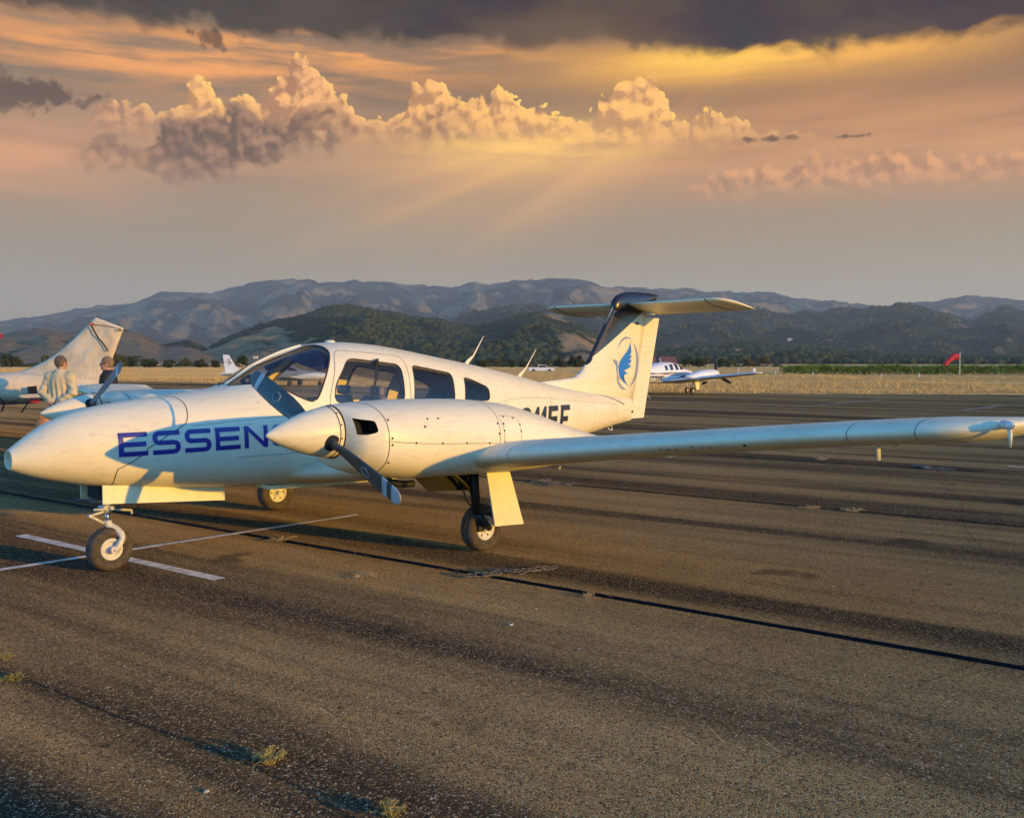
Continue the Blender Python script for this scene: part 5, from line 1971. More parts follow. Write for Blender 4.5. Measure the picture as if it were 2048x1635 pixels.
# ------------------------------------------------------------------ trees along the valley floor
def leaf_mat(name, a, b):
    m, N, out = new_mat(name)
    p = N.n('ShaderNodeBsdfPrincipled')
    g = N.n('ShaderNodeNewGeometry').outputs['Position']
    N.put(p.inputs['Base Color'], N.mix(N.step(N.noise(g, 0.9, 4, 0.6), 0.35, 0.65), a + (1,), b + (1,)))
    p.inputs['Roughness'].default_value = 0.8
    p.inputs['Specular IOR Level'].default_value = 0.15
    tr = N.n('ShaderNodeBsdfTranslucent')
    tr.inputs[0].default_value = tuple(q * 1.2 for q in b) + (1,)
    mx = N.n('ShaderNodeMixShader')
    mx.inputs[0].default_value = 0.22
    N.t.links.new(p.outputs[0], mx.inputs[1])
    N.t.links.new(tr.outputs[0], mx.inputs[2])
    N.t.links.new(mx.outputs[0], out.inputs[0])
    return m


M['leaf_dark'] = leaf_mat('evergreen_leaf', (0.030, 0.038, 0.016), (0.065, 0.070, 0.026))
M['leaf_olive'] = leaf_mat('olive_leaf', (0.060, 0.068, 0.026), (0.130, 0.115, 0.038))
M['leaf_rust'] = leaf_mat('dry_leaf', (0.090, 0.062, 0.026), (0.190, 0.130, 0.050))
M['bark'] = pbr('bark', (0.085, 0.062, 0.045), 0.95, noise=0.4, nscale=3)


def tree(name, label, pos, h, w, mt, seed, group='trees along the valley floor', lean=0.0, trunk=0.22):
    r = np.random.default_rng(seed)
    t = empty(name, tuple(pos))
    tag(t, label, 'tree', group)
    x, y, z = pos
    parts = [tube(smooth_open([(x, y, z - .2), (x + lean * .2, y, z + h * .2), (x + lean * .5, y + .1, z + h * .45), (x + lean, y, z + h * .75)], 4), np.linspace(.035 * h, .012 * h, 13), 7)]
    cl = []
    for k in range(11):
        a = r.random() * 2 * math.pi
        rad = w * .5 * math.sqrt(r.random()) * .78
        hh = z + h * (trunk + (1 - trunk) * (0.12 + .74 * r.random()))
        rel = (hh - z) / h
        rad *= np.interp(rel, [.2, .5, .8, 1], [.75, 1, .75, .35])
        c = np.array([x + lean * rel + math.cos(a) * rad, y + math.sin(a) * rad, hh])
        cl.append((c, w * (.16 + .13 * r.random())))
        parts.append(tube([(x + lean * .4, y, z + h * (trunk + .1 * r.random())), (c + np.array([x, y, z + h * .4])) / 2, c], [.014 * h, .008 * h, .004 * h], 5))
    V, F = join(parts)
    mesh('trunk', V, F, M['bark'], t)
    Vs, n = [], 0
    for c, cr in cl:
        m_ = 70
        d = r.normal(size=(m_, 3))
        d /= np.linalg.norm(d, axis=1)[:, None]
        p = c + d * cr * (.45 + .65 * r.random((m_, 1))) * np.array([1, 1, .8])
        a = r.normal(size=(m_, 3))
        a = np.cross(a, d)
        a /= np.linalg.norm(a, axis=1)[:, None]
        b = np.cross(d + .8 * r.normal(size=(m_, 3)), a)
        b /= np.linalg.norm(b, axis=1)[:, None]
        s = (.05 + .05 * r.random((m_, 1))) * w * .8
        Vs.append(np.stack([p - a * s, p + b * s * .9, p + a * s, p - b * s * .9], 1).reshape(-1, 3))
    V = np.concatenate(Vs)
    F = np.arange(len(V)).reshape(-1, 4)
    fast_mesh('crown', V, F, mt, t)
    return t


L_D, L_O, L_R = M['leaf_dark'], M['leaf_olive'], M['leaf_rust']
TREES = [  # column, foot row, top row, width in px, leaf, label
    (22, 728, 706, 40, L_D, 'dark low tree at the far left edge beyond the field'),
    (95, 728, 704, 26, L_O, 'small olive tree left of the covered tail fin'),
    (240, 726, 700, 34, L_O, 'olive tree just right of the covered tail fin'),
    (262, 727, 703, 26, L_D, 'dark tree next to the one right of the covered fin'),
    (300, 727, 711, 34, L_D, 'low dark tree in the gap right of the covered fin'),
    (342, 727, 714, 30, L_D, 'low dark bush-like tree mid field, left of the brown hillside'),
    (372, 727, 708, 22, L_O, 'rounded olive tree on the field edge left of the white tail'),
    (402, 727, 712, 28, L_D, 'dark tree left of the small white tail fin'),
    (432, 727, 714, 20, L_D, 'dark tree touching the small white tail fin'),
    (486, 730, 706, 26, L_D, 'dark tree just right of the small white tail fin'),
    (962, 728, 715, 22, L_D, 'dark low tree behind the forward blade aerial'),
    (971, 728, 712, 20, L_O, 'olive tree right beside the forward blade aerial'),
    (995, 728, 712, 22, L_O, 'bushy olive tree right of the forward blade aerial'),
    (1022, 728, 716, 20, L_D, 'low dark tree between the two blade aerials'),
    (1045, 728, 714, 22, L_D, 'dark tree near the rear blade aerial'),
    (1092, 729, 716, 26, L_O, 'low olive tree right of the rear blade aerial'),
    (1120, 729, 714, 26, L_D, 'dark tree left of the tail fin root'),
    (1150, 729, 708, 40, L_D, 'large dark tree against the tail fin leading edge'),
    (1376, 732, 712, 26, L_D, 'dark tree above the roof of the far twin airplane'),
    (1396, 732, 712, 22, L_D, 'dark tree beside the tall one over the far propeller'),
    (1410, 732, 707, 24, L_O, 'tallest rounded tree over the propeller of the far airplane'),
    (1440, 732, 714, 22, L_D, 'dark round tree right of the far propeller'),
    (1460, 732, 716, 24, L_O, 'olive round tree in the middle of the right group'),
    (1496, 735, 718, 24, L_R, 'rusty open tree left of the white board'),
    (1528, 733, 714, 22, L_R, 'rusty open tree right of the white board'),
]
for i, (cx_, fy, ty, wpx, mt, lab) in enumerate(TREES):
    dep = 300.0
    zb0 = zat(fy, dep)
    h_ = zat(ty, dep) - zb0
    p_ = at(cx_, dep + 12 * math.sin(i * 2.3), max(min(zb0, 0), -1.2))
    tree('valley_tree', lab, tuple(p_), h_, wpx / FPX * dep, mt, 100 + i, trunk=.30 if mt is L_R else .12)
# hedge of low brush closing the view between the trees
r = np.random.default_rng(77)
bv, bf = ico_blob()
cols = np.concatenate([r.uniform(-500, 560, 500), r.uniform(920, 1330, 260), r.uniform(1330, 1580, 60), r.uniform(2100, 2500, 100)])
dep = r.uniform(330, 420, len(cols))
P = np.stack([at(c, d, -.6) for c, d in zip(cols, dep)])
s_ = r.uniform(.5, 1.5, len(cols)) * np.where(r.random(len(cols)) < .2, 1.7, 1)
V = bv[None] * (1 + .5 * (r.random((len(cols), len(bv), 1)) - .5)) * np.stack([s_ * 1.5, s_ * 1.5, s_], 1)[:, None] + P[:, None]
F = bf[None] + (np.arange(len(cols)) * len(bv))[:, None, None]
tag(fast_mesh('field_brush', V.reshape(-1, 3), F.reshape(-1, 3), M['leaf_dark']), 'low dark brush along the far edge of the dry field', 'brush', kind='stuff')

# dry grass tufts on the verge
M['straw'] = leaf_mat('dry_straw', (0.56, 0.34, 0.11), (0.78, 0.53, 0.20))


def grass_stuff():
    r = np.random.default_rng(3)
    n = 26000
    col = r.uniform(-300, 2400, n)
    i = r.integers(0, len(ED) - 1, n)
    # offsets behind the apron edge, clumped along mown strips
    off = np.abs(r.normal(0, 1, n)) * 9 + r.uniform(0, 70, n) * (r.random(n) < .75)
    k = r.random(n)[:, None]
    base = ED[i] * (1 - k) + ED[i + 1] * k + np.array([0.80, 0.60]) * off[:, None]
    keep = (fbm(base[:, 0] * .13, base[:, 1] * .13, 3) + .35 * r.random(n) > -.02)
    base = base[keep]
    n = len(base)
    h = r.uniform(.05, .20, n) * (1 + .8 * (r.random(n) < .12))
    Vs = []
    for q in range(4):
        a = r.uniform(0, 2 * math.pi, n)
        w = r.uniform(.02, .05, n)
        dx, dy = np.cos(a), np.sin(a)
        lean = r.normal(0, .5, (n, 2)) * h[:, None]
        b0 = np.stack([base[:, 0] + dx * w, base[:, 1] + dy * w, np.full(n, .0)], 1)
        b1 = np.stack([base[:, 0] - dx * w, base[:, 1] - dy * w, np.full(n, .0)], 1)
        tp = np.stack([base[:, 0] + lean[:, 0], base[:, 1] + lean[:, 1], .03 + h], 1)
        Vs.append(np.stack([b0, b1, tp], 1))
    V = np.concatenate(Vs).reshape(-1, 3)
    return fast_mesh('dry_grass', V, np.arange(len(V)).reshape(-1, 3), M['straw'])


tag(grass_stuff(), 'dry golden grass growing along the apron edge', 'grass', kind='stuff')

# ------------------------------------------------------------------ covered airplane on the left
def canvas_mat():
    m, N, out = new_mat('tan_canvas_cover')
    p = N.n('ShaderNodeBsdfPrincipled')
    co = N.n('ShaderNodeTexCoord').outputs['Object']
    f = N.noise(co, 1.6, 5, 0.6)
    N.put(p.inputs['Base Color'], N.mix(N.step(f, 0.35, 0.7), (0.74, 0.60, 0.41, 1), (0.62, 0.49, 0.32, 1)))
    p.inputs['Roughness'].default_value = 0.9
    p.inputs['Specular IOR Level'].default_value = 0.1
    b = N.n('ShaderNodeBump')
    b.inputs['Strength'].default_value = 0.55
    b.inputs['Distance'].default_value = 0.03
    N.put(b.inputs['Height'], N.noise(N.v('MULTIPLY', co, (1.2, 1.2, 0.6)), 4.0, 4, 0.55, 1.2))
    N.put(p.inputs['Normal'], b.outputs[0])
    N.t.links.new(p.outputs[0], out.inputs[0])
    return m


M['canvas'] = canvas_mat()
M['strap'] = pbr('dark_webbing', (0.020, 0.016, 0.016), 0.8)
M['red_cloth'] = pbr('red_cloth', (0.62, 0.03, 0.035), 0.75, noise=0.2)
M['orange'] = pbr('orange_cloth', (0.72, 0.25, 0.06), 0.8, noise=0.2)
DC = 18.2                                               # distance of its centreline


def cv(px, py, lat=0.0, d=DC):
    """point on the covered airplane: photo column and row on its centre plane, lat metres nearer the viewer"""
    q = at(px, d)
    q = q - FH * lat
    return np.array([q[0], q[1], zat(py, d)])


cov = empty('covered_airplane', tuple(at(-120, DC)))
tag(cov, 'parked airplane wrapped in a tan canvas cover at the left edge', 'airplane')
st = [(-420, 778, 800, .12), (-400, 765, 806, .28), (-340, 748, 815, .45), (-250, 735, 818, .55), (-150, 735, 815, .56), (-60, 742, 810, .50), (0, 745, 806, .44), (40, 744, 804, .38), (80, 745, 802, .30), (120, 748, 799, .22), (170, 752, 795, .14), (212, 758, 790, .06)]
xs_ = np.linspace(-420, 212, 80)
A = np.array(st, float)
rings = []
for x_ in xs_:
    t_, b_, w_ = (float(pchip(A[:, 0], A[:, k], x_)) for k in (1, 2, 3))
    ring = []
    for a in np.linspace(0, 2 * math.pi, 48, endpoint=False):
        c_, s_ = math.cos(a), math.sin(a)
        py = (t_ + b_) / 2 - (b_ - t_) / 2 * np.sign(c_) * abs(c_) ** (.8 if c_ < 0 else .9)
        lat = w_ * np.sign(s_) * abs(s_) ** .75
        wr = 1 + .05 * perlin(np.array(x_ * .035 + 4), np.array(a * 2.2))
        ring.append(cv(x_, py, lat * float(wr)))
    rings.append(ring)
V, F = loft(rings)
cb = mesh('fuselage_cover', V, F, M['canvas'], cov)
# fin cover with a swept leading edge that flows into the fuselage
le = smooth_open([(20, 750), (62, 735), (100, 716), (135, 690), (165, 662), (193, 634)], 8)
te = smooth_open([(205, 790), (212, 765), (222, 730), (236, 692), (250, 656)], 8)
n_ = 40
lp, tp = [np.stack([np.interp(np.linspace(0, 1, n_), np.linspace(0, 1, len(q)), q[:, k]) for k in (0, 1)], 1) for q in (le, te)]
rings = []
for i in range(n_):
    a, b = lp[i], tp[i]
    tk_ = np.interp(i / (n_ - 1), [0, .4, 1], [.14, .09, .045])
    ring = []
    m_ = 24
    for k in range(2 * m_):
        u = k / m_ if k < m_ else 2 - k / m_
        sgn = 1 if k < m_ else -1
        q = a + (b - a) * u
        th_ = tk_ * (4 * u * (1 - u)) ** .5 * (1 + .35 * float(perlin(np.array(u * 6 + 3.1), np.array(i * .21))))
        ring.append(cv(q[0], q[1], sgn * th_ + .02 * float(perlin(np.array(u * 4), np.array(i * .13 + 5)))))
    rings.append(ring)
V, F = loft(rings, False, True)
fc = mesh('fin_cover', V, F, M['canvas'], cov)
V, F = tube([cv(x_, y_, .10) for x_, y_ in smooth_open([(189, 649), (195, 661), (202, 674), (210, 684), (216, 692), (222, 702)], 4)], .016, 6, True, (tuple(FH), .4))
mesh('cover_strap', V, F, M['strap'], fc)
V, F = tube([cv(x_, y_, .07) for x_, y_ in ((191, 649), (215, 651), (244, 657))], .005, 6)
mesh('cover_cord', V, F, M['strap'], fc)
for (x_, y_, r_, mt) in ((190, 648, .032, M['red_cloth']), (246, 660, .026, M['strap'])):
    k = np.linspace(0, 2 * math.pi, 16)
    V, F = tube([cv(x_ + math.cos(q) * r_ * 109 * 1.2, y_ + math.sin(q) * r_ * 60, .10) for q in k], .009, 6, False)
    mesh('cover_buckle', V, F, mt, fc)
for pts, r_ in (([(-60, 815), (0, 806.5), (50, 804.5), (95, 802.5)], .02), ([(-20, 752), (8, 775), (33, 803)], .010), ([(33, 799), (31, 812), (27, 820)], .016), ([(81, 800), (74, 811), (66, 822)], .014), ([(0, 760), (20, 788), (30, 802)], .006), ([(95, 772), (70, 790), (50, 803)], .006)):
    V, F = tube([cv(x_, y_, .46) for x_, y_ in smooth_open(pts, 5)], r_, 6)
    mesh('belly_strap', V, F, M['strap'], cb)
V, F = prism([cv(78, 772, .44), cv(96, 770, .44), cv(98, 788, .44), cv(84, 797, .44)], tuple(-FH), .015)
mesh('cover_opening', V, F, M['dark'], cb, smooth=False)
V, F = prism([cv(80, 796, .48), cv(100, 795, .48), cv(104, 803, .48), cv(86, 804, .48)], tuple(-FH), .02)
mesh('red_flag', V, F, M['red_cloth'], cb, smooth=False)
for s in (-1, 1):
    V, F = tube([cv(-150, 812, s * .5), cv(-150, 850, s * 1.3), cv(-150, 880, s * 1.35)], .03, 8)
    g_ = mesh('gear_leg', V, F, M['gear'], cov)
    pc = at(-150, DC) - FH * s * 1.4
    V, F = lathe([(-.07, .10), (-.075, .14), (-.05, .19), (0, .20), (.05, .19), (.075, .14), (.07, .10), (.05, .02), (-.05, .02), (-.07, .10)], (pc[0], pc[1], .20), FH, 24)
    mesh('tyre', V, F, M['rubber'], g_)
    rings = []
    for lat, ch, zz in ((.3, 1.5, .82), (4.6, 1.2, 1.18)):
        f = foil(14, .14, .02) * ch
        c_ = at(-215, DC) - FH * s * lat
        rings.append([c_ + RT * q[0] + np.array([0, 0, zz + q[1]]) for q in f])
    V, F = loft(rings)
    mesh('wing_cover', V, F, M['canvas'], cov)
    rings = []
    for lat, ch in ((.05, .8), (1.55, .6)):
        f = foil(14, .10, 0) * ch
        c_ = at(118, DC) - FH * s * lat
        rings.append([c_ + RT * q[0] + np.array([0, 0, 1.02 + q[1]]) for q in f])
    V, F = loft(rings)
    mesh('tailplane_cover', V, F, M['canvas'], cov)
V, F = tube([cv(-370, 800), (*at(-372, DC)[:2], .2)], .03, 8)
g_ = mesh('nose_leg', V, F, M['gear'], cov)
pc = at(-372, DC)
V, F = lathe([(-.06, .08), (-.065, .12), (-.04, .165), (0, .17), (.04, .165), (.065, .12), (.06, .08), (.04, .02), (-.04, .02), (-.06, .08)], (pc[0], pc[1], .17), FH, 24)
mesh('tyre', V, F, M['rubber'], g_)


# ------------------------------------------------------------------ people
def surface_net(f, lo, hi, h):
    """mesh of f=0 by naive surface nets"""
    lo, hi = np.array(lo, float), np.array(hi, float)
    n = np.ceil((hi - lo) / h).astype(int) + 1
    g = np.meshgrid(*[lo[i] + np.arange(n[i]) * h for i in range(3)], indexing='ij')
    D = f(np.stack(g, -1))
    I = D < 0
    c = np.zeros(tuple(n - 1), int)
    for dx in (0, 1):
        for dy in (0, 1):
            for dz in (0, 1):
                c += I[dx:n[0] - 1 + dx, dy:n[1] - 1 + dy, dz:n[2] - 1 + dz]
    act = (c > 0) & (c < 8)
    idx = -np.ones(act.shape, int)
    idx[act] = np.arange(act.sum())
    ijk = np.argwhere(act)
    acc = np.zeros((len(ijk), 3))
    cnt = np.zeros(len(ijk))
    co = [(0, 0, 0), (1, 0, 0), (0, 1, 0), (1, 1, 0), (0, 0, 1), (1, 0, 1), (0, 1, 1), (1, 1, 1)]
    for a in range(8):
        for b in range(a + 1, 8):
            d = np.array(co[b]) - np.array(co[a])
            if np.abs(d).sum() != 1:
                continue
            va = D[tuple((ijk + co[a]).T)]
            vb = D[tuple((ijk + co[b]).T)]
            x = (va < 0) != (vb < 0)
            t = np.where(x, va / (va - vb + 1e-12), 0)
            acc[x] += (np.array(co[a]) + np.outer(t, d))[x]
            cnt[x] += 1
    V = lo + (ijk + acc / np.maximum(cnt, 1)[:, None]) * h
    F = []
    for ax in range(3):
        sl = [slice(None)] * 3
        s2 = [slice(None)] * 3
        sl[ax], s2[ax] = slice(0, -1), slice(1, None)
        ch = np.argwhere(I[tuple(sl)] != I[tuple(s2)])
        o1, o2 = [k for k in range(3) if k != ax]
        ok = (ch[:, o1] > 0) & (ch[:, o2] > 0) & (ch[:, o1] < n[o1] - 1) & (ch[:, o2] < n[o2] - 1)
        ch = ch[ok]
        e1, e2 = np.eye(3, dtype=int)[o1], np.eye(3, dtype=int)[o2]
        q = np.stack([idx[tuple(ch.T)], idx[tuple((ch - e1).T)], idx[tuple((ch - e1 - e2).T)], idx[tuple((ch - e2).T)]], 1)
        ins = I[tuple(ch.T)]
        flip = ins ^ (ax == 1)
        q[~flip] = q[~flip][:, ::-1]
        F.append(q[(q >= 0).all(1)])
    return V, np.concatenate(F)


def cone(p, a, b, ra, rb):
    a, b = np.asarray(a, float), np.asarray(b, float)
    ab = b - a
    t = np.clip(((p - a) @ ab) / (ab @ ab), 0, 1)
    return np.linalg.norm(p - a - t[..., None] * ab, axis=-1) - (ra + (rb - ra) * t)


def ell(p, c, r):
    q = (p - np.asarray(c)) / np.asarray(r)
    k = np.linalg.norm(q, axis=-1)
    return (k - 1) * min(r)


def smin(a, b, k=.04):
    h = np.clip(.5 + .5 * (b - a) / k, 0, 1)
    return b + (a - b) * h - k * h * (1 - h)


M['skin'] = pbr('skin', (0.46, 0.24, 0.15), 0.55, noise=0.15, nscale=25)
M['shirt_beige'] = pbr('beige_shirt', (0.60, 0.49, 0.28), 0.9, noise=0.15, nscale=6, bump=0.4, bscale=22)
M['jacket_dark'] = pbr('dark_jacket', (0.018, 0.018, 0.024), 0.85, noise=0.3, nscale=8, bump=0.3, bscale=20)
M['trousers_grey'] = pbr('grey_trousers', (0.12, 0.11, 0.10), 0.9, noise=0.2)
M['trousers_blue'] = pbr('blue_jeans', (0.045, 0.06, 0.10), 0.9, noise=0.2)
M['shoe'] = pbr('brown_shoes', (0.05, 0.035, 0.025), 0.6)
M['hair_brown'] = pbr('grey_brown_hair', (0.085, 0.052, 0.030), 0.85, noise=0.5, nscale=40, ncol=(0.22, 0.165, 0.115), bump=0.8, bscale=70)
M['hair_tan'] = pbr('sandy_grey_hair', (0.16, 0.095, 0.05), 0.85, noise=0.5, nscale=40, ncol=(0.32, 0.22, 0.14), bump=0.8, bscale=70)


def person(label, pos, yaw, H, arms, shirt, trousers, hair, head_yaw, head_tilt=0.0, glasses=False, build=1.0, pleats=0.0):
    """standing figure, local frame: +y is where the chest faces, x to its right"""
    k = H / 1.75
    ch, sh = math.cos(head_yaw), math.sin(head_yaw)
    hd = np.array([0, .025, 1.62])

    def head_local(p):
        q = p - hd
        x, y, z = q[..., 0], q[..., 1], q[..., 2]
        y2 = y * math.cos(head_tilt) + z * math.sin(head_tilt)
        z2 = -y * math.sin(head_tilt) + z * math.cos(head_tilt)
        return np.stack([x * ch + y2 * sh, -x * sh + y2 * ch, z2], -1)

    def head(p):
        q = head_local(p)
        d = ell(q, (0, 0, .03), (.076, .095, .105))
        d = smin(d, ell(q, (0, .028, -.055), (.056, .062, .062)), .03)      # jaw
        d = smin(d, cone(q, (0, .088, .012), (0, .112, -.022), .010, .015), .015)   # nose
        d = smin(d, ell(q, (0, .082, -.052), (.026, .016, .009)), .008)      # lips
        d = smin(d, ell(q, (0, .082, .035), (.055, .018, .012)), .015)       # brow
        for s in (-1, 1):
            d = smin(d, ell(q, (s * .078, -.008, .0), (.010, .022, .032)), .006)   # ears
            d = np.maximum(d, -ell(q, (s * .031, .100, .014), (.018, .016, .011)))  # eye sockets
            d = np.minimum(d, ell(q, (s * .031, .080, .014), (.013, .011, .011)))
        return d

    def hand(p, w, tipd, side):
        w, tipd = np.asarray(w, float), np.asarray(tipd, float)
        tipd = tipd / np.linalg.norm(tipd)
        sx = np.cross(tipd, [0, 0, 1.0])
        sx = sx / (np.linalg.norm(sx) + 1e-9)
        nz = np.cross(sx, tipd)
        d = cone(p, w, w + tipd * .075, .026, .034)
        for i, (o, l) in enumerate(((-.027, .065), (-.009, .078), (.009, .074), (.026, .056))):
            a = w + tipd * .085 + sx * o
            b = a + tipd * l * .5 - nz * .008
            c = b + tipd * l * .45 - nz * .022
            d = np.minimum(d, np.minimum(cone(p, a, b, .0095, .009), cone(p, b, c, .009, .0075)))
        a = w + tipd * .03 - sx * side * .028
        b = a + tipd * .035 - sx * side * .030
        d = np.minimum(d, np.minimum(cone(p, a, b, .012, .0105), cone(p, b, b + tipd * .03 - nz * .006, .0105, .008)))
        return d

    def torso(p, g=0.0):
        d = ell(p, (0, .0, 1.30), (.175 * build + g, .115 * build + g, .20 + g))
        d = smin(d, ell(p, (0, -.005, 1.08), (.158 * build + g, .115 * build + g, .18 + g)), .08)
        d = smin(d, ell(p, (0, -.01, .95), (.165 * build + g, .115 * build + g, .11 + g)), .06)
        for s in (-1, 1):
            d = smin(d, ell(p, (s * .165 * build, -.005, 1.40), (.07 + g, .065 + g, .06 + g)), .06)
        d = smin(d, cone(p, (0, -.02, 1.40), (0, -.005, 1.49), .085 + g, .06 + g), .05)
        return d

    def arms_f(p, g=0.0, upto=1.0):
        d = None
        for (S, E_, W_) in arms:
            a = smin(cone(p, S, E_, .052 + g, .043 + g), cone(p, E_, np.asarray(E_) + (np.asarray(W_) - E_) * upto, .042 + g, .030 + g), .03)
            d = a if d is None else np.minimum(d, a)
        return d

    def legs(p, g=0.0):
        d = None
        for s in (-1, 1):
            a = smin(cone(p, (s * .09, -.01, .92), (s * .10, .01, .50), .085 + g, .058 + g), cone(p, (s * .10, .01, .50), (s * .105, -.02, .09), .056 + g, .038 + g), .03)
            d = a if d is None else smin(d, a, .02)
        return d

    def feet(p, g=0.0):
        d = None
        for s in (-1, 1):
            a = smin(cone(p, (s * .105, -.045, .045), (s * .125, .15, .035), .042 + g, .034 + g), cone(p, (s * .105, -.02, .10), (s * .105, -.03, .05), .042 + g, .045 + g), .03)
            a = np.maximum(a, .004 - g - p[..., 2])
            d = a if d is None else np.minimum(d, a)
        return d

    def body(p):
        d = smin(torso(p, -.012), legs(p, -.012), .04)
        d = smin(d, arms_f(p, -.01), .03)
        d = smin(d, cone(p, (0, -.012, 1.42), (0, .012, 1.58), .056, .054), .03)
        d = smin(d, head(p), .02)
        for i, (S, E_, W_) in enumerate(arms):
            t = np.asarray(W_) - np.asarray(E_)
            d = smin(d, hand(p, W_, t, 1 if i else -1), .012)
        return smin(d, feet(p, -.008), .02)

    def shirt_f(p):
        g = .014 + (.010 * np.sin(p[..., 0] * 70 + 2 * np.sin(p[..., 2] * 5)) * pleats * np.clip((1.42 - p[..., 2]) * 4, 0, 1) * (p[..., 1] < 0.02) if pleats else 0)
        d = smin(torso(p, .022) - (g - .014), arms_f(p, .020 + .006 * np.sin(p[..., 2] * 60 + p[..., 0] * 34), .95), .06)
        d = np.maximum(d, .88 - p[..., 2])
        neck = cone(p, (0, -.012, 1.42), (0, .008, 1.545), .070, .070)
        d = smin(d, neck, .015)
        return np.maximum(d, p[..., 2] - (1.525 - .10 * p[..., 1]))

    def trouser_f(p):
        d = smin(ell(p, (0, -.01, .95), (.172 * build, .124 * build, .12)), legs(p, .016), .05)
        return np.maximum(np.maximum(d, .07 - p[..., 2]), p[..., 2] - .985)

    def hair_f(p):
        q = head_local(p)
        d = ell(q, (0, -.012, .038), (.090, .104, .114)) + .005 * np.sin(q[..., 0] * 160) * np.sin(q[..., 2] * 140 + q[..., 1] * 90)
        d = np.maximum(d, -(ell(q, (0, .098, -.03), (.088, .082, .118))))
        d = np.maximum(d, -.068 - q[..., 2])
        for s in (-1, 1):
            d = np.maximum(d, -ell(q, (s * .085, .01, -.01), (.03, .034, .042)))
        return d

    cy, sy = math.cos(yaw), math.sin(yaw)

    def place(V):
        V = V * k
        return np.stack([V[:, 0] * cy - V[:, 1] * sy + pos[0], V[:, 0] * sy + V[:, 1] * cy + pos[1], V[:, 2] + pos[2]], 1)

    def make(name, f, lo, hi, h, mat, parent):
        V, F = surface_net(f, lo, hi, h)
        return fast_mesh(name, place(V), F, mat, parent, smooth=True)
    full = ((-.42, -.34, -.02), (.42, .42, 1.78))
    b = make('person', body, *full, .0125, M['skin'], None)
    tag(b, label, 'person')
    make('shirt', shirt_f, (-.44, -.36, .84), (.44, .44, 1.58), .012, shirt, b)
    make('trousers', trouser_f, (-.26, -.2, .04), (.26, .2, 1.02), .014, trousers, b)
    make('shoes', lambda p: feet(p, .004), (-.22, -.14, -.01), (.22, .24, .16), .010, M['shoe'], b)
    make('hair', hair_f, (-.13, -.14, 1.50), (.13, .17, 1.80), .007, hair, b)
    if glasses:
        def back(q):
            q = np.asarray(q, float)
            x, y = q[:, 0] * ch - q[:, 1] * sh, q[:, 0] * sh + q[:, 1] * ch
            return np.stack([x, y, q[:, 2]], 1) + hd
        parts = []
        for s in (-1, 1):
            a = np.linspace(0, 2 * math.pi, 16)
            parts.append(tube(place(back(np.stack([s * .034 + np.cos(a) * .024, np.full(16, .103), .014 + np.sin(a) * .018], 1))), .0025, 6, False))
            parts.append(tube(place(back([(s * .058, .10, .018), (s * .078, .05, .018), (s * .082, -.01, .012)])), .003, 6))
        parts.append(tube(place(back([(-.01, .106, .016), (.01, .106, .016)])), .0025, 6))
        V, F = join(parts)
        mesh('glasses', V, F, M['strap'], b)
    return b


# the camera looks along FH; a figure facing away has its chest towards FH
aw = math.atan2(FH[1], FH[0]) - math.pi / 2
arms_back = [((-.19, -.01, 1.40), (-.285, -.10, 1.13), (-.10, -.165, .98)), ((.19, -.01, 1.40), (.285, -.10, 1.13), (.10, -.175, .99))]
arms_down = [((-.19, 0, 1.40), (-.26, .02, 1.12), (-.20, .16, .93)), ((.19, 0, 1.40), (.26, .02, 1.12), (.20, .16, .93))]
p1_ = at(122, 15.8)
person('man in beige shirt seen from behind, hands clasped at his back', tuple(p1_), aw - .10, 1.73, arms_back, M['shirt_beige'], M['trousers_grey'], M['hair_brown'], -.35, 0.05, pleats=1.0, build=1.12)
p2_ = at(217, 16.2)
person('man in dark jacket and glasses facing left beside the right wing', tuple(p2_), aw + 1.75, 1.715, arms_down, M['jacket_dark'], M['trousers_blue'], M['hair_tan'], .25, 0.10, glasses=True, build=1.12)

# ------------------------------------------------------------------ orange bag on the apron
bp = at(92, 15.5)
bg_ = empty('cloth_bag', (bp[0], bp[1], 0))
tag(bg_, 'orange cloth bag with a dark red mark behind the right spinner', 'bag')
z0 = zat(850, 15.5)
rings = []
for zz, wv_, dv_ in ((0, .30, .16), (.1, .31, .17), (.3, .28, .14), (.5, .22, .10), (.66, .14, .05), (.72, .05, .015)):
    a = np.linspace(0, 2 * math.pi, 32, endpoint=False)
    wob = 1 + .07 * np.sin(a * 5 + zz * 9)
    rings.append(np.stack([bp[0] + (RT[0] * np.cos(a) * wv_ - FH[0] * np.sin(a) * dv_) * wob, bp[1] + (RT[1] * np.cos(a) * wv_ - FH[1] * np.sin(a) * dv_) * wob, np.full(32, zz)], 1))
V, F = loft(rings)
mesh('bag_body', V, F, M['orange'], bg_)
a = np.linspace(0, 2 * math.pi, 20, endpoint=False)
V, F = prism([bp + RT * (.02 + math.cos(q) * .05) - FH * (.155 - .03 * math.sin(q)) + np.array([0, 0, .46 + math.sin(q) * .11]) for q in a], tuple(-FH), .012)
mesh('bag_mark', V, F, M['red_cloth'], bg_, smooth=False)
V, F = tube(smooth_open([bp + RT * -.10 + [0, 0, .66], bp + RT * -.07 + [0, 0, .80], bp + RT * .07 + [0, 0, .80], bp + RT * .10 + [0, 0, .66]], 5), .012, 6)
mesh('bag_handle', V, F, M['orange'], bg_)

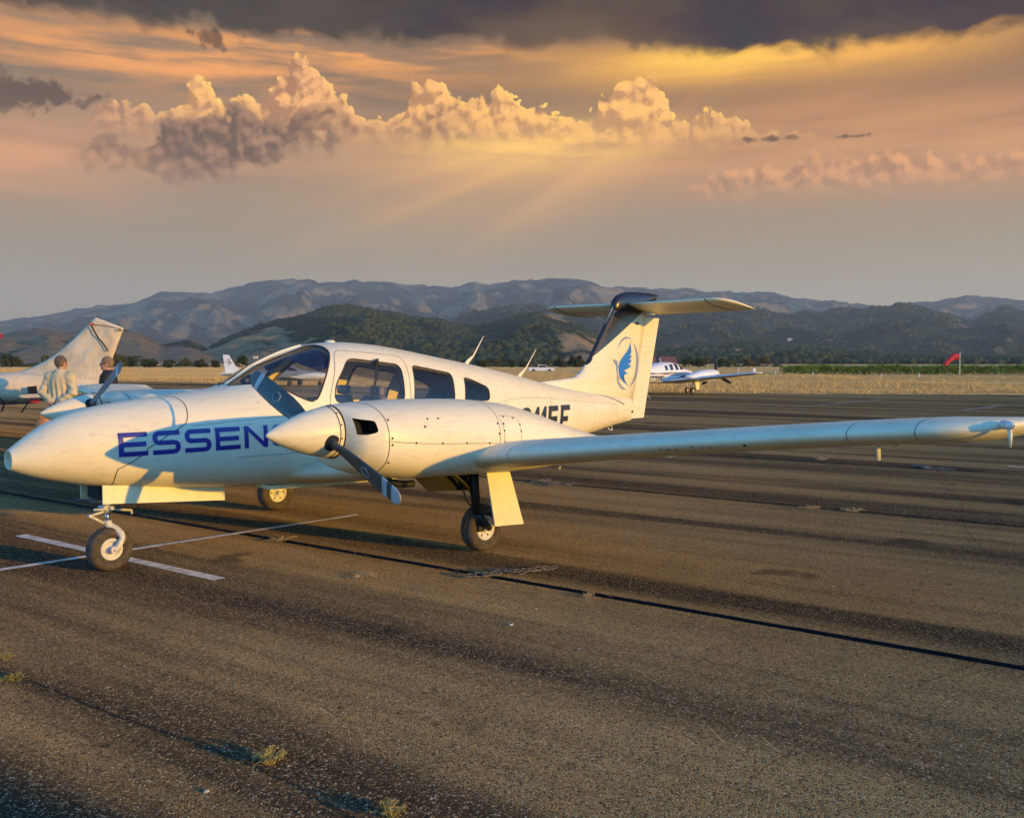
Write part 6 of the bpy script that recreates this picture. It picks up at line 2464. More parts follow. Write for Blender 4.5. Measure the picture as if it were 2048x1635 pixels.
# ------------------------------------------------------------------ far twin airplane, nose to the right
M['far_white'] = pbr('far_airplane_white', (0.80, 0.77, 0.70), 0.4, noise=0.08)
M['far_navy'] = pbr('far_airplane_navy_stripe', (0.03, 0.045, 0.11), 0.4)
M['far_red'] = pbr('far_airplane_red_stripe', (0.30, 0.06, 0.04), 0.4)
M['far_grey'] = pbr('far_airplane_grey_band', (0.22, 0.24, 0.27), 0.4)
BO = np.array([37.3, 19.0, 0.0])
far2 = empty('twin_engine_airplane', tuple(BO))
tag(far2, 'distant white twin-engine airplane with red and navy stripes behind the tail fin', 'airplane')


def bl(x, y, z):
    return np.array([BO[0] + x, BO[1] + y, z])


bxs = [2.35, 2.25, 2.0, 1.6, 1.2, .8, .4, -.2, -1.0, -1.8, -2.8, -3.8, -4.8, -5.4]
bt_ = [.98, 1.08, 1.19, 1.27, 1.31, 1.44, 1.58, 1.64, 1.60, 1.46, 1.28, 1.18, 1.12, 1.08]
bb_ = [.92, .84, .74, .67, .63, .60, .58, .57, .57, .59, .66, .76, .88, .96]
bw_ = [.04, .16, .28, .40, .47, .52, .55, .56, .55, .50, .40, .28, .16, .06]
BF = Shell(0, [-x for x in bxs], bt_, [-x for x in bxs], bb_, [-x for x in bxs], bw_, [-2.35, 0, 5.4], [2.2, 2.6, 2.2], [2.2, 3.0, 2.2], [.45, .45, .5], -2.35, 5.4)


def bshell(u, th, d=0.0):
    """far fuselage surface; u runs aft, th positive is its starboard (camera) side"""
    q = BF.off(np.asarray(u, float), np.asarray(th, float), d)
    return np.stack([BO[0] - q[..., 0], BO[1] + q[..., 1], q[..., 2]], -1)


gx, gt = np.meshgrid(np.linspace(-2.35, 5.4, 60), np.linspace(-math.pi, math.pi, 40, endpoint=False), indexing='ij')
V = bshell(gx.ravel(), gt.ravel())
fu2 = mesh('fuselage', V, grid_faces(60, 40, True) + [tuple(range(39, -1, -1)), tuple(range(59 * 40, 60 * 40))], M['far_white'], far2)


def bpatch(poly_xz, mat, name, d=.006, side=1):
    uv, tr = tri_poly(np.array([(-x, z) for x, z in poly_xz]), .09)
    T = BF.th_of(uv[:, 0], uv[:, 1], side)
    return mesh(name, bshell(uv[:, 0], T, d), tr.tolist(), mat, fu2)


for side in (1, -1):
    for w_ in ([(-1.02, 1.22), (-.78, 1.24), (-.76, 1.48), (-1.0, 1.44)], [(-.60, 1.22), (-.32, 1.24), (-.30, 1.53), (-.58, 1.50)], [(-.14, 1.23), (.18, 1.25), (.16, 1.55), (-.12, 1.55)], [(.30, 1.24), (.86, 1.30), (.62, 1.45), (.36, 1.54)]):
        bpatch(round_poly(w_, .05, 4), M['glass_far'], 'cabin_window', .008, side)
    bpatch([(2.2, 1.02), (1.2, 1.10), (-.5, 1.13), (-2.4, 1.08), (-2.4, 1.03), (-.5, 1.08), (1.2, 1.05)], M['far_navy'], 'navy_stripe', .006, side)
    bpatch([(1.0, 1.02), (-.2, 1.02), (-2.2, 1.13), (-4.0, 1.10), (-4.0, 1.07), (-2.2, 1.09), (-.2, .98), (1.0, .985)], M['far_red'], 'red_stripe', .010, side)
    bpatch([(-1.1, .97), (-3.6, .99), (-3.6, .90), (-1.1, .84)], M['far_grey'], 'grey_band', .005, side)
    bpatch([(1.6, .98), (.4, .95), (-.4, .70), (-.05, .68), (.9, .86), (1.6, .90)], M['far_navy'], 'swoosh', .006, side)
x_ = -2.35
for chx in 'N731P':
    wd = .09 if chx == '1' else .17
    for poly in (glyph(chx, wd, .26, .045, .2) if chx != 'P' else [np.array([(0, 0), (.045, 0), (.045, .26), (0, .26)]), offset_path([(.045, .24), (.15, .24), (.15, .12), (.045, .12)], .04)]):
        uv, tr = tri_poly(np.array(poly), .08)
        T = BF.th_of(-(x_ + uv[:, 0] + .15 * uv[:, 1]), .68 + uv[:, 1], 1)
        mesh('registration_letter', bshell(-(x_ + uv[:, 0] + .15 * uv[:, 1]), T, .012), tr.tolist(), M['black_letter'], fu2)
    x_ += wd + .06
for s in (-1, 1):
    rings = []
    for y, xl_, c_, z_, t_ in ((.4, .85, 1.95, .66, .14), (1.8, .55, 1.55, .80, .14), (4.7, .30, .98, 1.08, .13), (5.1, .20, .80, 1.12, .10), (5.25, .02, .50, 1.14, .06)):
        f = foil(14, t_, .02) * c_
        rings.append([bl(xl_ - q[0], s * y, z_ + q[1]) for q in f])
    V, F = loft(rings)
    w2 = mesh('wing', V, F, M['far_white'], far2)
    rings = []
    for x_, r_, zc_, sq in ((1.60, .18, 1.02, 1), (1.55, .28, 1.0, .9), (1.3, .35, .98, .85), (.7, .37, .96, .85), (0, .33, .95, .8), (-.6, .22, .93, .6), (-1.1, .06, .93, .4)):
        a = np.linspace(0, 2 * math.pi, 24, endpoint=False)
        rings.append([bl(x_, s * 1.75 + np.sign(math.cos(q)) * abs(math.cos(q)) ** .8 * r_ * 1.1, zc_ + math.sin(q) * r_ * sq) for q in a])
    V, F = loft(rings)
    n2 = mesh('nacelle', V, F, M['far_white'], far2)
    V, F = prism([bl(x_, s * 1.75 - .39, z_) for x_, z_ in ((.55, .95), (1.5, 1.02), (1.5, 1.04), (.55, .975))], (0, -1, 0), .012)
    mesh('nacelle_stripe', V, F, M['far_navy'], n2, smooth=False)
    V, F = lathe([(.34, .0), (.30, .05), (.2, .11), (.05, .16), (0, .17)], bl(1.6, s * 1.75, 1.02), (1, 0, 0), 20)
    mesh('spinner', V, F, M['far_white'], n2)
    for bang in (1.52, 1.52 + 2.094, 1.52 + 4.189):
        cb_, sb_ = math.cos(bang), math.sin(bang)
        V, F = loft([[bl(1.72 + .02 * math.cos(q), s * 1.75 + cb_ * r_ - sb_ * math.sin(q) * w_, 1.02 + sb_ * r_ + cb_ * math.sin(q) * w_) for q in np.linspace(0, 2 * math.pi, 10, endpoint=False)] for r_, w_ in ((.08, .05), (.35, .09), (.75, .08), (.96, .05))])
        mesh('propeller_blade', V, F, M['black_paint'], n2)
    # main gear and door
    V, F = tube([bl(0.05, s * 1.46, .75), bl(0, s * 1.46, .22)], .04, 8)
    g2 = mesh('main_gear_leg', V, F, M['gear'], far2)
    V, F = lathe([(-.07, .08), (-.08, .14), (-.05, .20), (0, .21), (.05, .20), (.08, .14), (.07, .08)], bl(0, s * 1.46, .21), (0, 1, 0), 20)
    mesh('tyre', V, F, M['rubber'], g2)
    V, F = lathe([(-.06, .0), (-.055, .085), (.055, .085), (.06, 0)], bl(0, s * 1.46, .21), (0, 1, 0), 16)
    mesh('wheel_hub', V, F, M['rim'], g2)
    V, F = prism([bl(-.05, s * 1.60, .76), bl(.40, s * 1.60, .72), bl(.36, s * 1.60, .30), bl(.10, s * 1.60, .28)], (0, s, 0), .02)
    mesh('gear_door', V, F, M['cream'], g2, smooth=False)
    rings = []
    for y, xl_, c_ in ((.05, -4.5, .95), (1.95, -4.75, .62)):
        f = foil(12, .10, 0) * c_
        rings.append([bl(xl_ - q[0], s * y, 1.16 + q[1]) for q in f])
    V, F = loft(rings)
    mesh('tailplane', V, F, M['far_white'], far2)
V, F = tube([bl(1.75, 0, .7), bl(1.8, 0, .2)], .035, 8)
g2 = mesh('nose_gear_leg', V, F, M['gear'], far2)
V, F = lathe([(-.06, .07), (-.065, .12), (-.04, .17), (0, .18), (.04, .17), (.065, .12), (.06, .07)], bl(1.8, 0, .18), (0, 1, 0), 20)
mesh('tyre', V, F, M['rubber'], g2)
V, F = lathe([(-.05, .0), (-.045, .075), (.045, .075), (.05, 0)], bl(1.8, 0, .18), (0, 1, 0), 16)
mesh('wheel_hub', V, F, M['rim'], g2)
rings = []
for z_, xl_, c_ in ((1.1, -3.3, 2.0), (1.25, -3.9, 1.45), (1.6, -4.35, 1.0), (2.45, -5.0, .65)):
    f = foil(12, .10, 0) * c_
    rings.append([bl(xl_ - q[0], q[1], z_) for q in f])
V, F = loft(rings)
f2 = mesh('tail_fin', V, F, M['far_white'], far2)
V, F = prism([bl(-4.6, -.055, 1.7), bl(-5.2, -.055, 1.7), bl(-5.35, -.055, 2.1), bl(-4.95, -.055, 2.1)], (0, -1, 0), .01)
mesh('fin_band', V, F, M['far_navy'], f2, smooth=False)
V, F = tube([bl(-.6, 0, 1.62), bl(-.75, 0, 1.85)], [.02, .008], 8)
mesh('aerial', V, F, M['far_white'], fu2)

# ------------------------------------------------------------------ small white airplane far behind the windshield
DS = 64.0
sm = empty('single_engine_airplane', tuple(at(550, DS)))
tag(sm, 'small distant white airplane with its tail left of the windshield', 'airplane')


def sv(px, py, lat=0.0):
    q = at(px, DS) - FH * lat
    return np.array([q[0], q[1], zat(py, DS)])


rings = []
for px, t_, b_, w_ in ((440, 748, 750, .05), (470, 744, 752, .16), (510, 742, 757, .34), (545, 738, 760, .48), (565, 731, 761, .52), (585, 731, 761, .53), (605, 739, 761, .52), (630, 742, 760, .46), (650, 745, 758, .30), (657, 748, 755, .14)):
    rings.append([sv(px, (t_ + b_) / 2 - (b_ - t_) / 2 * math.cos(a), w_ * math.sin(a)) for a in np.linspace(0, 2 * math.pi, 24, endpoint=False)])
V, F = loft(rings)
sf = mesh('fuselage', V, F, M['far_white'], sm)
fl = [(447, 709), (458, 709.5), (470, 730), (484, 741), (500, 744), (470, 749), (452, 749)]
V, F = prism([sv(x_, y_, -.06) for x_, y_ in fl], tuple(-FH), .12)
sfn = mesh('tail_fin', V, F, M['far_white'], sm, smooth=False)
V, F = prism([sv(x_, y_, .064) for x_, y_ in offset_path([(455, 719), (460, 719), (460, 723.5), (457, 723.5), (461, 724), (461, 728), (456, 728)], 1.0)], tuple(-FH), .01)
mesh('fin_number', V, F, M['black_letter'], sfn, smooth=False)
for poly in ([(567, 733.5), (577, 733), (577, 741), (562, 742)], [(580, 733), (590, 735), (600, 741), (580, 741)]):
    V, F = prism([sv(x_, y_, .50) for x_, y_ in poly], tuple(-FH), .02)
    mesh('cabin_window', V, F, M['glass_far'], sf, smooth=False)
for s in (-1, 1):
    rings = []
    for lat, ch, py in ((.4, 1.6, 757), (4.9, 1.1, 750)):
        f = foil(12, .13, .02) * ch
        c_ = at(612, DS) - FH * s * lat
        rings.append([c_ - RT * q[0] + np.array([0, 0, zat(py, DS) + q[1]]) for q in f])
    V, F = loft(rings)
    mesh('wing', V, F, M['far_white'], sm)
    c_ = at(590, DS) - FH * s * 1.5
    V, F = join([tube([(c_[0], c_[1], .55), (c_[0], c_[1], .15)], .05, 8), lathe([(-.07, .02), (-.07, .17), (0, .2), (.07, .17), (.07, .02)], (c_[0], c_[1], .2), FH, 16)])
    mesh('main_wheel', V, F, M['rubber'], sm)
    rings = []
    for lat, ch in ((.05, .9), (1.6, .6)):
        f = foil(12, .10, 0) * ch
        c_ = at(468, DS) - FH * s * lat
        rings.append([c_ - RT * q[0] + np.array([0, 0, zat(746, DS) + q[1]]) for q in f])
    V, F = loft(rings)
    mesh('tailplane', V, F, M['far_white'], sm)
c_ = at(640, DS)
V, F = join([tube([(c_[0], c_[1], .55), (c_[0], c_[1], .15)], .05, 8), lathe([(-.06, .02), (-.06, .14), (0, .17), (.06, .14), (.06, .02)], (c_[0], c_[1], .17), FH, 16)])
mesh('nose_wheel', V, F, M['rubber'], sm)
V, F = tube([sv(659, 735), sv(660, 750), sv(659, 766)], [.03, .08, .03], 8)
mesh('propeller', V, F, M['black_paint'], sm)


# ------------------------------------------------------------------ windsocks
def windsock(px, foot, top, d, sock, label):
    b = at(px, d, 0)
    o = empty('windsock', tuple(b))
    tag(o, label, 'windsock', 'windsocks on the airfield')
    V, F = tube([(b[0], b[1], -.1), (b[0], b[1], zat(top, d))], [.06, .04], 8)
    mesh('pole', V, F, M['gear'], o)
    V, F = lathe([(0, .05), (.12, .06), (.16, .03)], (b[0], b[1], zat(top, d)), (0, 0, 1), 10)
    mesh('pole_lamp', V, F, M['dark'], o)
    path = [at(x_, d, zat(y_, d)) for x_, y_ in smooth_open(sock, 6)]
    n = len(path)
    V, F = tube(path, np.linspace(.42, .20, n) * (1 + .06 * np.sin(np.arange(n) * 2.1)), 14, False, (tuple(FH), .8))
    mesh('sock', V, F, M['red_cloth'], o)
    k = np.linspace(0, 2 * math.pi, 16)
    c = path[0]
    V, F = tube([c + FH * .33 * math.cos(q) + np.array([0, 0, .42 * math.sin(q)]) for q in k], .03, 6, False)
    mesh('hoop', V, F, M['metal'], o)


windsock(1918.5, 752, 704, 108.0, [(1916, 714), (1906, 713), (1899, 718), (1893, 724), (1889, 730)], 'red windsock drooping from a pole in front of the vineyard')
windsock(-30, 752, 660, 90.0, [(-27, 667), (-15, 666), (-3, 669), (5, 673)], 'red windsock tip poking in at the left edge')

# ------------------------------------------------------------------ vineyard: rows of vines, one green mass
M['vine'] = leaf_mat('vine_leaf', (0.075, 0.115, 0.018), (0.190, 0.230, 0.045))


def vineyard():
    r = np.random.default_rng(21)
    Vs = []
    for row in range(9):
        n = 5200 if row < 2 else 1800
        col = r.uniform(1560 + row * 4, 2700, n)
        d = 122 + row * 5.0 + r.normal(0, .25, n) - 8 * (col - 1560) / 1100
        hz_ = .10 + r.random(n) ** .7 * (1.02 + .10 * np.sin(col * .21 + row) + .08 * np.sin(col * .047))
        P = np.stack([at(c, q, h_) for c, q, h_ in zip(col, d, hz_)])
        s = r.uniform(.07, .17, (n, 1))
        a = r.normal(size=(n, 3))
        a /= np.linalg.norm(a, axis=1)[:, None]
        b = np.cross(a, r.normal(size=(n, 3)))
        b /= np.linalg.norm(b, axis=1)[:, None]
        Vs.append(np.stack([P - a * s, P + b * s, P + a * s, P - b * s], 1).reshape(-1, 3))
    V = np.concatenate(Vs)
    return fast_mesh('vineyard', V, np.arange(len(V)).reshape(-1, 4), M['vine'])


tag(vineyard(), 'green vineyard rows beyond the dry field on the right', 'vineyard', kind='stuff')

# ------------------------------------------------------------------ far small things
M['white_board'] = pbr('white_board', (0.72, 0.70, 0.64), 0.7)
M['roof_red'] = pbr('red_brown_roof', (0.26, 0.09, 0.05), 0.85, noise=0.3, nscale=2)
M['wall_tan'] = pbr('tan_wall', (0.42, 0.27, 0.17), 0.9, noise=0.2, nscale=2)
M['wall_white'] = pbr('white_wall', (0.70, 0.67, 0.60), 0.8, noise=0.15, nscale=2)
M['car_white'] = pbr('white_car_paint', (0.72, 0.72, 0.70), 0.3)


def board(px, top, foot, d, w, label):
    b = at(px, d, 0)
    o = empty('sign_board', tuple(b))
    tag(o, label, 'sign')
    z1 = zat(top, d)
    for s in (-1, 1):
        q = b + RT * s * w * .4
        V, F = tube([(q[0], q[1], -.1), (q[0], q[1], z1)], .035, 6)
        mesh('post', V, F, M['gear'], o)
    V, F = box((b[0] - FH[0] * .06, b[1] - FH[1] * .06, z1 - .38), (w, .05, .76), Matrix.Rotation(-YAW, 3, 'Z'), .01)
    mesh('panel', V, F, M['white_board'], o)


board(1508, 736, 752, 108, .36, 'narrow white board standing on the dry field')
for i, (px, d, h_) in enumerate(((1476, 118, .8), (1551, 112, .7), (1625, 100, .45), (1762, 96, .45), (1838, 97, .4))):
    b = at(px, d, 0)
    o = empty('marker_post', tuple(b))
    tag(o, ['pale marker post left of the white board', 'thin pale post right of the white board', 'short marker post left in the dry field before the vineyard', 'short marker post in the field midway to the windsock', 'short marker post in the field nearest the windsock'][i], 'post', 'marker posts in the field')
    V, F = tube([(b[0], b[1], -.05), (b[0], b[1], h_)], [.05, .045], 8)
    mesh('shaft', V, F, M['white_board'], o)
    V, F = lathe([(0, .055), (.05, .06), (.09, .03), (.1, 0)], (b[0], b[1], h_), (0, 0, 1), 10)
    mesh('cap', V, F, M['red_cloth'] if i % 2 else M['white_board'], o)


def house(px, base_z, d, w, dp, h, roof_h, label, wall, roof, nwin=3, grp=None):
    b = at(px, d, base_z)
    o = empty('house', tuple(b))
    tag(o, label, 'house', grp)
    ax, ay = RT, FH
    P = lambda u, v, z: b + ax * u + ay * v + np.array([0, 0, z])
    q = [(-w / 2, -dp / 2), (w / 2, -dp / 2), (w / 2, dp / 2), (-w / 2, dp / 2)]
    V = [P(u, v, -1) for u, v in q] + [P(u, v, h) for u, v in q] + [P(-w / 2, 0, h + roof_h * .96), P(w / 2, 0, h + roof_h * .96)]
    mesh('wall', V, [(0, 1, 5, 4), (1, 2, 6, 9, 5), (2, 3, 7, 6), (3, 0, 4, 8, 7)], wall, o, smooth=False)
    e = .06 * w
    for s in (-1, 1):
        V, F = prism([P(-w / 2 - e, s * (dp / 2 + e), h - .12 * roof_h), P(w / 2 + e, s * (dp / 2 + e), h - .12 * roof_h), P(w / 2 + e, 0, h + roof_h), P(-w / 2 - e, 0, h + roof_h)], (0, 0, 1), .02 * w)
        mesh('roof', V, F, roof, o, smooth=False)
    for k in range(nwin):
        u = (k + .5) / nwin * w - w / 2
        V, F = prism([P(u - .05 * w, -dp / 2, h * .35), P(u + .05 * w, -dp / 2, h * .35), P(u + .05 * w, -dp / 2, h * .75), P(u - .05 * w, -dp / 2, h * .75)], tuple(-FH), .06)
        mesh('window', V, F, M['glass_far'], o, smooth=False)


house(1316, -.6, 210, 7.0, 6, 1.9, 1.5, 'low tan building with red-brown roof behind the far twin airplane', M['wall_tan'], M['roof_red'])
VIL = [(1438, 706, 'pinkish house in the clearing above the round valley trees'), (1474, 703, 'pale house right in the pinkish hillside clearing'), (1578, 681, 'small pale house high on the wooded slope'), (1620, 709, 'pale house low on the slope above the vineyard end'), (1652, 715, 'lowest pale house at the foot of the wooded slope'), (512, 716, 'small pale house on the brown hillside left of the windshield')]


def ground_hit(px, py):
    """nearest hill surface along a photo ray"""
    dirv = FWD + RT * (px - 1024) / FPX - UPV * (py - 817.5) / FPX
    o = Vector(CAM)
    best = None
    for nm in ('grass_hill', 'foothill', 'wooded_mountain_range'):
        ob = bpy.data.objects[nm]
        ok, loc, nr_, _ = ob.ray_cast(o, Vector(dirv).normalized())
        if ok and (best is None or (loc - o).length < (best - o).length):
            best = loc.copy()
    return best


bpy.context.view_layer.update()
for (px, py, lab) in VIL:
    g_ = ground_hit(px, py)
    if g_ is None:
        continue
    d_ = (np.array(g_[:]) - CAM) @ FH
    house(px, g_.z, d_, d_ * .0046, d_ * .0036, d_ * .0022, d_ * .0010, lab, M['wall_white'] if 'pale' in lab else M['wall_tan'], M['roof_red'], 2, 'houses on the wooded slope')

# white pickup beyond the field
cp = at(1083, 175, -.3)
pk = empty('pickup_truck', tuple(cp))
tag(pk, 'white pickup truck parked far beyond the tail cone', 'truck')
P = lambda u, v, z: cp + RT * u + FH * v + np.array([0, 0, z])
prof = [(-2.4, .35), (2.4, .35), (2.4, .85), (1.3, .95), (.75, 1.45), (-.55, 1.45), (-.75, .95), (-2.4, .92)]
V, F = prism([P(u, -.85, z) for u, z in prof], tuple(FH), 1.7)
pb = mesh('body', V, F, M['car_white'], pk, smooth=False)
V, F = prism([P(u, -.86, z) for u, z in ((1.12, .98), (.70, 1.38), (-.48, 1.38), (-.6, .98))], tuple(-FH), .02)
mesh('window', V, F, M['glass_far'], pb, smooth=False)
for u in (-1.5, 1.5):
    for v in (-.82, .82):
        V, F = lathe([(-.12, .05), (-.12, .30), (-.06, .35), (.06, .35), (.12, .30), (.12, .05)], P(u, v, .33), FH, 18)
        mesh('wheel', V, F, M['rubber'], pk)


# ------------------------------------------------------------------ tie-down chains
def chain(path, n, label, size=.028, seed=0):
    r = np.random.default_rng(seed)
    p = smooth_open(path, 12)
    s = np.r_[0, np.cumsum(np.linalg.norm(np.diff(p, axis=0), axis=1))]
    o = empty('tie_down_chain', (float(p[len(p) // 2, 0]), float(p[len(p) // 2, 1]), 0))
    tag(o, label, 'chain', 'tie-down chains on the apron')
    k = np.linspace(0, 2 * math.pi, 14, endpoint=False)
    lp_ = np.stack([np.cos(k) * size * np.where(np.abs(np.cos(k)) > .5, 1.15, 1), np.sin(k) * size * .58, 0 * k], 1)
    V0, F0 = tube(np.concatenate([lp_, lp_[:1]]), size * .17, 6, False)
    me = None
    for i in range(n):
        t = (i + .5) / n * s[-1]
        q = np.array([np.interp(t, s, p[:, 0]), np.interp(t, s, p[:, 1])])
        q2 = np.array([np.interp(t + .01, s, p[:, 0]), np.interp(t + .01, s, p[:, 1])])
        a = math.atan2(*(q2 - q)[::-1]) + r.normal(0, .25)
        if me is None:
            ob = mesh('chain_link', V0, F0, M['chain'], o, local=True)
            me = ob.data
        else:
            ob = bpy.data.objects.new('chain_link', me)
            COL.objects.link(ob)
            ob.parent = o
        ob.location = (q[0] - o.location.x + r.normal(0, .006), q[1] - o.location.y + r.normal(0, .006), .008 + .014 * (i % 2) + .004 * r.random())
        ob.rotation_euler = ((.5 if i % 2 else -.25) + r.normal(0, .25), r.normal(0, .15), a)
    return o


def gp(px, py):
    d = 1.629 / math.tan(PITCH + math.atan((py - 817.5) / FPX))
    return at(px, d)[:2]


chain([gp(930, 1156), gp(965, 1154), gp(1000, 1150), gp(985, 1145), gp(1040, 1146), gp(1075, 1142), gp(1110, 1140)], 30, 'tie-down chain lying across the near joint below the left wheel', seed=1)
chain([gp(1060, 966), gp(1100, 961), gp(1085, 968), gp(1120, 967), gp(1095, 972), gp(1150, 970)], 34, 'heaped tie-down chain behind the left main wheel', .026, seed=2)
chain([gp(140, 1003), gp(165, 1003), gp(190, 1007), gp(212, 1009)], 22, 'short tie-down chain behind the nose gear leg', .026, seed=3)
chain([gp(1830, 932), gp(1860, 935), gp(1850, 938), gp(1890, 940), gp(1912, 942)], 26, 'far tie-down chain under the outer left wing', .028, seed=4)


# ------------------------------------------------------------------ weeds in the joints
M['weed'] = leaf_mat('weed_leaf', (0.30, 0.24, 0.06), (0.56, 0.43, 0.13))
M['weed_dry'] = leaf_mat('dry_weed', (0.44, 0.31, 0.14), (0.66, 0.50, 0.25))


def weed(px, py, rad, hgt, n, label, mat, seed):
    r = np.random.default_rng(seed)
    c = gp(px, py)
    o = empty('weed_tuft', (c[0], c[1], 0))
    tag(o, label, 'weed', 'weeds in the apron cracks')
    st_, lf = [], []
    for i in range(n):
        a = r.uniform(0, 2 * math.pi)
        R_ = rad * math.sqrt(r.random())
        tip = np.array([c[0] + math.cos(a) * R_, c[1] + math.sin(a) * R_, hgt * (.35 + .65 * r.random()) * (1 - .5 * R_ / rad)])
        b = np.array([c[0] + math.cos(a) * R_ * .15, c[1] + math.sin(a) * R_ * .15, -.005])
        mid = (b + tip) / 2 + np.array([0, 0, hgt * .18])
        pth = smooth_open([b, mid, tip], 4)
        st_.append(tube(pth, np.linspace(.0022, .0009, len(pth)), 4, False))
        for q in (pth[2:] if i % 3 else pth[-2:]):
            for w_ in range(2):
                d = r.normal(size=3)
                d /= np.linalg.norm(d)
                e = np.cross(d, r.normal(size=3))
                e /= np.linalg.norm(e)
                L = r.uniform(.005, .014)
                lf.append(([q, q + d * L * .5 + e * L * .22, q + d * L, q + d * L * .5 - e * L * .22], [(0, 1, 2, 3)]))
    V, F = join(st_)
    mesh('stems', V, F, mat, o)
    V, F = join(lf)
    mesh('leaves', V, F, mat, o, smooth=False)


weed(530, 1526, .08, .085, 56, 'yellow-green weed tuft in the foreground crack', M['weed'], 1)
weed(772, 1632, .07, .07, 36, 'weed tuft cut by the bottom edge of the picture', M['weed'], 2)
weed(12, 1360, .06, .05, 30, 'yellow weed tuft at the left edge of the apron', M['weed'], 3)
weed(-6, 1318, .05, .05, 18, 'small yellow weed just above the one at the left edge', M['weed'], 4)
weed(560, 1080, .17, .05, 40, 'dry weed tuft in the joint beside the white lead line', M['weed_dry'], 5)
weed(722, 1152, .14, .035, 30, 'flat pale weed patch in front of the near joint', M['weed_dry'], 6)
weed(1648, 920, .16, .07, 26, 'dry weed in the joint under the left wing', M['weed_dry'], 7)
weed(1625, 1017, .15, .05, 30, 'dry weed on the middle joint at right, left of its twin', M['weed_dry'], 8)
weed(1712, 1022, .15, .05, 30, 'dry weed on the middle joint at right, beside another', M['weed_dry'], 9)
weed(1180, 1192, .06, .04, 14, 'small dry weed in the near joint right of the chain', M['weed_dry'], 10)

# loose grit and straw on the paving
r = np.random.default_rng(9)
n = 900
yy = r.uniform(-6, 20, n)
xx = r.uniform(-3, 22, n)
bv, bf = ico_blob()
s_ = r.uniform(.002, .006, n) * (1 + 1.2 * (r.random(n) < .05))
V = bv[None] * (1 + .5 * (r.random((n, len(bv), 1)) - .5)) * np.stack([s_ * r.uniform(.8, 1.8, n), s_, s_ * .6], 1)[:, None] + np.stack([xx, yy, s_ * .3], 1)[:, None]
F = bf[None] + (np.arange(n) * len(bv))[:, None, None]
M['grit'] = pbr('pale_grit', (0.46, 0.40, 0.32), 0.9)
tag(fast_mesh('loose_grit', V.reshape(-1, 3), F.reshape(-1, 3), M['grit']), 'loose pale grit scattered over the apron', 'grit', kind='stuff')
n = 420
k = r.integers(-1, 4, n)
yy = r.uniform(-6, 18, n)
xx = np.where(r.random(n) < .7, np.array([joint_x(a, b) for a, b in zip(k, yy)]) + r.normal(0, .07, n), r.uniform(-2, 16, n))
a = r.uniform(0, math.pi, n)
L = r.uniform(.02, .09, n)
dx, dy = np.cos(a) * L, np.sin(a) * L
nx_, ny_ = -np.sin(a) * .0018, np.cos(a) * .0018
z_ = r.uniform(.004, .016, n)
V = np.stack([np.stack([xx - dx + nx_, yy - dy + ny_, z_], 1), np.stack([xx + dx + nx_, yy + dy + ny_, z_ + .006], 1), np.stack([xx + dx - nx_, yy + dy - ny_, z_ + .006], 1), np.stack([xx - dx - nx_, yy - dy - ny_, z_], 1)], 1).reshape(-1, 3)
tag(fast_mesh('dry_straw_litter', V, np.arange(len(V)).reshape(-1, 4), M['straw']), 'bits of dry straw caught along the apron joints', 'straw', kind='stuff')

# ------------------------------------------------------------------ metal building added behind the viewer, unseen, to cast the near left corner shadow
hg = empty('hangar', (-9.0, -30.0, 0))
tag(hg, 'metal hangar standing behind the viewer, out of view', 'hangar')
M['hangar_skin'] = pbr('ribbed_metal_wall', (0.42, 0.40, 0.36), 0.6, noise=0.15, nscale=1)
HX0, HX1, HY0, HY1 = -24.0, 4.98, -42.0, -30.0


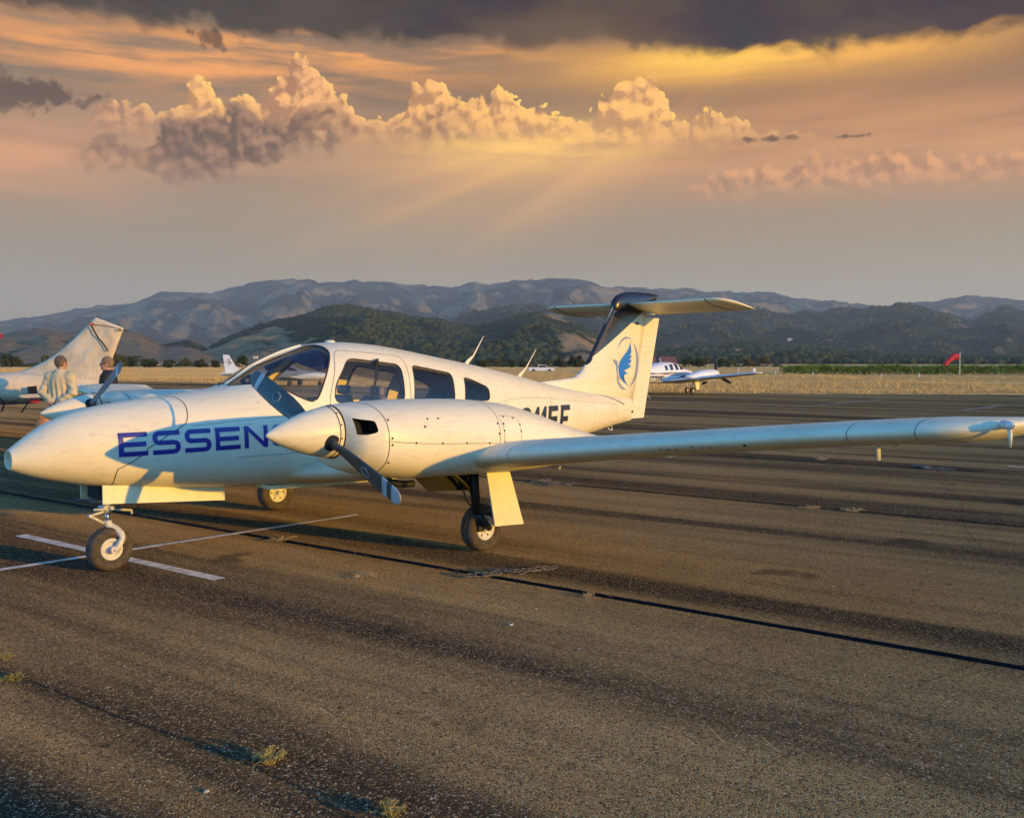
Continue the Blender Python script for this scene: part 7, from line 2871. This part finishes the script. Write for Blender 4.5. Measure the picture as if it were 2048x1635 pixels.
def ribbed(a, b, h, n):
    a, b = np.array(a, float), np.array(b, float)
    d = (b - a) / np.linalg.norm(b - a)
    nr = np.array([-d[1], d[0]])
    V = []
    for i in range(n * 4 + 1):
        q = a + (b - a) * i / (n * 4) + nr * (.04 if i % 4 in (1, 2) else 0)
        V += [(q[0], q[1], -.05), (q[0], q[1], h)]
    return V, [(2 * i, 2 * i + 2, 2 * i + 3, 2 * i + 1) for i in range(n * 4)]


for a, b in (((HX0, HY1), (HX1, HY1)), ((HX1, HY1), (HX1, HY0)), ((HX1, HY0), (HX0, HY0)), ((HX0, HY0), (HX0, HY1))):
    V, F = ribbed(a, b, 5.0, 40)
    mesh('wall', V, F, M['hangar_skin'], hg, smooth=False)
ym = (HY0 + HY1) / 2
for s, yb in ((1, HY1 + .3), (-1, HY0 - .3)):
    V, F = prism([(HX0 - .3, yb, 4.95), (HX1 + .05, yb, 4.95), (HX1 + .05, ym, 6.6), (HX0 - .3, ym, 6.6)], (0, 0, 1), .12)
    mesh('roof', V, F, M['hangar_skin'], hg, smooth=False)
for k in range(4):
    V, F = box((-19 + k * 5.0, HY1 + .12, 2.2), (4.8, .08, 4.3), None, .03)
    mesh('sliding_door', V, F, M['wall_white'], hg)

# ------------------------------------------------------------------ valley haze
hm, HN, hout = new_mat('valley_haze')
pv = HN.n('ShaderNodeVolumePrincipled')
pv.inputs['Color'].default_value = (0.80, 0.89, 0.90, 1)
pv.inputs['Density'].default_value = 7.6e-5
pv.inputs['Anisotropy'].default_value = 0.0
HN.t.links.new(pv.outputs[0], hout.inputs['Volume'])
c0, c1 = [], []
corners = []
for dd, ss in ((-60, None), (9600, None)):
    for lat in (-1, 1):
        wdt = 200 if dd < 0 else 9500
        q = CAM[:2] + FH[:2] * dd + RT[:2] * lat * wdt
        corners.append(q)
b0, b1, b2, b3 = corners[0], corners[1], corners[3], corners[2]
V = [(q[0], q[1], -3.2) for q in (b0, b1, b2, b3)] + [(q[0], q[1], 760.0) for q in (b0, b1, b2, b3)]
hz_ = mesh('haze', V, [(3, 2, 1, 0), (4, 5, 6, 7), (0, 1, 5, 4), (1, 2, 6, 5), (2, 3, 7, 6), (3, 0, 4, 7)], hm, smooth=False)
tag(hz_, 'thin blue haze filling the valley', 'haze', kind='stuff')
